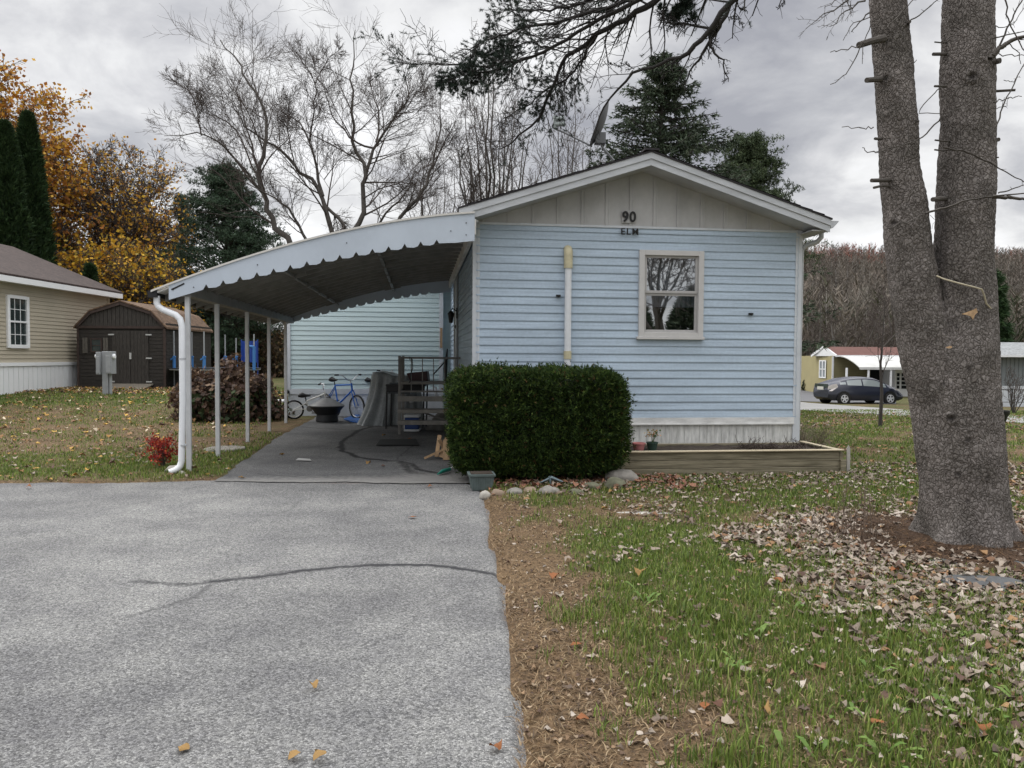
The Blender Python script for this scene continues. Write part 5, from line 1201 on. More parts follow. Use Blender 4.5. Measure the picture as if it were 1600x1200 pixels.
    t.box((X0, Yf-.03, ez-.08), (X1, Yf-.001, ez)).box((X0-.0, Yf-.028, g0+.04), (X0+.06, Yf, ez-.08)).box((X1-.06, Yf-.028, g0+.04), (X1+.02, Yf, ez-.08)).box((X0+.0601, Yf-.02, g0+.04), (X1-.0601, Yf, g0+.12))
    t.build('trim', m_trim, root, world=True)
    r = MB(); o = .035; up = [(x, z+o) for x, z in prof]; up[0] = (X0-.08, ez-.06); up[-1] = (X1+.08, ez-.06); dn = [(x, z-.01+o) for x, z in prof][::-1]; dn[0] = (X1+.08, ez-.09); dn[-1] = (X0-.08, ez-.09)
    up = [(x, z+.03) for x, z in up]; r.prism(up+dn, Yf-.07, Yb+.07); r.build('roof', m_shr, root, world=True)
    for (a, b) in ((-12.42, -11.86), (-11.85, -11.30)):
        d = MB(); n = 5
        for k in range(n): d.box((a+(b-a)*k/n+.003, Yf-.035, g0+.12), (a+(b-a)*(k+1)/n-.003, Yf-.005+.002*k, 2.10))
        dd = d.build('door', m_sh, root, world=True)
        ex = a-.02 if a < -12 else b+.02
        for zz in (.52, 1.25, 1.98):
            h = MB(); h.box((ex-.09, Yf-.05, zz-.02), (ex+.09, Yf-.036, zz+.02)); h.build('hinge', M('light_metal', (.45, .45, .43), .5), dd, world=True)
    h = MB(); h.box((-11.88, Yf-.06, 1.22), (-11.82, Yf-.04, 1.42)); h.build('latch', MATS['light_metal'], root, world=True)
    w = MB(); w.box((-13.10, Yf-.03, 1.42), (-12.74, Yf-.0, 1.46)).box((-13.10, Yf-.03, 1.82), (-12.74, Yf-.0, 1.86)).box((-13.10, Yf-.03, 1.4601), (-13.06, Yf, 1.8199)).box((-12.78, Yf-.03, 1.4601), (-12.74, Yf, 1.8199)).box((-13.06, Yf-.02, 1.63), (-12.78, Yf-.008, 1.65)); ww = w.build('window', m_trim, root, world=True)
    w = MB(); w.box((-13.06, Yf-.006, 1.46), (-12.78, Yf+.004, 1.82)); w.build('pane', MATS['dark_pane'], ww, world=True)
    for a in (-13.34, -12.70):
        w = MB(); w.box((a, Yf-.035, 1.40), (a+.07, Yf-.004, 1.88)).box((a+.08, Yf-.035, 1.40), (a+.15, Yf-.004, 1.88)); w.box((a, Yf-.042, 1.5), (a+.15, Yf-.0351, 1.54)); w.build('shutter', M('shutter_boards', (.11, .10, .085), .9, var=.4, scale=6, stretch=(10, 10, 1)), root, world=True)
    w = MB(); w.add([(-12.55, Yf-.9, .22), (-11.15, Yf-.9, .22), (-11.15, Yf-.03, g0+.16), (-12.55, Yf-.03, g0+.16), (-12.55, Yf-.9, .26), (-11.15, Yf-.9, .26), (-11.15, Yf-.03, g0+.20), (-12.55, Yf-.03, g0+.20)], [(0, 1, 2, 3), (4, 5, 6, 7), (0, 1, 5, 4), (1, 2, 6, 5), (2, 3, 7, 6), (3, 0, 4, 7)])
    o = w.build('ramp', M('ramp_boards', (.16, .14, .11), .9, var=.3, scale=5, stretch=(1, 9, 1)), root, world=True)
    # utility pedestal
    b = G(168, 618); k = b.y/F; root = thing('utility_pedestal', 'grey electric meter pedestal on the lawn in front of the dark shed', 'utility box', tuple(b), 0)
    m_g = M('grey_enamel', (.30, .31, .32), .5, var=.12, scale=6)
    x = lambda px: (px-800)*k; z = lambda py: float(P(168, py, b.y).z)
    m = MB(); m.box((x(161), b.y-.06, z(622)), (x(170), b.y+.06, z(549))); m.build('post', m_g, root, world=True, bevel=.006)
    m = MB(); m.tube([(x(172.5), b.y, z(620)), (x(172.5), b.y, z(583))], .04, 10); m.build('conduit', m_g, root, world=True, smooth=True)
    for a, c, t_, bt in ((154.5, 161, 550, 585), (169.5, 179, 549, 584)):
        m = MB(); m.box((x(a), b.y-.16, z(bt)), (x(c)-.004, b.y+.1, z(t_))).box((x(a)+.015, b.y-.172, z(bt)+.03), (x(c)-.019, b.y-.16, z(t_)-.12)); mm = m.build('meter_box', m_g, root, world=True, bevel=.006)
        m = MB(); cx_ = x(a) if a < 160 else x(c); m.lathe([(.055, -.06), (.07, -.04), (.07, .03), (.05, .05)], (cx_, b.y-.05, z(557)), 14, 'x'); m.build('meter', m_winwhite, mm, world=True, smooth=True)
    # trampoline
    m_blue = M('blue_foam', (.05, .17, .40), .7); m_pole = M('pole_metal', (.30, .31, .32), .4)
    Yt = 24.0; c = P(337, 560, Yt); R_ = 1.33; gz = float(hgt(c.x, Yt)); root = thing('trampoline', 'round trampoline with blue foam sleeved net poles beyond the brown bush', 'trampoline', (c.x, Yt, gz), 0)
    m = MB(); ring = [(c.x+R_*math.cos(t), Yt+R_*math.sin(t), gz+.62) for t in np.linspace(0, 2*math.pi, 33)]; m.tube(ring, .035, 8); m.build('frame', m_pole, root, world=True, smooth=True)
    m = MB(); m.lathe([(.01, .62), (R_-.18, .615), (R_-.18, .625), (.01, .63)], (c.x, Yt, gz), 32); m.build('mat', m_black, root, world=True)
    m = MB(); m.lathe([(R_-.18, .64), (R_+.04, .66), (R_+.04, .63), (R_-.18, .61)], (c.x, Yt, gz), 32); m.build('pad', m_black, root, world=True)
    for k_, (px, pt) in enumerate(((272, 517), (319, 518), (369, 528), (397, 522), (300, 519), (352, 523))):
        xx = P(px, 560, Yt).x; off = max(-1, min(1, (xx-c.x)/R_)); yy = Yt+(-1 if k_ in (0, 1, 3) else 1)*R_*math.sqrt(max(0, 1-off*off)); xx = P(px, 560, yy).x; zt = P(px, pt, yy).z
        m = MB(); m.tube([(xx, yy, gz), (xx, yy, zt)], .022, 8); po = m.build('net_pole', m_pole, root, world=True, smooth=True)
        zf = P(px, 556 if k_ != 3 else 541, yy).z; m = MB(); m.tube([(xx, yy, gz+.6), (xx, yy, zf)], .05, 10); 
        if k_ == 3: m.tube([(xx, yy, zf-.02), (xx-.16, yy, zf-.01)], .045, 10)
        else: m.bar((xx-.1, yy-.03, zf-.12), (xx+.06, yy-.03, zf-.02), .05, .04)
        m.build('foam_sleeve', m_blue, po, world=True, smooth=True)
    yb = 25.6; b0 = P(377, 566, yb); b1 = P(402, 533, yb); m = MB(); n = 14
    for i in range(n):
        xa = b0.x+(b1.x-b0.x)*i/n; xb = b0.x+(b1.x-b0.x)*(i+1)/n; ya = yb+.04*math.sin(i*1.3); yb2 = yb+.04*math.sin((i+1)*1.3)
        m.add([(xa, ya, b0.z), (xb, yb2, b0.z), (xb, yb2, b1.z), (xa, ya, b1.z), (xa, ya+.02, b0.z), (xb, yb2+.02, b0.z), (xb, yb2+.02, b1.z), (xa, ya+.02, b1.z)], [(0, 1, 2, 3), (5, 4, 7, 6), (3, 2, 6, 7), (0, 4, 5, 1)])
    for xx in (b0.x, b1.x): m.tube([(xx, yb+.03, gz), (xx, yb+.03, b1.z+.05)], .02, 6)
    o = m.build('blue_tarp', M('deep_blue_tarp', (.02, .06, .30), .5), origin=(b0.x, yb, gz)); tag(o, 'square of deep blue tarp hanging upright beyond the trampoline poles', 'tarp')
    # grey house seen through the gap beside the mint wall
    Yg = 44; a = P(412, 600, Yg); b_ = P(470, 600, Yg); root = thing('grey_house', 'small grey roofed white house far off between the carport posts', 'house', (a.x, Yg, .3), 0)
    m = MB(); m.box((a.x-1.0, Yg, .2), (b_.x, Yg+4, P(430, 556, Yg).z)); m.build('wall', M('far_white_wall', (.4, .41, .42), .8), root, world=True)
    z1, z2 = P(430, 557, Yg).z, P(430, 521, Yg).z; m = MB(); m.add([(a.x-1.2, Yg-.2, z1), (b_.x+.3, Yg-.2, z1), (b_.x+.3, Yg+2, z2), (a.x-1.2, Yg+2, z2), (a.x-1.2, Yg+4.2, z1), (b_.x+.3, Yg+4.2, z1)], [(0, 1, 2, 3), (3, 2, 5, 4), (0, 3, 4), (1, 5, 2), (0, 4, 5, 1)]); m.build('roof', M('grey_shingle', (.16, .16, .165), .9, var=.2, scale=2), root, world=True)
    for px in (424, 432): m = MB(); p0 = P(px, 575, Yg); m.box((p0.x, Yg-.03, p0.z), (p0.x+.22, Yg+.01, p0.z+.42)); m.build('window', MATS['dark_pane'], root, world=True)
    # white drain pipe lying by the extension
    m = MB(); m.tube([P(424, 627, 17.6), P(446, 626.5, 17.0)], .04, 10); o = m.build('drain_pipe', m_white, origin=P(424, 627, 17.6), smooth=True); tag(o, 'short white drain pipe lying on the grass by the mint green wall', 'pipe')
    # flat stone by the second post
    m = MB(); c = G(352, 704); m.lathe([(.25, .0), (.30, .02), (.28, .04), (.05, .045)], c, 9); o = m.build('paving_stone', m_stone, origin=c); tag(o, 'flat grey paving stone in the grass beside the second carport post', 'stone')
build_left()

# ------------------------------------------------------------------ things under the carport
def wheel(root, c, R_, tyre, rimc, ax, spokes=16, name='wheel'):
    """ax = unit axis (horizontal)"""
    ax = Vector(ax).normalized(); u = Vector((0, 0, 1)); w = ax.cross(u); c = Vector(c)
    circ = lambda r, n=36: [c+(w*math.cos(t)+u*math.sin(t))*r for t in np.linspace(0, 2*math.pi, n+1)]
    m = MB(); m.tube(circ(R_-.018), .019, 8, cap=False); t = m.build('wheel', tyre, root, world=True, smooth=True)
    m = MB(); m.tube(circ(R_-.045), .011, 6, cap=False)
    for k in range(spokes):
        a = 2*math.pi*k/spokes; m.tube([c+ax*.015*(1 if k % 2 else -1), c+(w*math.cos(a)+u*math.sin(a))*(R_-.045)], .0022, 4)
    m.tube([c-ax*.045, c+ax*.045], .018, 8); m.build('rim', rimc, t, world=True)
def bicycle(label, A0, B0, R_, frame, tyre, rimc, seat_h, bar_h, group=None, steer=.0, seatc=None, lean=0.0):
    A0 = Vector(A0); B0 = Vector(B0); d = (B0-A0).normalized(); L_ = (B0-A0).length; ax = d.cross(Vector((0, 0, 1))).normalized()
    root = thing('bicycle', label, 'bicycle', ((A0+B0)/2).to_tuple()[:2]+(float(hgt(A0.x, A0.y)),), 0, group)
    T = lambda s, z: A0+d*s*L_+Vector((0, 0, z-R_))
    wheel(root, A0, R_, tyre, rimc, ax); wheel(root, B0, R_, tyre, rimc, ax)
    bb = T(.42, R_+.02); st = T(.33, seat_h-.12); hd = T(.83, bar_h-.20); hd2 = T(.86, bar_h-.32)
    m = MB(); r = .017
    m.tube([bb, st], r, 8).tube([st, hd], r, 8).tube([bb, hd2], r*1.15, 8).tube([hd+Vector((0, 0, .03)), hd2], r*1.2, 8)
    for s in (-1, 1): m.tube([A0+ax*.04*s, bb+ax*.02*s], r*.6, 6).tube([A0+ax*.04*s, st+ax*.015*s-Vector((0, 0, .03))], r*.6, 6).tube([B0+ax*.045*s, hd2+ax*.03*s, hd2], r*.75, 6)
    m.build('frame', frame, root, world=True, smooth=True)
    m = MB(); m.tube([st, T(.30, seat_h-.02)], .013, 8); sp = T(.28, seat_h); m.tube([sp-d*.13, sp-d*.05+Vector((0, 0, .012)), sp+d*.03, sp+d*.13], [.035, .06, .035, .015], 10); m.build('saddle', seatc or m_black, root, world=True, smooth=True)
    hb = T(.80, bar_h-.10); m = MB(); m.tube([hd, hb], .014, 8); w = ax
    m.tube([hb-w*.26+Vector((0, 0, .11))-d*.06, hb-w*.20+Vector((0, 0, .10)), hb-w*.07, hb+w*.07, hb+w*.20+Vector((0, 0, .10)), hb+w*.26+Vector((0, 0, .11))-d*.06], .011, 8); hbo = m.build('handlebar', rimc, root, world=True, smooth=True)
    for s in (-1, 1): m = MB(); e = hb+w*.26*s+Vector((0, 0, .11))-d*.06; m.tube([e-d*.0, e+w*.09*s-d*.02], .018, 8); m.build('grip', m_black, hbo, world=True, smooth=True)
    m = MB(); m.lathe([(.001, -.004), (.062, -.003), (.062, .003), (.001, .004)], (0, 0, 0), 20, 'y'); 
    q = ax.to_track_quat('Y', 'Z').to_matrix().to_4x4(); m.v = [tuple(bb+ax*.035+(q @ Vector(p))) for p in m.v]
    for s in (-1, 1): e = bb+ax*.05*s; f = e+(d*.7+Vector((0, 0, -.7)))*.13*s; m.tube([e, f], .009, 6); m.box(tuple(f-Vector((.04, .04, .01))), tuple(f+Vector((.04, .04, .01))))
    m.build('crank', m_steel, root, world=True)
def build_stuff_under():
    m_wp = M('bike_white', (.72, .72, .68), .35); m_bp = M('bike_blue', (.03, .14, .50), .3); m_rimw = M('rim_silver', (.45, .46, .47), .35, metal=.6); m_red = M('bike_red', (.35, .02, .02), .4)
    a = P(459.5, 637, 15.9); bicycle('small white bicycle leaning by the mint wall, its rear wheel nearest the end carport post', (a.x, 15.9, .215), (a.x+.74, 16.05, .215), .205, m_wp, m_rubber, m_winwhite, .50, .74)
    c = P(508, 622, 16.75); e = P(551, 637, 15.85); bicycle('blue mountain bicycle behind the black fire pit, handlebars turned up', (c.x, 16.72, .27), (e.x+.06, 16.0, .27), .26, m_bp, m_rubber, m_rimw, .82, .93)
    c = P(560, 622, 16.9); bicycle('dark bicycle mostly hidden behind the grey tarp, red frame tube showing', (c.x, 17.05, .27), (c.x+.85, 16.75, .27), .26, m_red, m_rubber, m_rimw, .80, 1.02)
    # fire pit
    Yp = 15.35; k = Yp/F; c = P(511, 657, Yp); c.z = float(hgt(c.x, Yp))+.012; root = thing('fire_pit', 'black metal fire bowl with a domed grey lid on the dark pad', 'fire pit', c, 0)
    m = MB(); m.lathe([(.20, 0), (.225, .02), (.215, .10), (.205, .15), (.235, .17), (.28, .24), (.335, .30), (.345, .31), (.34, .32), (.30, .31), (.0, .25)], (0, 0, 0), 36); m.build('bowl', M('char_metal', (.018, .019, .021), .55, var=.3), root, smooth=True)
    m = MB(); m.lathe([(.35, .322), (.352, .335), (.30, .365), (.20, .42), (.10, .47), (.035, .495), (.03, .51), (.001, .515)], (0, 0, 0), 36); ld = m.build('lid', M('lid_grey', (.12, .12, .12), .45, var=.25), root, smooth=True)
    m = MB(); m.tube([(-.035, 0, .51), (-.03, 0, .545), (.03, 0, .545), (.035, 0, .51)], .007, 6); m.build('handle', m_steel, ld, smooth=True)
    # tarp covered heap
    rs = np.random.RandomState(7); Yc = 15.0; x0, x1 = P(583, 600, Yc).x, P(654, 600, Yc).x; cx = (x0+x1)/2; hx = (x1-x0)/2; n = 200; V = []; rows = 34
    for j in range(rows):
        t = j/(rows-1)
        for i in range(n):
            th = 2*math.pi*i/n; cs, sn = math.cos(th), math.sin(th); sq = (abs(cs)**5+abs(sn)**5)**(-.2)
            if t < .25: rr = t/.25*.97; z = 1.0-.05*math.sin(3*cs*rr)-.06*rr**6*(.5+.5*cs); fold = 0
            else:
                q = (t-.25)/.75; fold = .07*(.25+q)*(math.sin(th*11+1.5*math.sin(th*3)+q*1.2)+.6*math.sin(th*23+q*3)); rr = .97+.06*q+(.48*q**2.2 if cs < -.2 else .08*q**2)+fold; z = 1.0-.98*q**1.05; z = max(z, .016+.008*math.sin(th*9))
            V.append((cx+hx*rr*sq*cs, Yc+.40*rr*sq*sn, z+.004*rs.randn()))
    i = np.arange(rows-1)[:, None]*n; j = np.arange(n)[None]; Fq = np.stack([i+j, i+(j+1) % n, i+n+(j+1) % n, i+n+j], -1).reshape(-1, 4)
    o = npmesh('tarp_cover', V, Fq, M('grey_tarp', (.24, .26, .265), .42, var=.25, scale=4, bump=.4, bscale=30, fine=.2, fscale=60), smooth=True, origin=(cx, Yc, 0)); tag(o, 'silver grey tarp draped in folds over a tall square heap', 'tarp')
    m = MB(); pts = [(537, 657), (548, 661.5), (570, 663), (600, 663), (640, 662), (640, 655), (600, 653), (555, 650)]; q = [G(*p) for p in pts]; n = len(q)
    m.add([(p.x, p.y, .016+.012*math.sin(i*2.2)) for i, p in enumerate(q)]+[(p.x, p.y, .034+.014*math.sin(i*2.2)) for i, p in enumerate(q)], [tuple(range(n))[::-1], tuple(range(n, 2*n))]+[(i, (i+1) % n, (i+1) % n+n, i+n) for i in range(n)])
    o = m.build('blue_ground_sheet', M('blue_sheet', (.02, .10, .33), .5, var=.3, scale=9), origin=q[0]); tag(o, 'blue plastic sheet poking out flat under the grey tarp', 'sheet')
    # black side table
    Yt = 13.9; root = thing('folding_table', 'black folding table with thin legs between the tarp and the grey steps', 'table', P(625, 650, Yt)*1.0, 0); root.location.z = 0.012
    xa, xb = P(602.5, 600, Yt).x, P(664, 600, Yt).x; m = MB(); m.box((xa, Yt-.0, .80), (xb, Yt+.6, .835)).box((xa+.01, Yt+.02, .70), (xb-.01, Yt+.05, .80)); m.build('table_top', m_black, root, world=True, bevel=.004)
    for x, y in ((xa+.02, Yt+.03), (xb-.02, Yt+.03), (xa+.02, Yt+.57), (xb-.02, Yt+.57)): m = MB(); m.tube([(x, y, .81), (x-.02, y, .0)], .014, 6); m.build('leg', m_black, root, world=True)
    m = MB(); xa, xb = P(642, 600, Yt).x, P(668, 600, Yt).x; m.prism([(xa, .84), (xb, .84), (xb-.03, 1.08), (xa-.10, 1.04)], Yt+.1, Yt+.5); o = m.build('tool_case', M('dark_red_case', (.05, .015, .018), .5, var=.5, scale=3), origin=(xa, Yt+.1, .84), bevel=.01); tag(o, 'black and dark red case on the black folding table', 'case')
    m = MB(); xa, xb = P(606, 600, Yt).x, P(640, 600, Yt).x; m.box((xa, Yt+.05, .72-.06), (xb, Yt+.35, .695)); m.box((xa+.02, Yt+.06, .836), (xb-.05, Yt+.3, .865)); 
    o = m.build('clutter_tray', M('tray_dark', (.05, .06, .065), .5, var=.5, scale=5), origin=(xa, Yt+.1, .836)); tag(o, 'dark flat tray of odds and ends on the left of the folding table', 'tray')
    # entry deck and railing: newel at px 623
    Yd = 12.95; root = thing('entry_steps', 'grey metal entry steps with baluster railing against the house side', 'steps', (-1.93, Yd, 0), math.radians(5))
    L_ = 1.02; D_ = 1.15; m = MB()
    for x, y in ((0, 0), (L_, 0), (0, D_), (L_, D_)):
        m = MB(); m.box((x-.022, y-.022, .0), (x+.022, y+.022, 1.36 if x == 0 else .92)); m.build('post', m_steel, root, bevel=.003)
    m = MB(); m.box((.023, -.015, 1.31), (L_+.02, .015, 1.345)).box((.023, -.012, .735), (L_, .012, .765)).box((-.015, .023, 1.31), (.015, D_-.023, 1.345)).box((-.012, .023, .735), (.012, D_-.023, .765)); rl = m.build('rail', m_steel, root)
    for k in range(5): m = MB(); x = .20+k*.19; m.box((x-.008, -.008, .765), (x+.008, .008, 1.31)); m.build('baluster', m_steel, rl)
    for k in range(5): m = MB(); y = .2+k*.19; m.box((-.008, y-.008, .765), (.008, y+.008, 1.31)); m.build('baluster', m_steel, rl)
    for z, y0, y1, h in ((.60, -.03, .34, .09), (.40, -.05, .26, .05), (.20, -.06, .22, .07)): m = MB(); m.box((.0-.03, y0-.0, z), (L_+.05, y1, z+.04)).box((-.03, y0-.012, z-.02), (L_+.05, y0-.0001, z+h-.02)); m.build('tread', M('tread_grey', (.26, .245, .22), .7, var=.3, scale=8), root)
    m = MB(); m.box((.0, .35, .86), (L_+.05, D_, .90)); m.build('platform', MATS['tread_grey'], root)
    m = MB(); m.bar((.3, .05, .42), (L_, .3, .15), .03, .03); m.build('brace', m_steel, root)
    # black cable looped over the rail
    m = MB(); p = [(641, 563), (639, 557), (644, 561), (645, 575), (641, 588), (642, 595), (639, 598)]; m.tube([P(*q_, 12.9) for q_ in p], .008, 6); o = m.build('cable', m_black, origin=P(641, 563, 12.9), smooth=True); tag(o, 'black cable looped over the top rail of the steps', 'cable')
    m = MB(); a = P(677, 585, 13.2); b = P(700, 560, 13.3); m.bar(a, b, .02); o = m.build('umbrella', m_black, origin=a); 
    m = MB(); c = P(697, 575, 13.4); m.tube([P(697, 596, 13.4), P(696, 575, 13.4), P(699, 545, 13.45)], [.02, .035, .012], 8)
    tag(o, 'black stick leaning over the railing beside the house wall', 'stick'); o.name = 'stick'
    o = m.build('folded_umbrella', m_black, origin=c, smooth=True); tag(o, 'closed black umbrella standing against the house wall on the steps', 'umbrella')
    # things below the deck
    Yb = 13.45; xa, xb = P(631, 650, Yb).x, P(655, 650, Yb).x; root = thing('cooler', 'blue cooler with a white lid stored below the grey steps', 'cooler', ((xa+xb)/2, Yb, .012), 0)
    m = MB(); m.box((xa+.01, Yb, .05), (xb-.01, Yb+.25, .26)); m.build('body', M('cooler_blue', (.02, .06, .22), .45), root, world=True, bevel=.015)
    m = MB(); m.box((xa, Yb-.01, .262), (xb, Yb+.26, .31)).box((xa, Yb-.012, .0125), (xb, Yb+.26, .05)).box((xa-.0, Yb-.012, .05), (xa+.015, Yb+.26, .262)); m.build('lid', m_white, root, world=True, bevel=.006)
    for (px0, px1, py0, py1, nm, lab, cat, col) in ((664, 700, 632, 661, 'storage_bag', 'slumped grey sack stored below the steps on the right', 'bag', (.20, .195, .18)),):
        xa, xb = P(px0, 650, 13.6).x, P(px1, 650, 13.6).x; rs = np.random.RandomState(3); V = []; n = 40; rows = 14
        for j in range(rows):
            t = j/(rows-1)
            for i in range(n):
                th = 2*math.pi*i/n; w = math.cos(t*math.pi/2)**.6*(1+.08*math.sin(th*4+t*5)); V.append(((xa+xb)/2+(xb-xa)/2*w*math.cos(th)+.1*t, 13.85+.22*w*math.sin(th), .013+.38*t**1.2))
        i = np.arange(rows-1)[:, None]*n; j = np.arange(n)[None]; Fq = np.stack([i+j, i+(j+1) % n, i+n+(j+1) % n, i+n+j], -1).reshape(-1, 4)
        o = npmesh(nm, V, Fq, M('sack', col, .8, var=.3), smooth=True, origin=((xa+xb)/2, 13.85, 0)); tag(o, lab, cat)
    m = MB(); a = P(640, 629, 13.3); b = P(647, 627, 13.3); m.tube([a, (a+b)/2+Vector((0, 0, .02)), b], [.012, .03, .012], 8); o = m.build('white_scoop', m_white, origin=a, smooth=True); tag(o, 'small white plastic scoop above the blue cooler', 'scoop')
    m = MB(); a = P(677, 605, 13.3); m.tube([P(676, 605, 13.3), P(681, 605, 13.3), P(682, 612, 13.3), P(682, 622, 13.3)], .015, 8); o = m.build('white_tap', m_white, origin=a, smooth=True); tag(o, 'bent white pipe spout behind the railing balusters', 'pipe')
    # wall lamp and flat mat
    root = thing('wall_lamp', 'small black lantern lamp on the house side wall under the carport', 'lamp', W(-.03, 3.9, 2.1), A)
    m = MB(); m.box((.0, -.05, -.08), (.02, .05, .10)); m.tube([(0, 0, .05), (-.06, 0, .09), (-.09, 0, .05)], .01, 6); m.build('bracket', m_black, root)
    m = MB(); m.lathe([(.03, -.16), (.055, -.02), (.06, .0), (.035, .035), (.01, .05)], (-.09, 0, .0), 8); m.build('lantern', m_black, root)
    m = MB(); q = [G(588, 699), G(655, 699), G(650, 689), G(594, 690)]; m.add([(p.x, p.y, .024) for p in q]+[(p.x, p.y, .034) for p in q], [(0, 1, 2, 3), (4, 5, 6, 7), (0, 1, 5, 4), (1, 2, 6, 5), (2, 3, 7, 6), (3, 0, 4, 7)]); o = m.build('rubber_mat', m_rubber, origin=q[0]); tag(o, 'thin black rubber mat lying on the pad before the steps', 'mat')
    m = MB(); q = [G(462, 722), G(487, 723), G(484, 720), G(466, 719)]; m.add([(p.x, p.y, .022) for p in q]+[(p.x, p.y, .025) for p in q], [(0, 1, 2, 3), (4, 5, 6, 7), (0, 1, 5, 4), (1, 2, 6, 5), (2, 3, 7, 6), (3, 0, 4, 7)]); o = m.build('paper_scrap', M('paper', (.35, .35, .34), .8), origin=q[0]); tag(o, 'pale flattened paper scrap lying on the dark carport pad', 'paper')
    # lumber scraps behind the hedge
    Yl = 9.85
    for k, (a, b, w, lab) in enumerate((((682, 716), (687, 680), .05, 'upright tan board leaning left of the hedge, tallest of the lumber scraps'), ((689, 722), (699, 684), .06, 'tan board leaning behind the upright one, next to the hedge'),
                                        ((686, 686), (700, 712), .045, 'tan lumber scrap crossing diagonally over the others by the hedge'), ((663, 722), (694, 702), .028, 'thin light stick lying slanted against the lumber scraps'))):
        m = MB(); a_, b_ = P(*a, Yl-.05*k), P(*b, Yl+.12-.05*k); a_.z = max(a_.z, .04); m.bar(a_, b_, w, .02, up=(0, 1, 0)); o = m.build('lumber_scrap', m_planks, origin=a_); tag(o, lab, 'board', 'lumber scraps beside the hedge')
    m = MB(); a = P(692, 720, 9.7); m.box((a.x, 9.7, .02), (a.x+.30, 9.72, .28)); o = m.build('plywood_piece', m_planks, origin=(a.x, 9.7, .02)); tag(o, 'square tan plywood piece standing behind the hedge corner', 'board')
    # green handled tool
    root = thing('garden_tool', 'garden tool with green grip and pale handle lying by the hedge foot', 'tool', P(684, 745, 8.45)*1.0, 0); root.location.z = .02
    a, b, c = G(684, 746), G(703, 740), G(722, 734); a.z = .035; b.z = .05; c.z = .09
    m = MB(); m.tube([a, a*.6+b*.4+Vector((0, 0, .01)), b], [.008, .024, .02], 8); m.build('grip', M('green_plastic', (.02, .20, .15), .4), root, world=True, smooth=True)
    m = MB(); m.tube([b, c], .011, 8); m.build('handle', M('pale_handle', (.55, .56, .55), .5), root, world=True, smooth=True)
    # small plastic crate
    c = G(752, 768); root = thing('plastic_crate', 'small grey green plastic crate tucked under the hedge corner by the driveway', 'crate', (c.x, c.y+.06, .01), math.radians(8)); m = MB()
    m.prism([(-.10, 0), (.10, 0), (.125, .15), (-.125, .15)], -.07, .16)
    for k in range(9): m.box((-.10+k*.024, -.078, .015), (-.092+k*.024, -.0701, .125))
    m.box((-.135, -.085, .14), (.135, .17, .158)); m.build('body', M('grey_green_plastic', (.10, .13, .125), .6, var=.3, scale=10), root)
    m = MB(); m.box((-.11, -.05, .159), (.11, .14, .165)); m.build('soil', m_soil, root)
    m = MB(); cc = G(862, 762); m.tube([(cc.x-.12, cc.y, .05), (cc.x, cc.y+.02, .10), (cc.x+.12, cc.y-.02, .06)], [.006, .02, .006], 6); m.tube([(cc.x, cc.y, .02), (cc.x-.03, cc.y-.03, .12)], [.02, .006], 6); o = m.build('toy_fragment', M('grey_blue_plastic', (.13, .18, .20), .5), origin=cc, smooth=True); tag(o, 'small broken blue grey plastic piece under the hedge', 'plastic piece')
build_stuff_under()

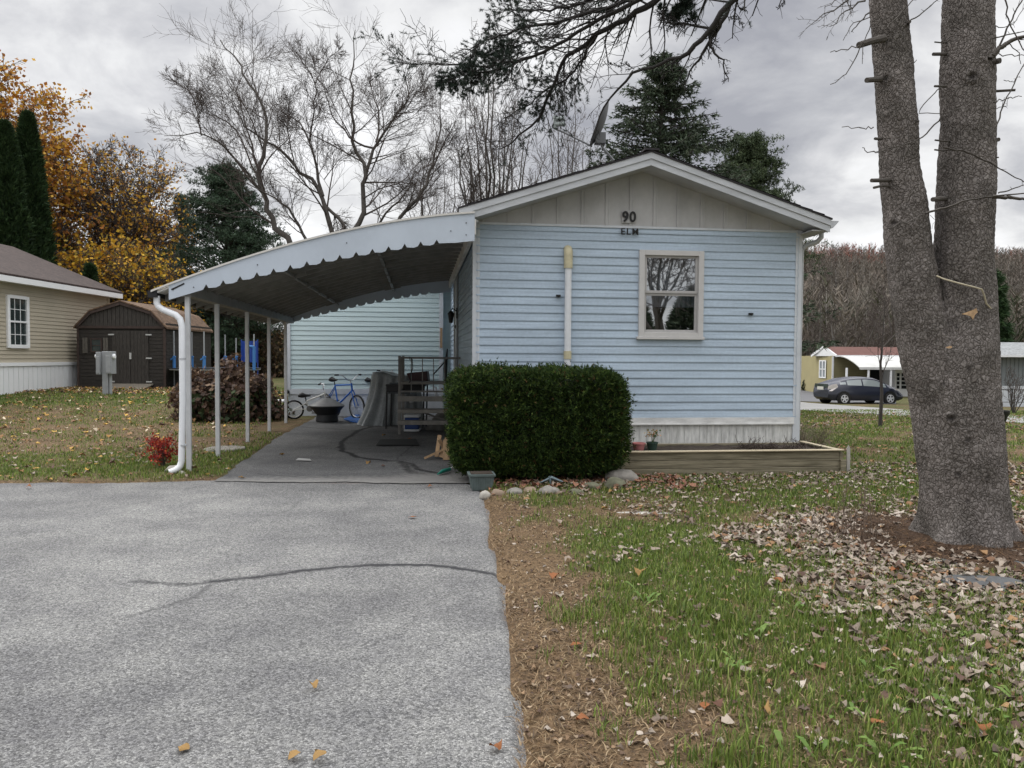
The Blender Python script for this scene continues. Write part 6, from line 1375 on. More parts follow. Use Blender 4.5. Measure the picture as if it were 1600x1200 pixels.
def rock(name, label, px, py, rx, rz, mat, seed, group=None, ry=None, sink=.25):
    c = G(px, py); rs = np.random.RandomState(seed); bm = bmesh.new(); bmesh.ops.create_icosphere(bm, subdivisions=3, radius=1)
    for v in bm.verts:
        q = v.co.copy(); f = 1+.22*noise.noise(q*1.3+Vector((seed, 0, 0)))+.06*noise.noise(q*4+Vector((0, seed, 0))); v.co = Vector((q.x*f*rx, q.y*f*(ry or rx*.8), q.z*f*rz))
    me = bpy.data.meshes.new(name); bm.to_mesh(me); bm.free(); me.materials.append(mat)
    for p in me.polygons: p.use_smooth = True
    o = bpy.data.objects.new(name, me); o.location = (c.x, c.y+(ry or rx)*.5, c.z+rz*(1-2*sink)); link(o); tag(o, label, 'stone', group)
def build_rocks():
    m_s2 = M('pale_stone', (.36, .34, .30), .85, var=.25, scale=12); m_s3 = M('brown_stone', (.24, .18, .13), .85, var=.3, scale=12); m_s4 = M('mossy_stone', (.13, .13, .085), .9, var=.4, scale=10, bump=.5, bscale=25)
    g = 'edging stones in front of the hedge'
    for px, py, rx, rz, m, lab in ((757, 780, .055, .05, m_s2, 'pale rounded edging stone nearest the driveway'), (777, 777, .07, .05, m_s3, 'tan edging stone second from the driveway'), (804, 775, .08, .05, m_stone, 'grey edging stone third from the driveway'),
                                   (829, 773, .075, .05, m_s3, 'tan brown edging stone below the middle of the hedge'), (858, 775, .10, .06, m_stone, 'wide flat grey edging stone below the hedge'), (900, 775, .08, .045, m_s4, 'low dark edging stone almost lost in the leaves'),
                                   (925, 768, .09, .06, m_s4, 'mossy edging stone left of the two big ones'), (962, 767, .11, .085, m_s4, 'greenish round boulder below the hedge right corner'), (973, 757, .19, .10, m_stone, 'large flat boulder touching the planter left corner')):
        rock('edging_stone', lab, px, py, rx, rz, m, int(px), g)
    rock('field_stone', 'small pale rounded stone next to the red shrub', 268, 740, .085, .06, m_s2, 5)
    rock('field_stone', 'tiny pale stone at the downspout outlet', 283, 742, .04, .03, m_s2, 6)
    g = 'flat slate stones round the spruce foot'
    rock('slate_stone', 'flat dark slate at the front right of the spruce foot, largest one', 1545, 925, .30, .05, m_slate, 11, g, ry=.16, sink=.35)
    rock('slate_stone', 'flat dark slate just below the spruce trunk', 1482, 893, .13, .035, m_slate, 12, g, ry=.15, sink=.3)
    rock('slate_stone', 'flat grey slate left of the spruce trunk', 1385, 850, .16, .03, m_slate, 13, g, ry=.14, sink=.3)
    rock('slate_stone', 'flat dark slate at the right edge below the spruce', 1598, 893, .12, .035, m_slate, 14, g, ry=.12, sink=.3)
    rock('slate_stone', 'bare pale slab flush in the grass before the raised bed', 1000, 806, .33, .02, m_s2, 15, None, ry=.08, sink=.4)
    # pots in the planter
    for (px, py, r, h, mat, lab) in ((998, 700, .075, .10, M('pink_plastic', (.50, .20, .19), .6), 'pink plastic pot standing in the left end of the raised bed'), (1019, 700, .065, .11, M('dark_green_plastic', (.03, .06, .045), .6), 'dark green pot with orange flowers in the raised bed')):
        q = P(px, py, 9.0); root = thing('flower_pot', lab, 'flower pot', (q.x, 9.0, .235), 0); m = MB(); m.lathe([(r*.75, 0), (r, h*.85), (r*1.1, h*.86), (r*1.1, h), (r*.95, h), (r*.9, h*.8), (.001, h*.78)], (0, 0, 0), 20); m.build('pot', mat, root, smooth=True)
        if px > 1010:
            rs = np.random.RandomState(4); m = MB()
            for k in range(9):
                a = rs.rand()*6.28; m.tube([(0, 0, h*.8), (.03*math.cos(a), .03*math.sin(a), h+.05), (.06*math.cos(a), .06*math.sin(a), h+.08+.07*rs.rand())], .003, 4)
            m.build('stem', M('stem_green', (.07, .11, .03), .7), root); C = np.stack([rs.normal(size=60)*.04, rs.normal(size=60)*.03, h+.06+.09*rs.rand(60)], 1); V, Fq = rot_quads(C, .014*np.ones(60), rs); npmesh('flowers', V, Fq, m_leafatt, root, world=False, col=pick([(.55, .28, .12), (.10, .16, .05), (.45, .35, .2)], 60, rs, .2))
    # withered root balls and vines in the bed
    for k, (px, w, h, lab) in enumerate(((1175, .24, .09, 'withered dark plant clump in the middle of the raised bed'), (1205, .14, .07, 'small withered clump in the raised bed, between two larger ones'), (1243, .22, .13, 'tangled dry vine heap at the right end of the raised bed'))):
        g = Grow(200+k); c = P(px, 695, 9.1)
        for i in range(70):
            a = g.rs.rand()*6.28; g.limb((g.rs.normal()*w*.4, g.rs.normal()*.06, .0), (math.cos(a), math.sin(a)*.5, .6), w*.9, .004, 0, dict(seg=[6], wig=[.5, .5], up=[-.14], tap=[.5], rmin=.0015, n=[], t0=[], len=[], ang=[]))
        V, Fq = tubes(g.polys); o = npmesh('withered_plant', V+np.array([c.x, 9.1, .25]), Fq, M('withered', (.06, .042, .032), .9, var=.3), origin=(c.x, 9.1, .25)); tag(o, lab, 'plant', 'withered plants in the raised bed')
    # dry stalk tuft near the tree
    for px, py, hh, n, lab in ((1338, 850, .42, 26, 'cluster of thin dry upright stalks left of the spruce foot'), (1292, 738, .25, 10, 'few dry stalks at the right front of the raised bed'), (1440, 690, .30, 40, 'pale dry grass tuft left of the spruce trunk on the far lawn')):
        g = Grow(300+px); c = G(px, py)
        for i in range(n):
            g.limb((g.rs.normal()*.09, g.rs.normal()*.07, 0), (g.rs.normal()*.12, g.rs.normal()*.12, 1), hh*(.5+.6*g.rs.rand()), .0035, 0, dict(seg=[4, 2], wig=[.05, .1], up=[0, 0], tap=[.5, .5], rmin=.0015, n=[2], t0=[.4], len=[.25], ang=[.5]))
        V, Fq = tubes(g.polys); o = npmesh('dry_stalks', V+np.array(c), Fq, M('dry_stalk', (.13, .095, .07), .9), origin=c); tag(o, lab, 'stalks')
build_rocks()

# satellite dish on the roof
def build_dish():
    Yd = 10.6; root = thing('satellite_dish', 'grey satellite dish seen edge on with receiver arm, on the roof left slope', 'satellite dish', P(962, 262, Yd), 0)
    m_d = M('dish_grey', (.16, .165, .17), .5, var=.15); q = lambda x, y, Y=Yd: P(620+x/2.424, y/2.424, Y)
    m = MB(); m.tube([q(845, 640), q(815, 600), q(780, 560), q(765, 525)], .017, 10); m.build('mast', m_d, root, world=True, smooth=True)
    # dish: oval bowl whose plane is seen nearly edge on
    c = q(768, 470); up = (q(805, 385)-q(735, 550)); hl = up.length/2; up.normalize(); side = Vector((.10, .99, 0)); side = (side-up*side.dot(up)).normalized(); nrm = up.cross(side).normalized(); 
    if nrm.x > 0: nrm = -nrm
    V = []; n = 32; rows = 8
    for s in (0, 1):
        for j in range(rows+1):
            r = j/rows
            for i in range(n): t = 2*math.pi*i/n; V.append(c+up*hl*r*math.sin(t)+side*hl*.9*r*math.cos(t)+nrm*(.06*(r*r-1)+(.012*s)))
    b = MB(); fs = []
    for s in (0, 1):
        o_ = s*(rows+1)*n
        for j in range(rows):
            for i in range(n): fs.append((o_+j*n+i, o_+j*n+(i+1) % n, o_+(j+1)*n+(i+1) % n, o_+(j+1)*n+i))
    o_ = (rows+1)*n
    for i in range(n): fs.append((rows*n+i, rows*n+(i+1) % n, o_+rows*n+(i+1) % n, o_+rows*n+i))
    b.add(V, fs); b.build('dish', M('dish_dark', (.07, .072, .078), .5), root, world=True, smooth=True)
    m = MB(); m.tube([q(740, 555), q(690, 530), q(640, 505), q(600, 488)], .013, 8); ar = m.build('arm', m_d, root, world=True, smooth=True)
    m = MB(); a = q(600, 488); m.tube([a, q(598, 440)], .022, 8); m.tube([q(600, 452), q(628, 448)], .03, 10); m.tube([q(600, 472), q(630, 470)], .03, 10); m.tube([q(628, 448), q(634, 447)], .036, 10); m.tube([q(630, 470), q(636, 469)], .034, 10); m.build('receiver', M('receiver_grey', (.24, .27, .26), .5), ar, world=True, smooth=True)
    m = MB(); m.box(tuple(q(750, 545)-Vector((0, .06, .0))), tuple(q(790, 505)+Vector((0, .06, 0)))); m.build('bracket', m_d, root, world=True)
build_dish()

# ------------------------------------------------------------------ far right: car, houses, fence, hillside
def build_car():
    c = G(1346, 634); Yc = 41.5; gz = -1.12+.0; x0 = P(1279, 630, Yc).x; x1 = P(1401, 630, Yc).x; L_ = 4.45; ang = math.radians(9)
    gz = float(hgt((x0+x1)/2, Yc))
    root = thing('parked_car', 'dark navy hatchback car parked in front of the olive house', 'car', ((x0+x1)/2, Yc, gz), ang)
    zt = np.array([[-2.22, .82], [-2.18, 1.02], [-1.95, 1.16], [-1.6, 1.27], [-1.1, 1.40], [-.5, 1.475], [0, 1.49], [.5, 1.44], [.9, 1.30], [1.25, 1.12], [1.5, 1.0], [1.75, .93], [2.0, .80], [2.15, .66], [2.23, .50]])
    zb = lambda x: np.interp(x, [-2.22, -2.0, 1.9, 2.23], [.38, .22, .2, .28]); belt = lambda x: np.interp(x, [-2.22, -1.5, 0, 1.0, 1.5, 2.23], [.80, 1.02, .95, .90, .86, .48])
    xs = np.linspace(-2.22, 2.23, 46); V = []; 
    for x in xs:
        T = float(np.interp(x, zt[:, 0], zt[:, 1])); B = float(zb(x)); b = min(float(belt(x)), T-.01); w = .87*(1-.18*abs(x/2.23)**5); wr = w*.72 if T-b > .2 else w*(.93-.21*(T-b)/.2)
        half = [(0, B), (w*.92, B), (w, B+.13), (w*1.0, (B+b)/2), (w*.97, b), (wr+(w*.97-wr)*.15, b+(T-b)*.85), (wr*.8, T-.01), (0, T)]
        sec = half+[(-y, z) for y, z in half[-2:0:-1]]; V += [(x, y, z) for y, z in sec]
    k = 14; m = MB(); fs = []
    for i in range(len(xs)-1):
        for j in range(k): fs.append((i*k+j, i*k+(j+1) % k, (i+1)*k+(j+1) % k, (i+1)*k+j))
    fs += [tuple(range(k)), tuple(range((len(xs)-1)*k, len(xs)*k))[::-1]]
    m.add(V, fs); m.build('body', M('navy_paint', (.018, .022, .04), .22, spec=.8), root, smooth=True)
    def side(x, f):  # point on glasshouse side
        T = float(np.interp(x, zt[:, 0], zt[:, 1])); b = min(float(belt(x)), T-.01); w = .87*(1-.18*abs(x/2.23)**5); wr = w*.72 if T-b > .2 else w*(.93-.21*(T-b)/.2); ye = wr+(w*.97-wr)*.15
        return (x, -(w*.97+(ye-w*.97)*f)-.006, b+(T-b)*.85*f)
    gl = M('car_glass', (.22, .25, .25), .08, spec=.9)
    for sgn in (1, -1):
        for xa, xb, fa, fb in ((-1.15, -.30, .12, .86), (-.22, .75, .10, .86), (.76, 1.12, .1, .8), (-1.55, -1.22, .25, .70)):
            vs = []; n = 8
            for i in range(n+1):
                x = xa+(xb-xa)*i/n; p0, p1 = side(x, fa), side(x, fb if not (xa < -1.5) else fb)
                vs += [(p0[0], p0[1]*sgn, p0[2]), (p1[0], p1[1]*sgn, p1[2])]
            m = MB(); m.add(vs, [(2*i, 2*i+2, 2*i+3, 2*i+1) for i in range(n)]); m.build('side_window', gl, root)
    for xc in (-1.38, 1.32):
        for s in (1, -1):
            m = MB(); m.lathe([(.40, -.02), (.40, .02)], (xc, -.855*s, .33), 28, 'y'); m.build('wheel_arch', m_black, root)
            m = MB(); m.lathe([(.20, -.12), (.30, -.10), (.315, -.05), (.315, .08), (.30, .1), (.2, .1)], (xc, -.80*s, .315), 32, 'y'); wh = m.build('wheel', m_rubber, root, smooth=True)
            m = MB(); y = -.93*s; m.tube([(xc+.20*math.cos(t), y, .315+.20*math.sin(t)) for t in np.linspace(0, 2*math.pi, 25)], .016, 6); m.lathe([(.05, 0), (.05, .01)], (xc, y-.003*s, .315), 12, 'y')
            for q in range(5): a = q*2*math.pi/5+.3; m.bar((xc+.04*math.cos(a), y, .315+.04*math.sin(a)), (xc+.19*math.cos(a), y, .315+.19*math.sin(a)), .075, .012, up=(0, 1, 0))
            m.build('rim', M('alloy', (.62, .63, .65), .35), wh)
    for s in (-1, 1):
        m = MB(); m.add([(-2.06, .80*s, .72), (-1.75, .868*s, .95), (-1.80, .84*s, 1.12), (-2.02, .76*s, 1.08), (-2.20, .66*s, .98), (-2.22, .66*s, .74)], [(0, 1, 2, 3, 4, 5)]); 
        m.v = [(x, y+.012*s, z) for x, y, z in m.v]; m.build('tail_lamp', M('lamp_clear', (.62, .58, .56), .3), root)
        m = MB(); m.add([(1.62, .82*s, .80), (1.95, .76*s, .72), (2.12, .66*s, .60), (2.02, .70*s, .74), (1.75, .80*s, .86)], [(0, 1, 2, 3, 4)]); m.v = [(x, y*1.03, z+.01) for x, y, z in m.v]; m.build('headlight', MATS['lamp_clear'], root)
        m = MB(); m.tube([(.80, .84*s, .96), (.76, .98*s, .99)], [.05, .075], 8); m.build('mirror', MATS['navy_paint'], root, smooth=True)
    m = MB(); m.box((-2.245, -.3, .78), (-2.225, .3, .95)); m.build('number_plate', M('plate', (.5, .5, .45), .6), root)
    m = MB(); m.box((-2.20, -.62, .90), (-2.16, .62, 1.10)); m.build('rear_window', M('dark_pane', (.035, .05, .05), .12), root)
build_car()
def build_far():
    m_ol = M('olive_siding', (.33, .29, .15), .7, var=.08, scale=1); m_ols = M('olive_siding_lap', (.25, .225, .12), .7, var=.05); m_rb = M('red_brown_shingle', (.12, .058, .048), .95, var=.15, scale=2)
    Yh = 52.0; k = Yh/F; gz = -1.12; X = lambda px, Y=Yh: P(px, 560, Y).x; Z = lambda py, px=1340, Y=Yh: P(px, py, Y).z
    # olive house: gable end at px 1277..1302, long side runs right
    root = thing('olive_house', 'olive sided house with red brown roof and curved white awning', 'house', (X(1300), Yh, gz), 0)
    xl, xc, xr = X(1276), X(1301), X(1480); Yg = Yh+2.6; ze = Z(556); zr = Z(541.5)
    def qpr(mb, pts, y, h=.12): return mb
    m = MB(); xg0 = X(1278, 54.6); m.add([(xg0, 54.8, gz), (xc, Yh, gz), (xr, Yh, gz), (xr, Yh+7, gz), (xg0+.5, Yh+7, gz), (xg0, 54.8, ze), (xc, Yh, ze), (xr, Yh, ze), (xr, Yh+7, ze), (xg0+.5, Yh+7, ze)], [(0, 1, 6, 5), (1, 2, 7, 6), (2, 3, 8, 7), (3, 4, 9, 8), (4, 0, 5, 9), (5, 6, 7, 8, 9)]); m.build('wall', m_ol, root, world=True)
    m = MB(); z = gz+.3
    while z < ze-.05: m.box((xc+.05, Yh-.035, z), (xr, Yh-.002, z+.10)); z += .115
    m.build('siding', m_ols, root, world=True)
    gl = Vector((xg0-.35, 54.95, ze-.02)); gc = Vector((xc+.12, Yh-.35, ze-.02)); ap = (gl+gc)/2; ap.z = zr; back = Vector((xr, Yh+3.2, zr)); 
    m = MB(); m.add([gc, (xr, Yh-.35, ze), (xr, Yh+1.5, zr), ap, gl, (xr, Yh+6, ze)], [(0, 1, 2, 3), (3, 2, 5, 4)]); ro = m.build('roof', m_rb, root, world=True)
    m = MB(); m.bar(gl, ap, .05, .16); m.bar(ap, gc, .05, .16); m.bar(gc, (xr, Yh-.37, ze), .05, .12); m.build('fascia', m_winwhite, ro, world=True)
    m = MB(); g2 = [gl+Vector((.1, -.03, .0)), gc+Vector((-.05, -.03, 0)), ap+Vector((0, -.03, -.1))]; m.add(g2+[p+Vector((.03, .06, 0)) for p in g2], [(0, 1, 2), (5, 4, 3), (0, 3, 4, 1)]); m.build('gable', m_winwhite, root, world=True)
    f = lambda t, z, o=.05: Vector((xg0+(xc-xg0)*t-o*.7, 54.8+(Yh-54.8)*t-o, z))
    m = MB(); a, b, z0, z1 = .18, .62, Z(590), Z(565); 
    for t0, t1, y0, y1 in ((a, a+.05, z0, z1), (b-.05, b, z0, z1), (a, b, z0-.08, z0), (a, b, z1, z1+.08), (.375, .425, z0, z1), (a, b, (z0+z1)/2-.03, (z0+z1)/2+.03)): m.add([f(t0, y0, .10), f(t1, y0, .10), f(t1, y1, .10), f(t0, y1, .10), f(t0, y0, 0), f(t1, y0, 0), f(t1, y1, 0), f(t0, y1, 0)], [(0, 1, 2, 3), (4, 5, 6, 7), (0, 1, 5, 4), (1, 2, 6, 5), (2, 3, 7, 6), (3, 0, 4, 7)])
    w = m.build('window', m_winwhite, root, world=True)
    m = MB(); m.add([f(a, z0, .06), f(b, z0, .06), f(b, z1, .06), f(a, z1, .06)], [(0, 1, 2, 3)]); m.build('pane', M('pale_pane', (.25, .28, .30), .2), w, world=True)
    m = MB(); m.box((xc-.06, Yh-.08, gz), (xc+.06, Yh-.036, ze-.05)); m.build('downspout', m_winwhite, root, world=True)
    # awning carport
    xa, xb = X(1308), X(1425); m = MB(); n = 12; d = 3.0; pr = []
    for i in range(n+1): t = i/n; pr.append((Yh-.36-d*t, ze-.02-(ze-Z(573, 1340, Yh-3))*t**1.7))
    for i in range(n):
        (y0, z0), (y1, z1) = pr[i], pr[i+1]; m.add([(xa, y0, z0), (xb, y0, z0), (xb, y1, z1), (xa, y1, z1), (xa, y0, z0-.05), (xb, y0, z0-.05), (xb, y1, z1-.05), (xa, y1, z1-.05)], [(0, 1, 2, 3), (5, 4, 7, 6), (0, 3, 7, 4), (1, 5, 6, 2)])
    m.add([(xa, pr[-1][0], pr[-1][1]), (xb, pr[-1][0], pr[-1][1]), (xb, pr[-1][0]-.03, pr[-1][1]-.16), (xa, pr[-1][0]-.03, pr[-1][1]-.16)], [(0, 1, 2, 3)])
    aw = m.build('awning', M('awning_white', (.46, .46, .44), .6, var=.15, scale=1), root, world=True)
    for px in (1323, 1357, 1392): m = MB(); q = P(px, 580, Yh-3.3); m.box((q.x-.05, Yh-3.35, gz), (q.x+.05, Yh-3.25, pr[-1][1]-.05)); m.build('awning_post', m_winwhite, aw, world=True)
    m = MB(); m.box((X(1360), Yh-.06, gz), (X(1384), Yh-.037, ze-.3)); m.build('dark_opening', m_darkin, root, world=True)
    # white porch room with louvre windows
    Yp = 50.3; m = MB(); p0, p1 = X(1399, Yp), X(1440, Yp); m.box((p0, Yp, gz), (p1, Yh-.04, Z(574, 1400, Yp))); pr_ = m.build('porch', m_winwhite, root, world=True)
    for px0, px1 in ((1402, 1406), (1409.5, 1420)):
        for r in range(4): y0 = 583+r*6.4; m = MB(); m.box((X(px0, Yp), Yp-.03, Z(y0+5, 1400, Yp)), (X(px1, Yp), Yp+.0, Z(y0, 1400, Yp))); m.build('pane', m_darkin, pr_, world=True)
    # pale house farther left
    Yq = 75; root = thing('taupe_house', 'small taupe house with a whitish metal roof behind the dark car', 'house', (X(1265, Yq), Yq, gz), 0); Xq = lambda px: P(px, 560, Yq).x; Zq = lambda py: P(1265, py, Yq).z
    m = MB(); m.box((Xq(1240), Yq, gz), (Xq(1279), Yq+5, Zq(573))); m.build('wall', M('taupe', (.22, .20, .17), .8), root, world=True)
    m = MB(); m.add([(Xq(1238), Yq-.3, Zq(573)), (Xq(1281), Yq-.3, Zq(573)), (Xq(1281), Yq+2.5, Zq(558)), (Xq(1238), Yq+2.5, Zq(558)), (Xq(1238), Yq+5.5, Zq(573)), (Xq(1281), Yq+5.5, Zq(573))], [(0, 1, 2, 3), (3, 2, 5, 4), (1, 5, 2), (0, 3, 4)]); m.build('roof', M('pale_metal_roof', (.50, .50, .49), .6, var=.3, scale=.8), root, world=True)
    for px in (1263.5, 1272):
        m = MB(); m.box((Xq(px), Yq-.08, Zq(589)), (Xq(px+5), Yq-.0, Zq(577))); w = m.build('window', m_winwhite, root, world=True); m = MB(); m.box((Xq(px+1.2), Yq-.1, Zq(588)), (Xq(px+3.8), Yq-.081, Zq(578))); m.build('pane', m_darkin, w, world=True)
    # grey house right
    Yr = 36; gz2 = float(hgt(25, 36)); Xr_ = lambda px: P(px, 560, Yr).x; Zr_ = lambda py: P(1575, py, Yr).z
    root = thing('grey_sided_house', 'grey board sided house with light shingle roof at the right edge', 'house', (Xr_(1575), Yr, gz2), 0)
    m = MB(); m.box((Xr_(1520), Yr, Zr_(603)), (Xr_(1720), Yr+5, Zr_(556))); x = Xr_(1520)
    while x < Xr_(1700): m.box((x, Yr-.02, Zr_(603)), (x+.16, Yr-.001, Zr_(556))); x += .2
    m.build('wall', M('grey_boards', (.20, .22, .23), .7, var=.12, scale=1), root, world=True)
    m = MB(); m.add([(Xr_(1510), Yr-.5, Zr_(555)), (Xr_(1740), Yr-.5, Zr_(555)), (Xr_(1740), Yr+2.5, Zr_(533)), (Xr_(1510), Yr+2.5, Zr_(533)), (Xr_(1510), Yr+5.5, Zr_(555)), (Xr_(1740), Yr+5.5, Zr_(555))], [(0, 1, 2, 3), (3, 2, 5, 4), (0, 3, 4), (1, 5, 2)]); ro = m.build('roof', M('light_shingle', (.24, .25, .25), .9, var=.2, scale=3, fine=.3, fscale=10), root, world=True)
    m = MB(); m.box((Xr_(1510), Yr-.56, Zr_(558)), (Xr_(1740), Yr-.5, Zr_(555))); m.build('fascia', m_winwhite, ro, world=True)
    m = MB(); m.box((Xr_(1520), Yr-.04, gz2-.1), (Xr_(1720), Yr, Zr_(603)-.001)); m.build('skirting', m_trimw, root, world=True)
    # black metal fence
    Yf = 27.5; root = thing('metal_fence', 'low black metal fence in front of the grey house at the right edge', 'fence', (P(1575, 640, Yf).x, Yf, float(hgt(18, Yf))), 0); zt = P(1575, 609, Yf).z; gzf = float(hgt(18, Yf))
    x0, x1 = P(1556, 600, Yf).x, P(1720, 600, Yf).x; m = MB(); m.bar((x0, Yf, zt), (x1, Yf, zt), .03); m.bar((x0, Yf, zt-.45), (x1, Yf, zt-.45), .02); m.build('rail', m_black, root, world=True)
    x = x0
    while x < x1: m = MB(); m.bar((x, Yf, gzf), (x, Yf, zt+.05), .035); m.build('post', m_black, root, world=True); x += .6
    # black planter pot behind the trunk
    Yk = 15.5; q = P(1556, 680, Yk); root = thing('black_cauldron', 'black round pot on a stand behind the right side of the spruce trunk', 'pot', (q.x, Yk, float(hgt(q.x, Yk))), 0); k_ = Yk/F
    b = float(hgt(q.x, Yk)); zz = lambda py: P(1560, py, Yk).z-b
    m = MB(); m.lathe([(.05, zz(684)), (.10, zz(676)), (.16, zz(660)), (.20, zz(650)), (.235, zz(646)), (.24, zz(641)), (.22, zz(641)), (.18, zz(652)), (.001, zz(656))], (0, 0, 0), 24); m.build('bowl', m_black, root, smooth=True)
    m = MB(); m.lathe([(.12, 0), (.06, .03), (.05, zz(684))], (0, 0, 0), 16); m.build('stand', m_black, root, smooth=True)
    # dark round shrub by the olive house, twiggy shrub by the fence
    for (px, py, w, h, Y, cols, lab, seed, sz) in ((1272, 612, .9, 1.6, 58, [(.02, .03, .018), (.035, .045, .025)], 'dark round shrub beside the olive house corner', 401, .10), (1262, 614, 1.6, 1.0, 66, [(.06, .055, .03), (.05, .07, .03)], 'low brown green shrub in front of the taupe house', 402, .10)):
        rs = np.random.RandomState(seed); q = P(px, py, Y); gzz = float(hgt(q.x, Y)); n = 1500; u = rs.normal(size=(n, 3)); u /= np.linalg.norm(u, axis=1)[:, None]; u[:, 2] = abs(u[:, 2]); C = u*(.6+.4*rs.rand(n, 1))*np.array([w, w, h])+np.array([q.x, Y, gzz]); V, Fq = rot_quads(C, sz*np.ones(n), rs)
        o = npmesh('shrub', V, Fq, m_leafatt, origin=(q.x, Y, gzz), col=pick(cols, n, rs, .2)); tag(o, lab, 'shrub')
    for (px, Y, ht, lab, seed, bk) in ((1585, 25, 1.5, 'small leafless twiggy shrub beside the black fence', 411, .02), (1335, 64, 8.5, 'leafless tree above the olive house roof', 412, .06), (1405, 66, 9.0, 'leafless crooked tree right behind the white awning', 413, .06), (1275, 90, 10, 'leafless tree far behind the taupe house', 414, .06)):
        q = P(px, 600, Y); gzz = float(hgt(q.x, Y)); g = Grow(seed)
        for i in range(3 if ht > 3 else 8): g.limb((q.x, Y, gzz-.05), (g.rs.normal()*.3, g.rs.normal()*.3, 1), ht*(.75+.3*g.rs.rand()), .13 if ht > 3 else .02, 0, dict(BARE, n=[12, 6, 5] if ht > 3 else [6, 4], rmin=.02 if ht > 3 else .006, len=[.4, .45, .45], t0=[.2, .15, .1], ang=[.6, .7, .7], up=[.1, .08, .03, 0]))
        tree_thing('bare_tree' if ht > 3 else 'bare_shrub', lab, 'tree' if ht > 3 else 'shrub', (q.x, Y, gzz), g, m_barkbg, branch_r=bk)
    # green brown bushy tree behind the car house
    pass
build_far()
def build_hillwood():
    rs = np.random.RandomState(500); n = 6500
    y = rs.uniform(105, 430, n); x = rs.uniform(.30, .78, n)*y+rs.normal(size=n)*4; z = hgt(x, y); h = rs.uniform(6, 14, n)*(.7+.6*fbm(x, y, .02, 91))
    VV = []; cols = []
    # trunks
    w = .13+.10*rs.rand(n); base = np.stack([x, y, z], 1); topp = base+np.stack([rs.normal(size=n)*.4, rs.normal(size=n)*.4, h], 1)
    side = np.array([1, 0, 0])
    V1 = np.stack([base-side*w[:, None], base+side*w[:, None], topp], 1); cols.append(pick([(.21, .19, .17), (.14, .125, .11), (.30, .28, .26)], n, rs, .2))
    VV.append(V1.reshape(-1, 3))
    per = 34; t = rs.uniform(.25, .95, (n, per)); P0 = base[:, None]+(topp-base)[:, None]*t[..., None]; a = rs.rand(n, per)*6.283; L_ = (1.2+2.6*(1-t))*rs.uniform(.6, 1.2, (n, per))
    d = np.stack([np.cos(a)*.75, np.sin(a)*.75, rs.uniform(.35, 1.3, (n, per))], -1); E_ = P0+d*L_[..., None]; sd = np.cross(d, rs.normal(size=d.shape)); sd /= np.linalg.norm(sd, axis=-1, keepdims=True); ww = .11
    V2 = np.stack([P0-sd*ww, P0+sd*ww, E_], 2).reshape(-1, 3); VV.append(V2)
    base_c = pick([(.135, .112, .09), (.105, .088, .072), (.16, .138, .112), (.12, .108, .088)], n, rs, .15)*(.75+.5*fbm(x, y, .03, 90)[:, None])
    red = (y > 330) & (rs.rand(n) < .42); base_c[red] = pick([(.27, .10, .07), (.23, .11, .085)], red.sum(), rs, .15)
    grn = (y < 150) & (rs.rand(n) < .22); base_c[grn] = pick([(.045, .055, .028), (.06, .065, .03)], grn.sum(), rs, .15)
    cols.append(np.repeat(base_c, per, 0)*(.8+.4*rs.rand(n*per, 1)))
    V = np.concatenate(VV); Ft = np.arange(len(V)).reshape(-1, 3)
    o = npmesh('hillside_woods', V, Ft, M('wood_far', (0, 0, 0), .9, attr='Col'), col=np.concatenate(cols)); o['kind'] = 'stuff'; o['label'] = 'leafless brown and reddish woods covering the far hillside'; o['category'] = 'woods'
    # brown thicket behind the left yard
    rs = np.random.RandomState(501); n = 900; px = rs.uniform(270, 470, n); Y = rs.uniform(36, 46, n); x = (px-800)/F*Y; base = np.stack([x, Y, hgt(x, Y)], 1); polys = []
    for i in range(n):
        h = rs.uniform(1.8, 4.4)*(1 if px[i] < 400 else .6); d = rs.normal(size=2)*.5; b = base[i]; polys.append((np.array([b, b+[d[0]*.3, d[1]*.3, h*.5], b+[d[0], d[1], h*.85], b+[d[0]*2.2, d[1]*1.6, h*.95]]), np.array([.03, .022, .014, .008])))
    V, Fq = tubes(polys); m = 26000; i = rs.randint(0, n, m); C = base[i]+np.stack([rs.normal(size=m)*.5, rs.normal(size=m)*.5, rs.rand(m)**.8*3.7*np.where(px[i] < 400, 1, .6)], 1); V2, F2 = rot_quads(C, .075*(.6+.8*rs.rand(m)), rs)
    c1 = np.tile([.11, .085, .06], (len(Fq), 1)); c2 = pick([(.14, .085, .05), (.10, .075, .045), (.19, .13, .06), (.07, .07, .035)], m, rs, .2)
    o = npmesh('thicket', np.concatenate([V, V2]), [Fq, F2+len(V)], m_leafatt, col=np.concatenate([c1, c2])); o['kind'] = 'stuff'; o['label'] = 'brown tangled thicket closing the view behind the left yard'; o['category'] = 'thicket'
build_hillwood()

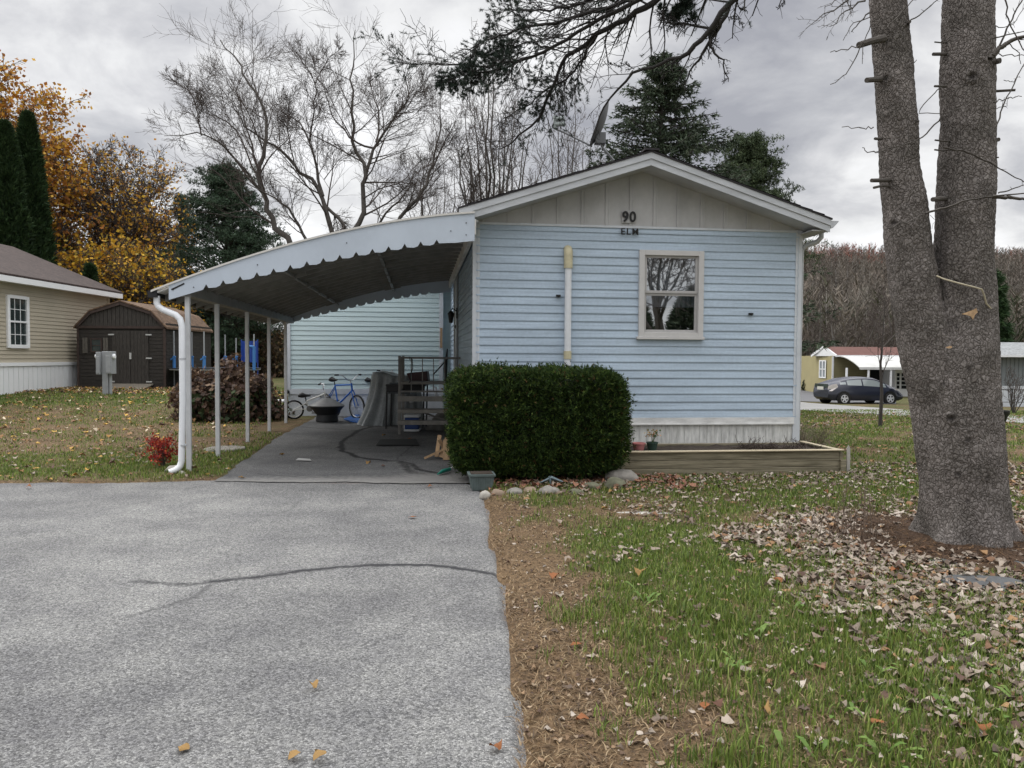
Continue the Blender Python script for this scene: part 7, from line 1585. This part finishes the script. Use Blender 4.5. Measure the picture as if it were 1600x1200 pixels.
# ------------------------------------------------------------------ grass blades, weeds and fallen leaves
def blades():
    rs = np.random.RandomState(600); out = []
    def zone(x0, x1, y0, y1, dens, hmin, hmax, w, seed):
        n = int((x1-x0)*(y1-y0)*dens); x = rs.uniform(x0, x1, n); y = rs.uniform(y0, y1, n)
        vis = (np.abs(x) < y*.74+.4+1.1*(x > 0)) & ~paved(x+.035*rs.rand(n), y-.02)
        u, v = to_house(x, y); vis &= ~((u > -.1) & (u < 4.35) & (v > -.02)) & ~((u > 1.5) & (u < 4.3) & (v > -1.08) & (v < 0)) & ~((np.abs(x-.36) < .8) & (np.abs(y-8.5) < .5))
        vis &= ~((y > 13) & (x > -6) & (u < 4.3) & (u > -3.6)) & (np.hypot(x-TREE[0], y-TREE[1]) > .36)
        x, y = x[vis], y[vis]; g = greenness(x, y); n = len(x); r = rs.rand(n); isg = r < g; keep = rs.rand(n) < np.where(isg, 1.0, .55)
        dt = np.hypot(x-TREE[0], y-TREE[1]); keep &= (rs.rand(n) < np.clip((dt-.6)/.6, .06, 1)); x, y, isg = x[keep], y[keep], isg[keep]; n = len(x)
        h = np.where(isg, rs.uniform(hmin, hmax, n)*(.7+.6*fbm(x, y, 2.5, 66)), rs.uniform(.3*hmin, .5*hmax, n))
        a = rs.rand(n)*6.283; lean = np.where(isg, rs.uniform(.1, .7, n), rs.uniform(.9, 1.9, n)); 
        b = np.stack([x, y, hgt(x, y)+.012+.02*(fbm(x, y, 2.0, 40)-.5)], 1); dx = np.stack([np.cos(a), np.sin(a)], 1); sd = np.stack([-np.sin(a), np.cos(a), 0*a], 1)*(w*(.6+.8*rs.rand(n)))[:, None]/2
        mid = b+np.concatenate([dx*(h*lean*.35)[:, None], (h*.6/np.sqrt(1+lean**2*.5))[:, None]], 1); tip = b+np.concatenate([dx*(h*lean)[:, None], (h*np.clip(1.05-.35*lean, .3, 1))[:, None]], 1)
        gc = pick([(.105, .155, .028), (.155, .215, .04), (.07, .11, .022), (.23, .27, .07), (.24, .20, .09)], n, rs, .18, w=[.3, .28, .2, .14, .08]); dc = pick([(.235, .16, .085), (.17, .11, .06), (.31, .23, .135), (.11, .075, .045)], n, rs, .15)
        out.append((np.stack([b-sd, b+sd, mid+sd*.8, mid-sd*.8, tip], 1), np.where(isg[:, None], gc, dc)))
    zone(-.1, 4.5, 2.2, 4.2, 8500, .028, .072, .0052, 1); zone(-.3, 6.2, 4.2, 6.2, 4600, .03, .062, .006, 2); zone(-.6, 7.5, 6.2, 9.5, 1900, .03, .06, .008, 3); zone(4.4, 12, 9.5, 15, 700, .03, .06, .012, 4); zone(4.4, 20, 15, 28, 200, .03, .07, .022, 5)
    zone(-8, -2.6, 7.7, 11, 2200, .03, .06, .008, 6); zone(-12, -3.3, 11, 17, 700, .03, .06, .012, 7); zone(-17, -3.5, 17, 26, 260, .03, .07, .02, 8)
    V = np.concatenate([o[0] for o in out]); c = np.concatenate([o[1] for o in out]); n = len(V); V = V.reshape(-1, 3); i = np.arange(n)*5
    F4 = np.stack([i, i+1, i+2, i+3], 1); F3 = np.stack([i+3, i+2, i+4], 1)
    o = npmesh('grass', V, [F4, F3], m_grassb, col=np.concatenate([c, c])); o['kind'] = 'stuff'; o['label'] = 'short patchy green and dead tan lawn grass around the driveway'; o['category'] = 'grass'
    print('blades', n)
    # broad leaved weeds (dandelion rosettes) in the near lawn
    rs = np.random.RandomState(610); V = []; C = []
    spots = [(1.25, 2.75), (1.9, 2.8), (1.55, 3.1), (2.3, 3.0), (.95, 3.2), (1.15, 3.6), (1.8, 3.5), (2.1, 3.6), (1.0, 2.5), (1.7, 2.45), (2.6, 3.3), (1.45, 4.0), (1.3, 2.45), (2.2, 2.6), (1.6, 2.8), (2.0, 3.2), (.75, 4.1)]
    for sx, sy in spots:
        for k in range(rs.randint(4, 8)):
            a = rs.rand()*6.283; L_ = .04+.05*rs.rand(); w = .007+.006*rs.rand(); cx, cy = sx+.05*rs.normal(), sy+.05*rs.normal(); d = np.array([math.cos(a), math.sin(a)]); s = np.array([-d[1], d[0]])*w; z0 = .02
            el = .35+.6*rs.rand()
            for (t0, z_0, w0), (t1, z_1, w1) in zip([(0, 0, .2), (.35, .5, .8), (.7, .8, 1.)], [(.35, .5, .8), (.7, .8, 1.), (1, .75, .25)]):
                V.append([[cx+d[0]*L_*t0-s[0]*w0, cy+d[1]*L_*t0-s[1]*w0, z0+z_0*L_*el], [cx+d[0]*L_*t0+s[0]*w0, cy+d[1]*L_*t0+s[1]*w0, z0+z_0*L_*el], [cx+d[0]*L_*t1+s[0]*w1, cy+d[1]*L_*t1+s[1]*w1, z0+z_1*L_*el], [cx+d[0]*L_*t1-s[0]*w1, cy+d[1]*L_*t1-s[1]*w1, z0+z_1*L_*el]])
                C.append((.11, .19, .035) if k % 2 else (.15, .23, .05))
    V = np.array(V).reshape(-1, 3); o = npmesh('weeds', V, np.arange(len(V)).reshape(-1, 4), m_grassb, col=np.array(C)); o['kind'] = 'stuff'; o['label'] = 'broad leaved weeds scattered through the near lawn'; o['category'] = 'weeds'
blades()
def litter():
    rs = np.random.RandomState(700); PX = []; PY = []; SZ = []; CC = []
    pale = [(.23, .185, .145), (.31, .26, .21), (.17, .13, .10), (.10, .073, .055), (.39, .34, .285)]; warm = [(.20, .11, .06), (.15, .085, .05), (.30, .18, .09), (.10, .06, .045)]; yel = [(.42, .26, .06), (.32, .18, .05), (.22, .12, .05)]
    def dens(x, y):
        dt = np.hypot(x-TREE[0], y-TREE[1]); u, v = to_house(x, y); n = fbm(x, y, 1.6, 77); n2 = fbm(x, y, 6, 78)
        front = (y < TREE[1]+.9)
        bx_ = np.interp(y, [2.5, 2.8, 3.35, 3.75, 4.25, 5.0, 5.8, 6.3, 7], [1.55, 1.5, 1.62, 1.6, 1.42, 1.45, 1.7, 2.6, 9])
        heap = 1500*sst((x-bx_+.9*(n2-.5)+.8*(n-.5)+.1)/.45)*sst((dt-.7)/.3)*np.clip(.25+1.7*n2, .2, 1.5)*np.where(x > 3.9, .5, 1)*np.clip((y-2.5)/1.3, .22, 1)
        ring = 500*sst((dt-.75)/.35)*sst((1.70+1.0*sst((5.2-y)/1.2)*sst((x-1.5)/1.2)-dt+1.1*(n-.5))/.7)*(x < 4.6)*np.where(front, 1, .45)*np.clip(.35+1.4*n2, 0, 1.3)
        rt = 120*sst((x-3.6)/.6)*(y > 4)*(.3+1.4*n)
        bed = 300*((v > -2.3) & (v < -1.1) & (u > 1.2) & (u < 4.4))*sst((v+2.3)/.8); hed = 260*((v > -1.8) & (v < -.75) & (u > .3) & (u < 1.6))
        mid = 170*sst((n-.50)/.14)*(y > 4.8)*(x > .5)+75*(y > 5.8)*(x > 1)*sst((n2-.4)/.2)*2; base = 20+45*sst((n-.5)/.15)*(x > .6)+55*np.clip(x-1.3, 0, 1)*(y < 4.2)
        far = 17*(y > 9.8)*(.2+1.6*sst((n-.4)/.2))
        edge = np.clip((x-drive_edge(y))/.5, .25, 1)
        return np.where(y < 9.6, np.maximum(ring, heap)+rt+bed+hed+(mid+base)*edge, far)
    def sample(x0, x1, y0, y1, fn, mx, size, pal, w=None):
        n = int((x1-x0)*(y1-y0)*mx); x = rs.uniform(x0, x1, n); y = rs.uniform(y0, y1, n); u, v = to_house(x, y)
        ok = (rs.rand(n) < fn(x, y)/mx) & (np.abs(x) < y*.74+.4+1.1*(x > 0)) & ~paved(x, y) & ~((u > -.1) & (u < 4.4) & (v > -.02)) & ~((u > 1.52) & (u < 4.3) & (v > -1.1) & (v < .05)) & (np.hypot(x-TREE[0], y-TREE[1]) > .42) & ~((y > 13) & (u < 4.3) & (u > -3.6))
        x, y = x[ok], y[ok]; PX.append(x); PY.append(y); SZ.append(size*(.45+.95*rs.rand(len(x))**1.4)); CC.append(pick(pal, len(x), rs, .14, w))
    sample(-.5, 5, 2.2, 9.6, dens, 2300, .024, pale+warm, [.24, .2, .17, .12, .09, .06, .05, .03, .04]); sample(5, 12, 5, 9.6, dens, 400, .03, pale+warm)
    sample(-.1, 4.5, 2.2, 7.5, lambda x, y: 240+0*x, 240, .012, [(.20, .13, .075), (.13, .085, .055), (.28, .21, .14), (.08, .05, .035), (.34, .29, .24)])
    sample(4.4, 16, 9.6, 24, dens, 110, .034, warm+pale[:3]+[(.22, .13, .05)])
    sample(-9, -2.5, 7.7, 12, lambda x, y: 16+30*(fbm(x, y, 1, 79) > .55), 60, .03, warm+pale[:3]+yel); sample(-16, -3, 12, 24, lambda x, y: 12+60*(y > 21), 80, .042, yel+warm+[(.5, .42, .3)])
    sample(-.3, 1.9, 7.5, 8.4, lambda x, y: 200+0*x, 200, .035, [(.20, .09, .06), (.26, .13, .08), (.14, .07, .05)])
    x = np.concatenate(PX); y = np.concatenate(PY); s = np.concatenate(SZ); c = np.concatenate(CC); n = len(x)
    # big coloured leaves at the spots measured on the photo (px, py, kind)
    big = [(644, 812, 0), (865, 912, 0), (900, 1017, 0), (1410, 865, 1), (1398, 903, 0), (1485, 1058, 1), (1120, 1112, 2), (1370, 1140, 0), (1215, 918, 0), (1196, 1126, 1), (1288, 960, 1), (1535, 1155, 0), (1100, 1115, 0), (910, 1135, 0), (1000, 905, 1), (945, 800, 1), (1035, 1010, 2),
           (287, 1178, 1), (490, 1080, 1), (500, 1195, 1), (460, 1190, 1), (775, 1178, 0), (378, 750, 1), (190, 748, 1), (45, 765, 0), (440, 713, 1), (575, 727, 1), (598, 731, 2), (672, 763, 0), (600, 683, 1), (640, 688, 0), (300, 683, 1), (1030, 738, 0), (955, 775, 1), (1290, 776, 0)]
    bx = []; by = []
    for px, py, k in big: q = G(px, py); bx.append(q.x); by.append(q.y)
    bc = np.array([{0: (.23, .09, .035), 1: (.27, .165, .06), 2: (.12, .06, .04)}[k] for _, _, k in big])
    nb = len(bx); x = np.concatenate([x, bx]); y = np.concatenate([y, by]); s = np.concatenate([s, np.where(y[-nb:] < 3.6, .026, .034)]); c = np.concatenate([c, bc]); n = len(x)
    # crumpled lobed leaf: 3x4 grid
    gu = np.array([-1, -.55, 0, .5, 1.]); gv = np.array([-1, -.1, 1.]); wid = np.array([.12, .72, 1.0, .78, .12])
    U, Vv = np.meshgrid(gu, gv, indexing='ij'); Wd = np.repeat(wid[:, None], 3, 1); L0 = np.stack([U.ravel(), (Vv*Wd*.75).ravel()], 1)
    k = len(L0); curl = rs.uniform(.3, 1.6, n); lx = np.repeat(L0[None, :, 0], n, 0)+rs.normal(size=(n, k))*.09; ly = np.repeat(L0[None, :, 1], n, 0)+rs.normal(size=(n, k))*.09
    lz = curl[:, None]*(ly**2*.9+lx**2*.25*np.sign(rs.normal(size=(n, 1))))+rs.normal(size=(n, k))*.13; flip = np.where(rs.rand(n) < .5, 1, -1)[:, None]; lz = lz*flip
    lz -= lz.min(1)[:, None]; a = rs.rand(n)*6.283; ca, sa = np.cos(a)[:, None], np.sin(a)[:, None]
    tx = rs.normal(size=n)*.3; 
    X = (lx*ca-ly*sa)*s[:, None]; Y = (lx*sa+ly*ca)*s[:, None]; Z = (lz+.25*lx*tx[:, None]+.3*np.abs(tx[:, None]))*s[:, None]
    onp = paved(x, y); g = greenness(x, y); z0 = hgt(x, y)+np.where(onp, .014, .018+.024*g*rs.rand(n)); dt = np.hypot(x-TREE[0], y-TREE[1]); z0 = z0+.04*sst((1.3-dt)/1.2)
    V = np.stack([x[:, None]+X, y[:, None]+Y, z0[:, None]+Z], -1).reshape(-1, 3)
    q = []; 
    for i in range(4):
        for j in range(2): q.append([i*3+j, (i+1)*3+j, (i+1)*3+j+1, i*3+j+1])
    Fq = (np.arange(n)[:, None, None]*k+np.array(q)[None]).reshape(-1, 4)
    o = npmesh('fallen_leaves', V, Fq, m_litter, col=np.repeat(c, 8, 0), smooth=True); o['kind'] = 'stuff'; o['label'] = 'pale curled and orange fallen leaves strewn over the lawn and driveway edge'; o['category'] = 'leaves'
    print('leaves', n)
    # needle litter and twigs under the spruce
    m = 11000; r = np.sqrt(rs.uniform(.3**2, 1.25**2, m)); a = rs.rand(m)*6.283; x = TREE[0]+r*np.cos(a); y = TREE[1]+r*np.sin(a)*.95; z = hgt(x, y)+.02+.04*sst((1.3-r)/1.2); C = np.stack([x, y, z], 1); D = np.stack([np.cos(a*7), np.sin(a*7), .12+0*a], 1)
    V, Ft = needles(C, D, .05, .004, rs, .35, 2); o = npmesh('needle_litter', V, Ft, m_litter, col=np.repeat(pick([(.11, .065, .038), (.18, .11, .06), (.065, .045, .032)], m, rs, .2), 2, 0)); o['kind'] = 'stuff'; o['label'] = 'brown shed needles and twigs around the spruce foot'; o['category'] = 'needles'
litter()
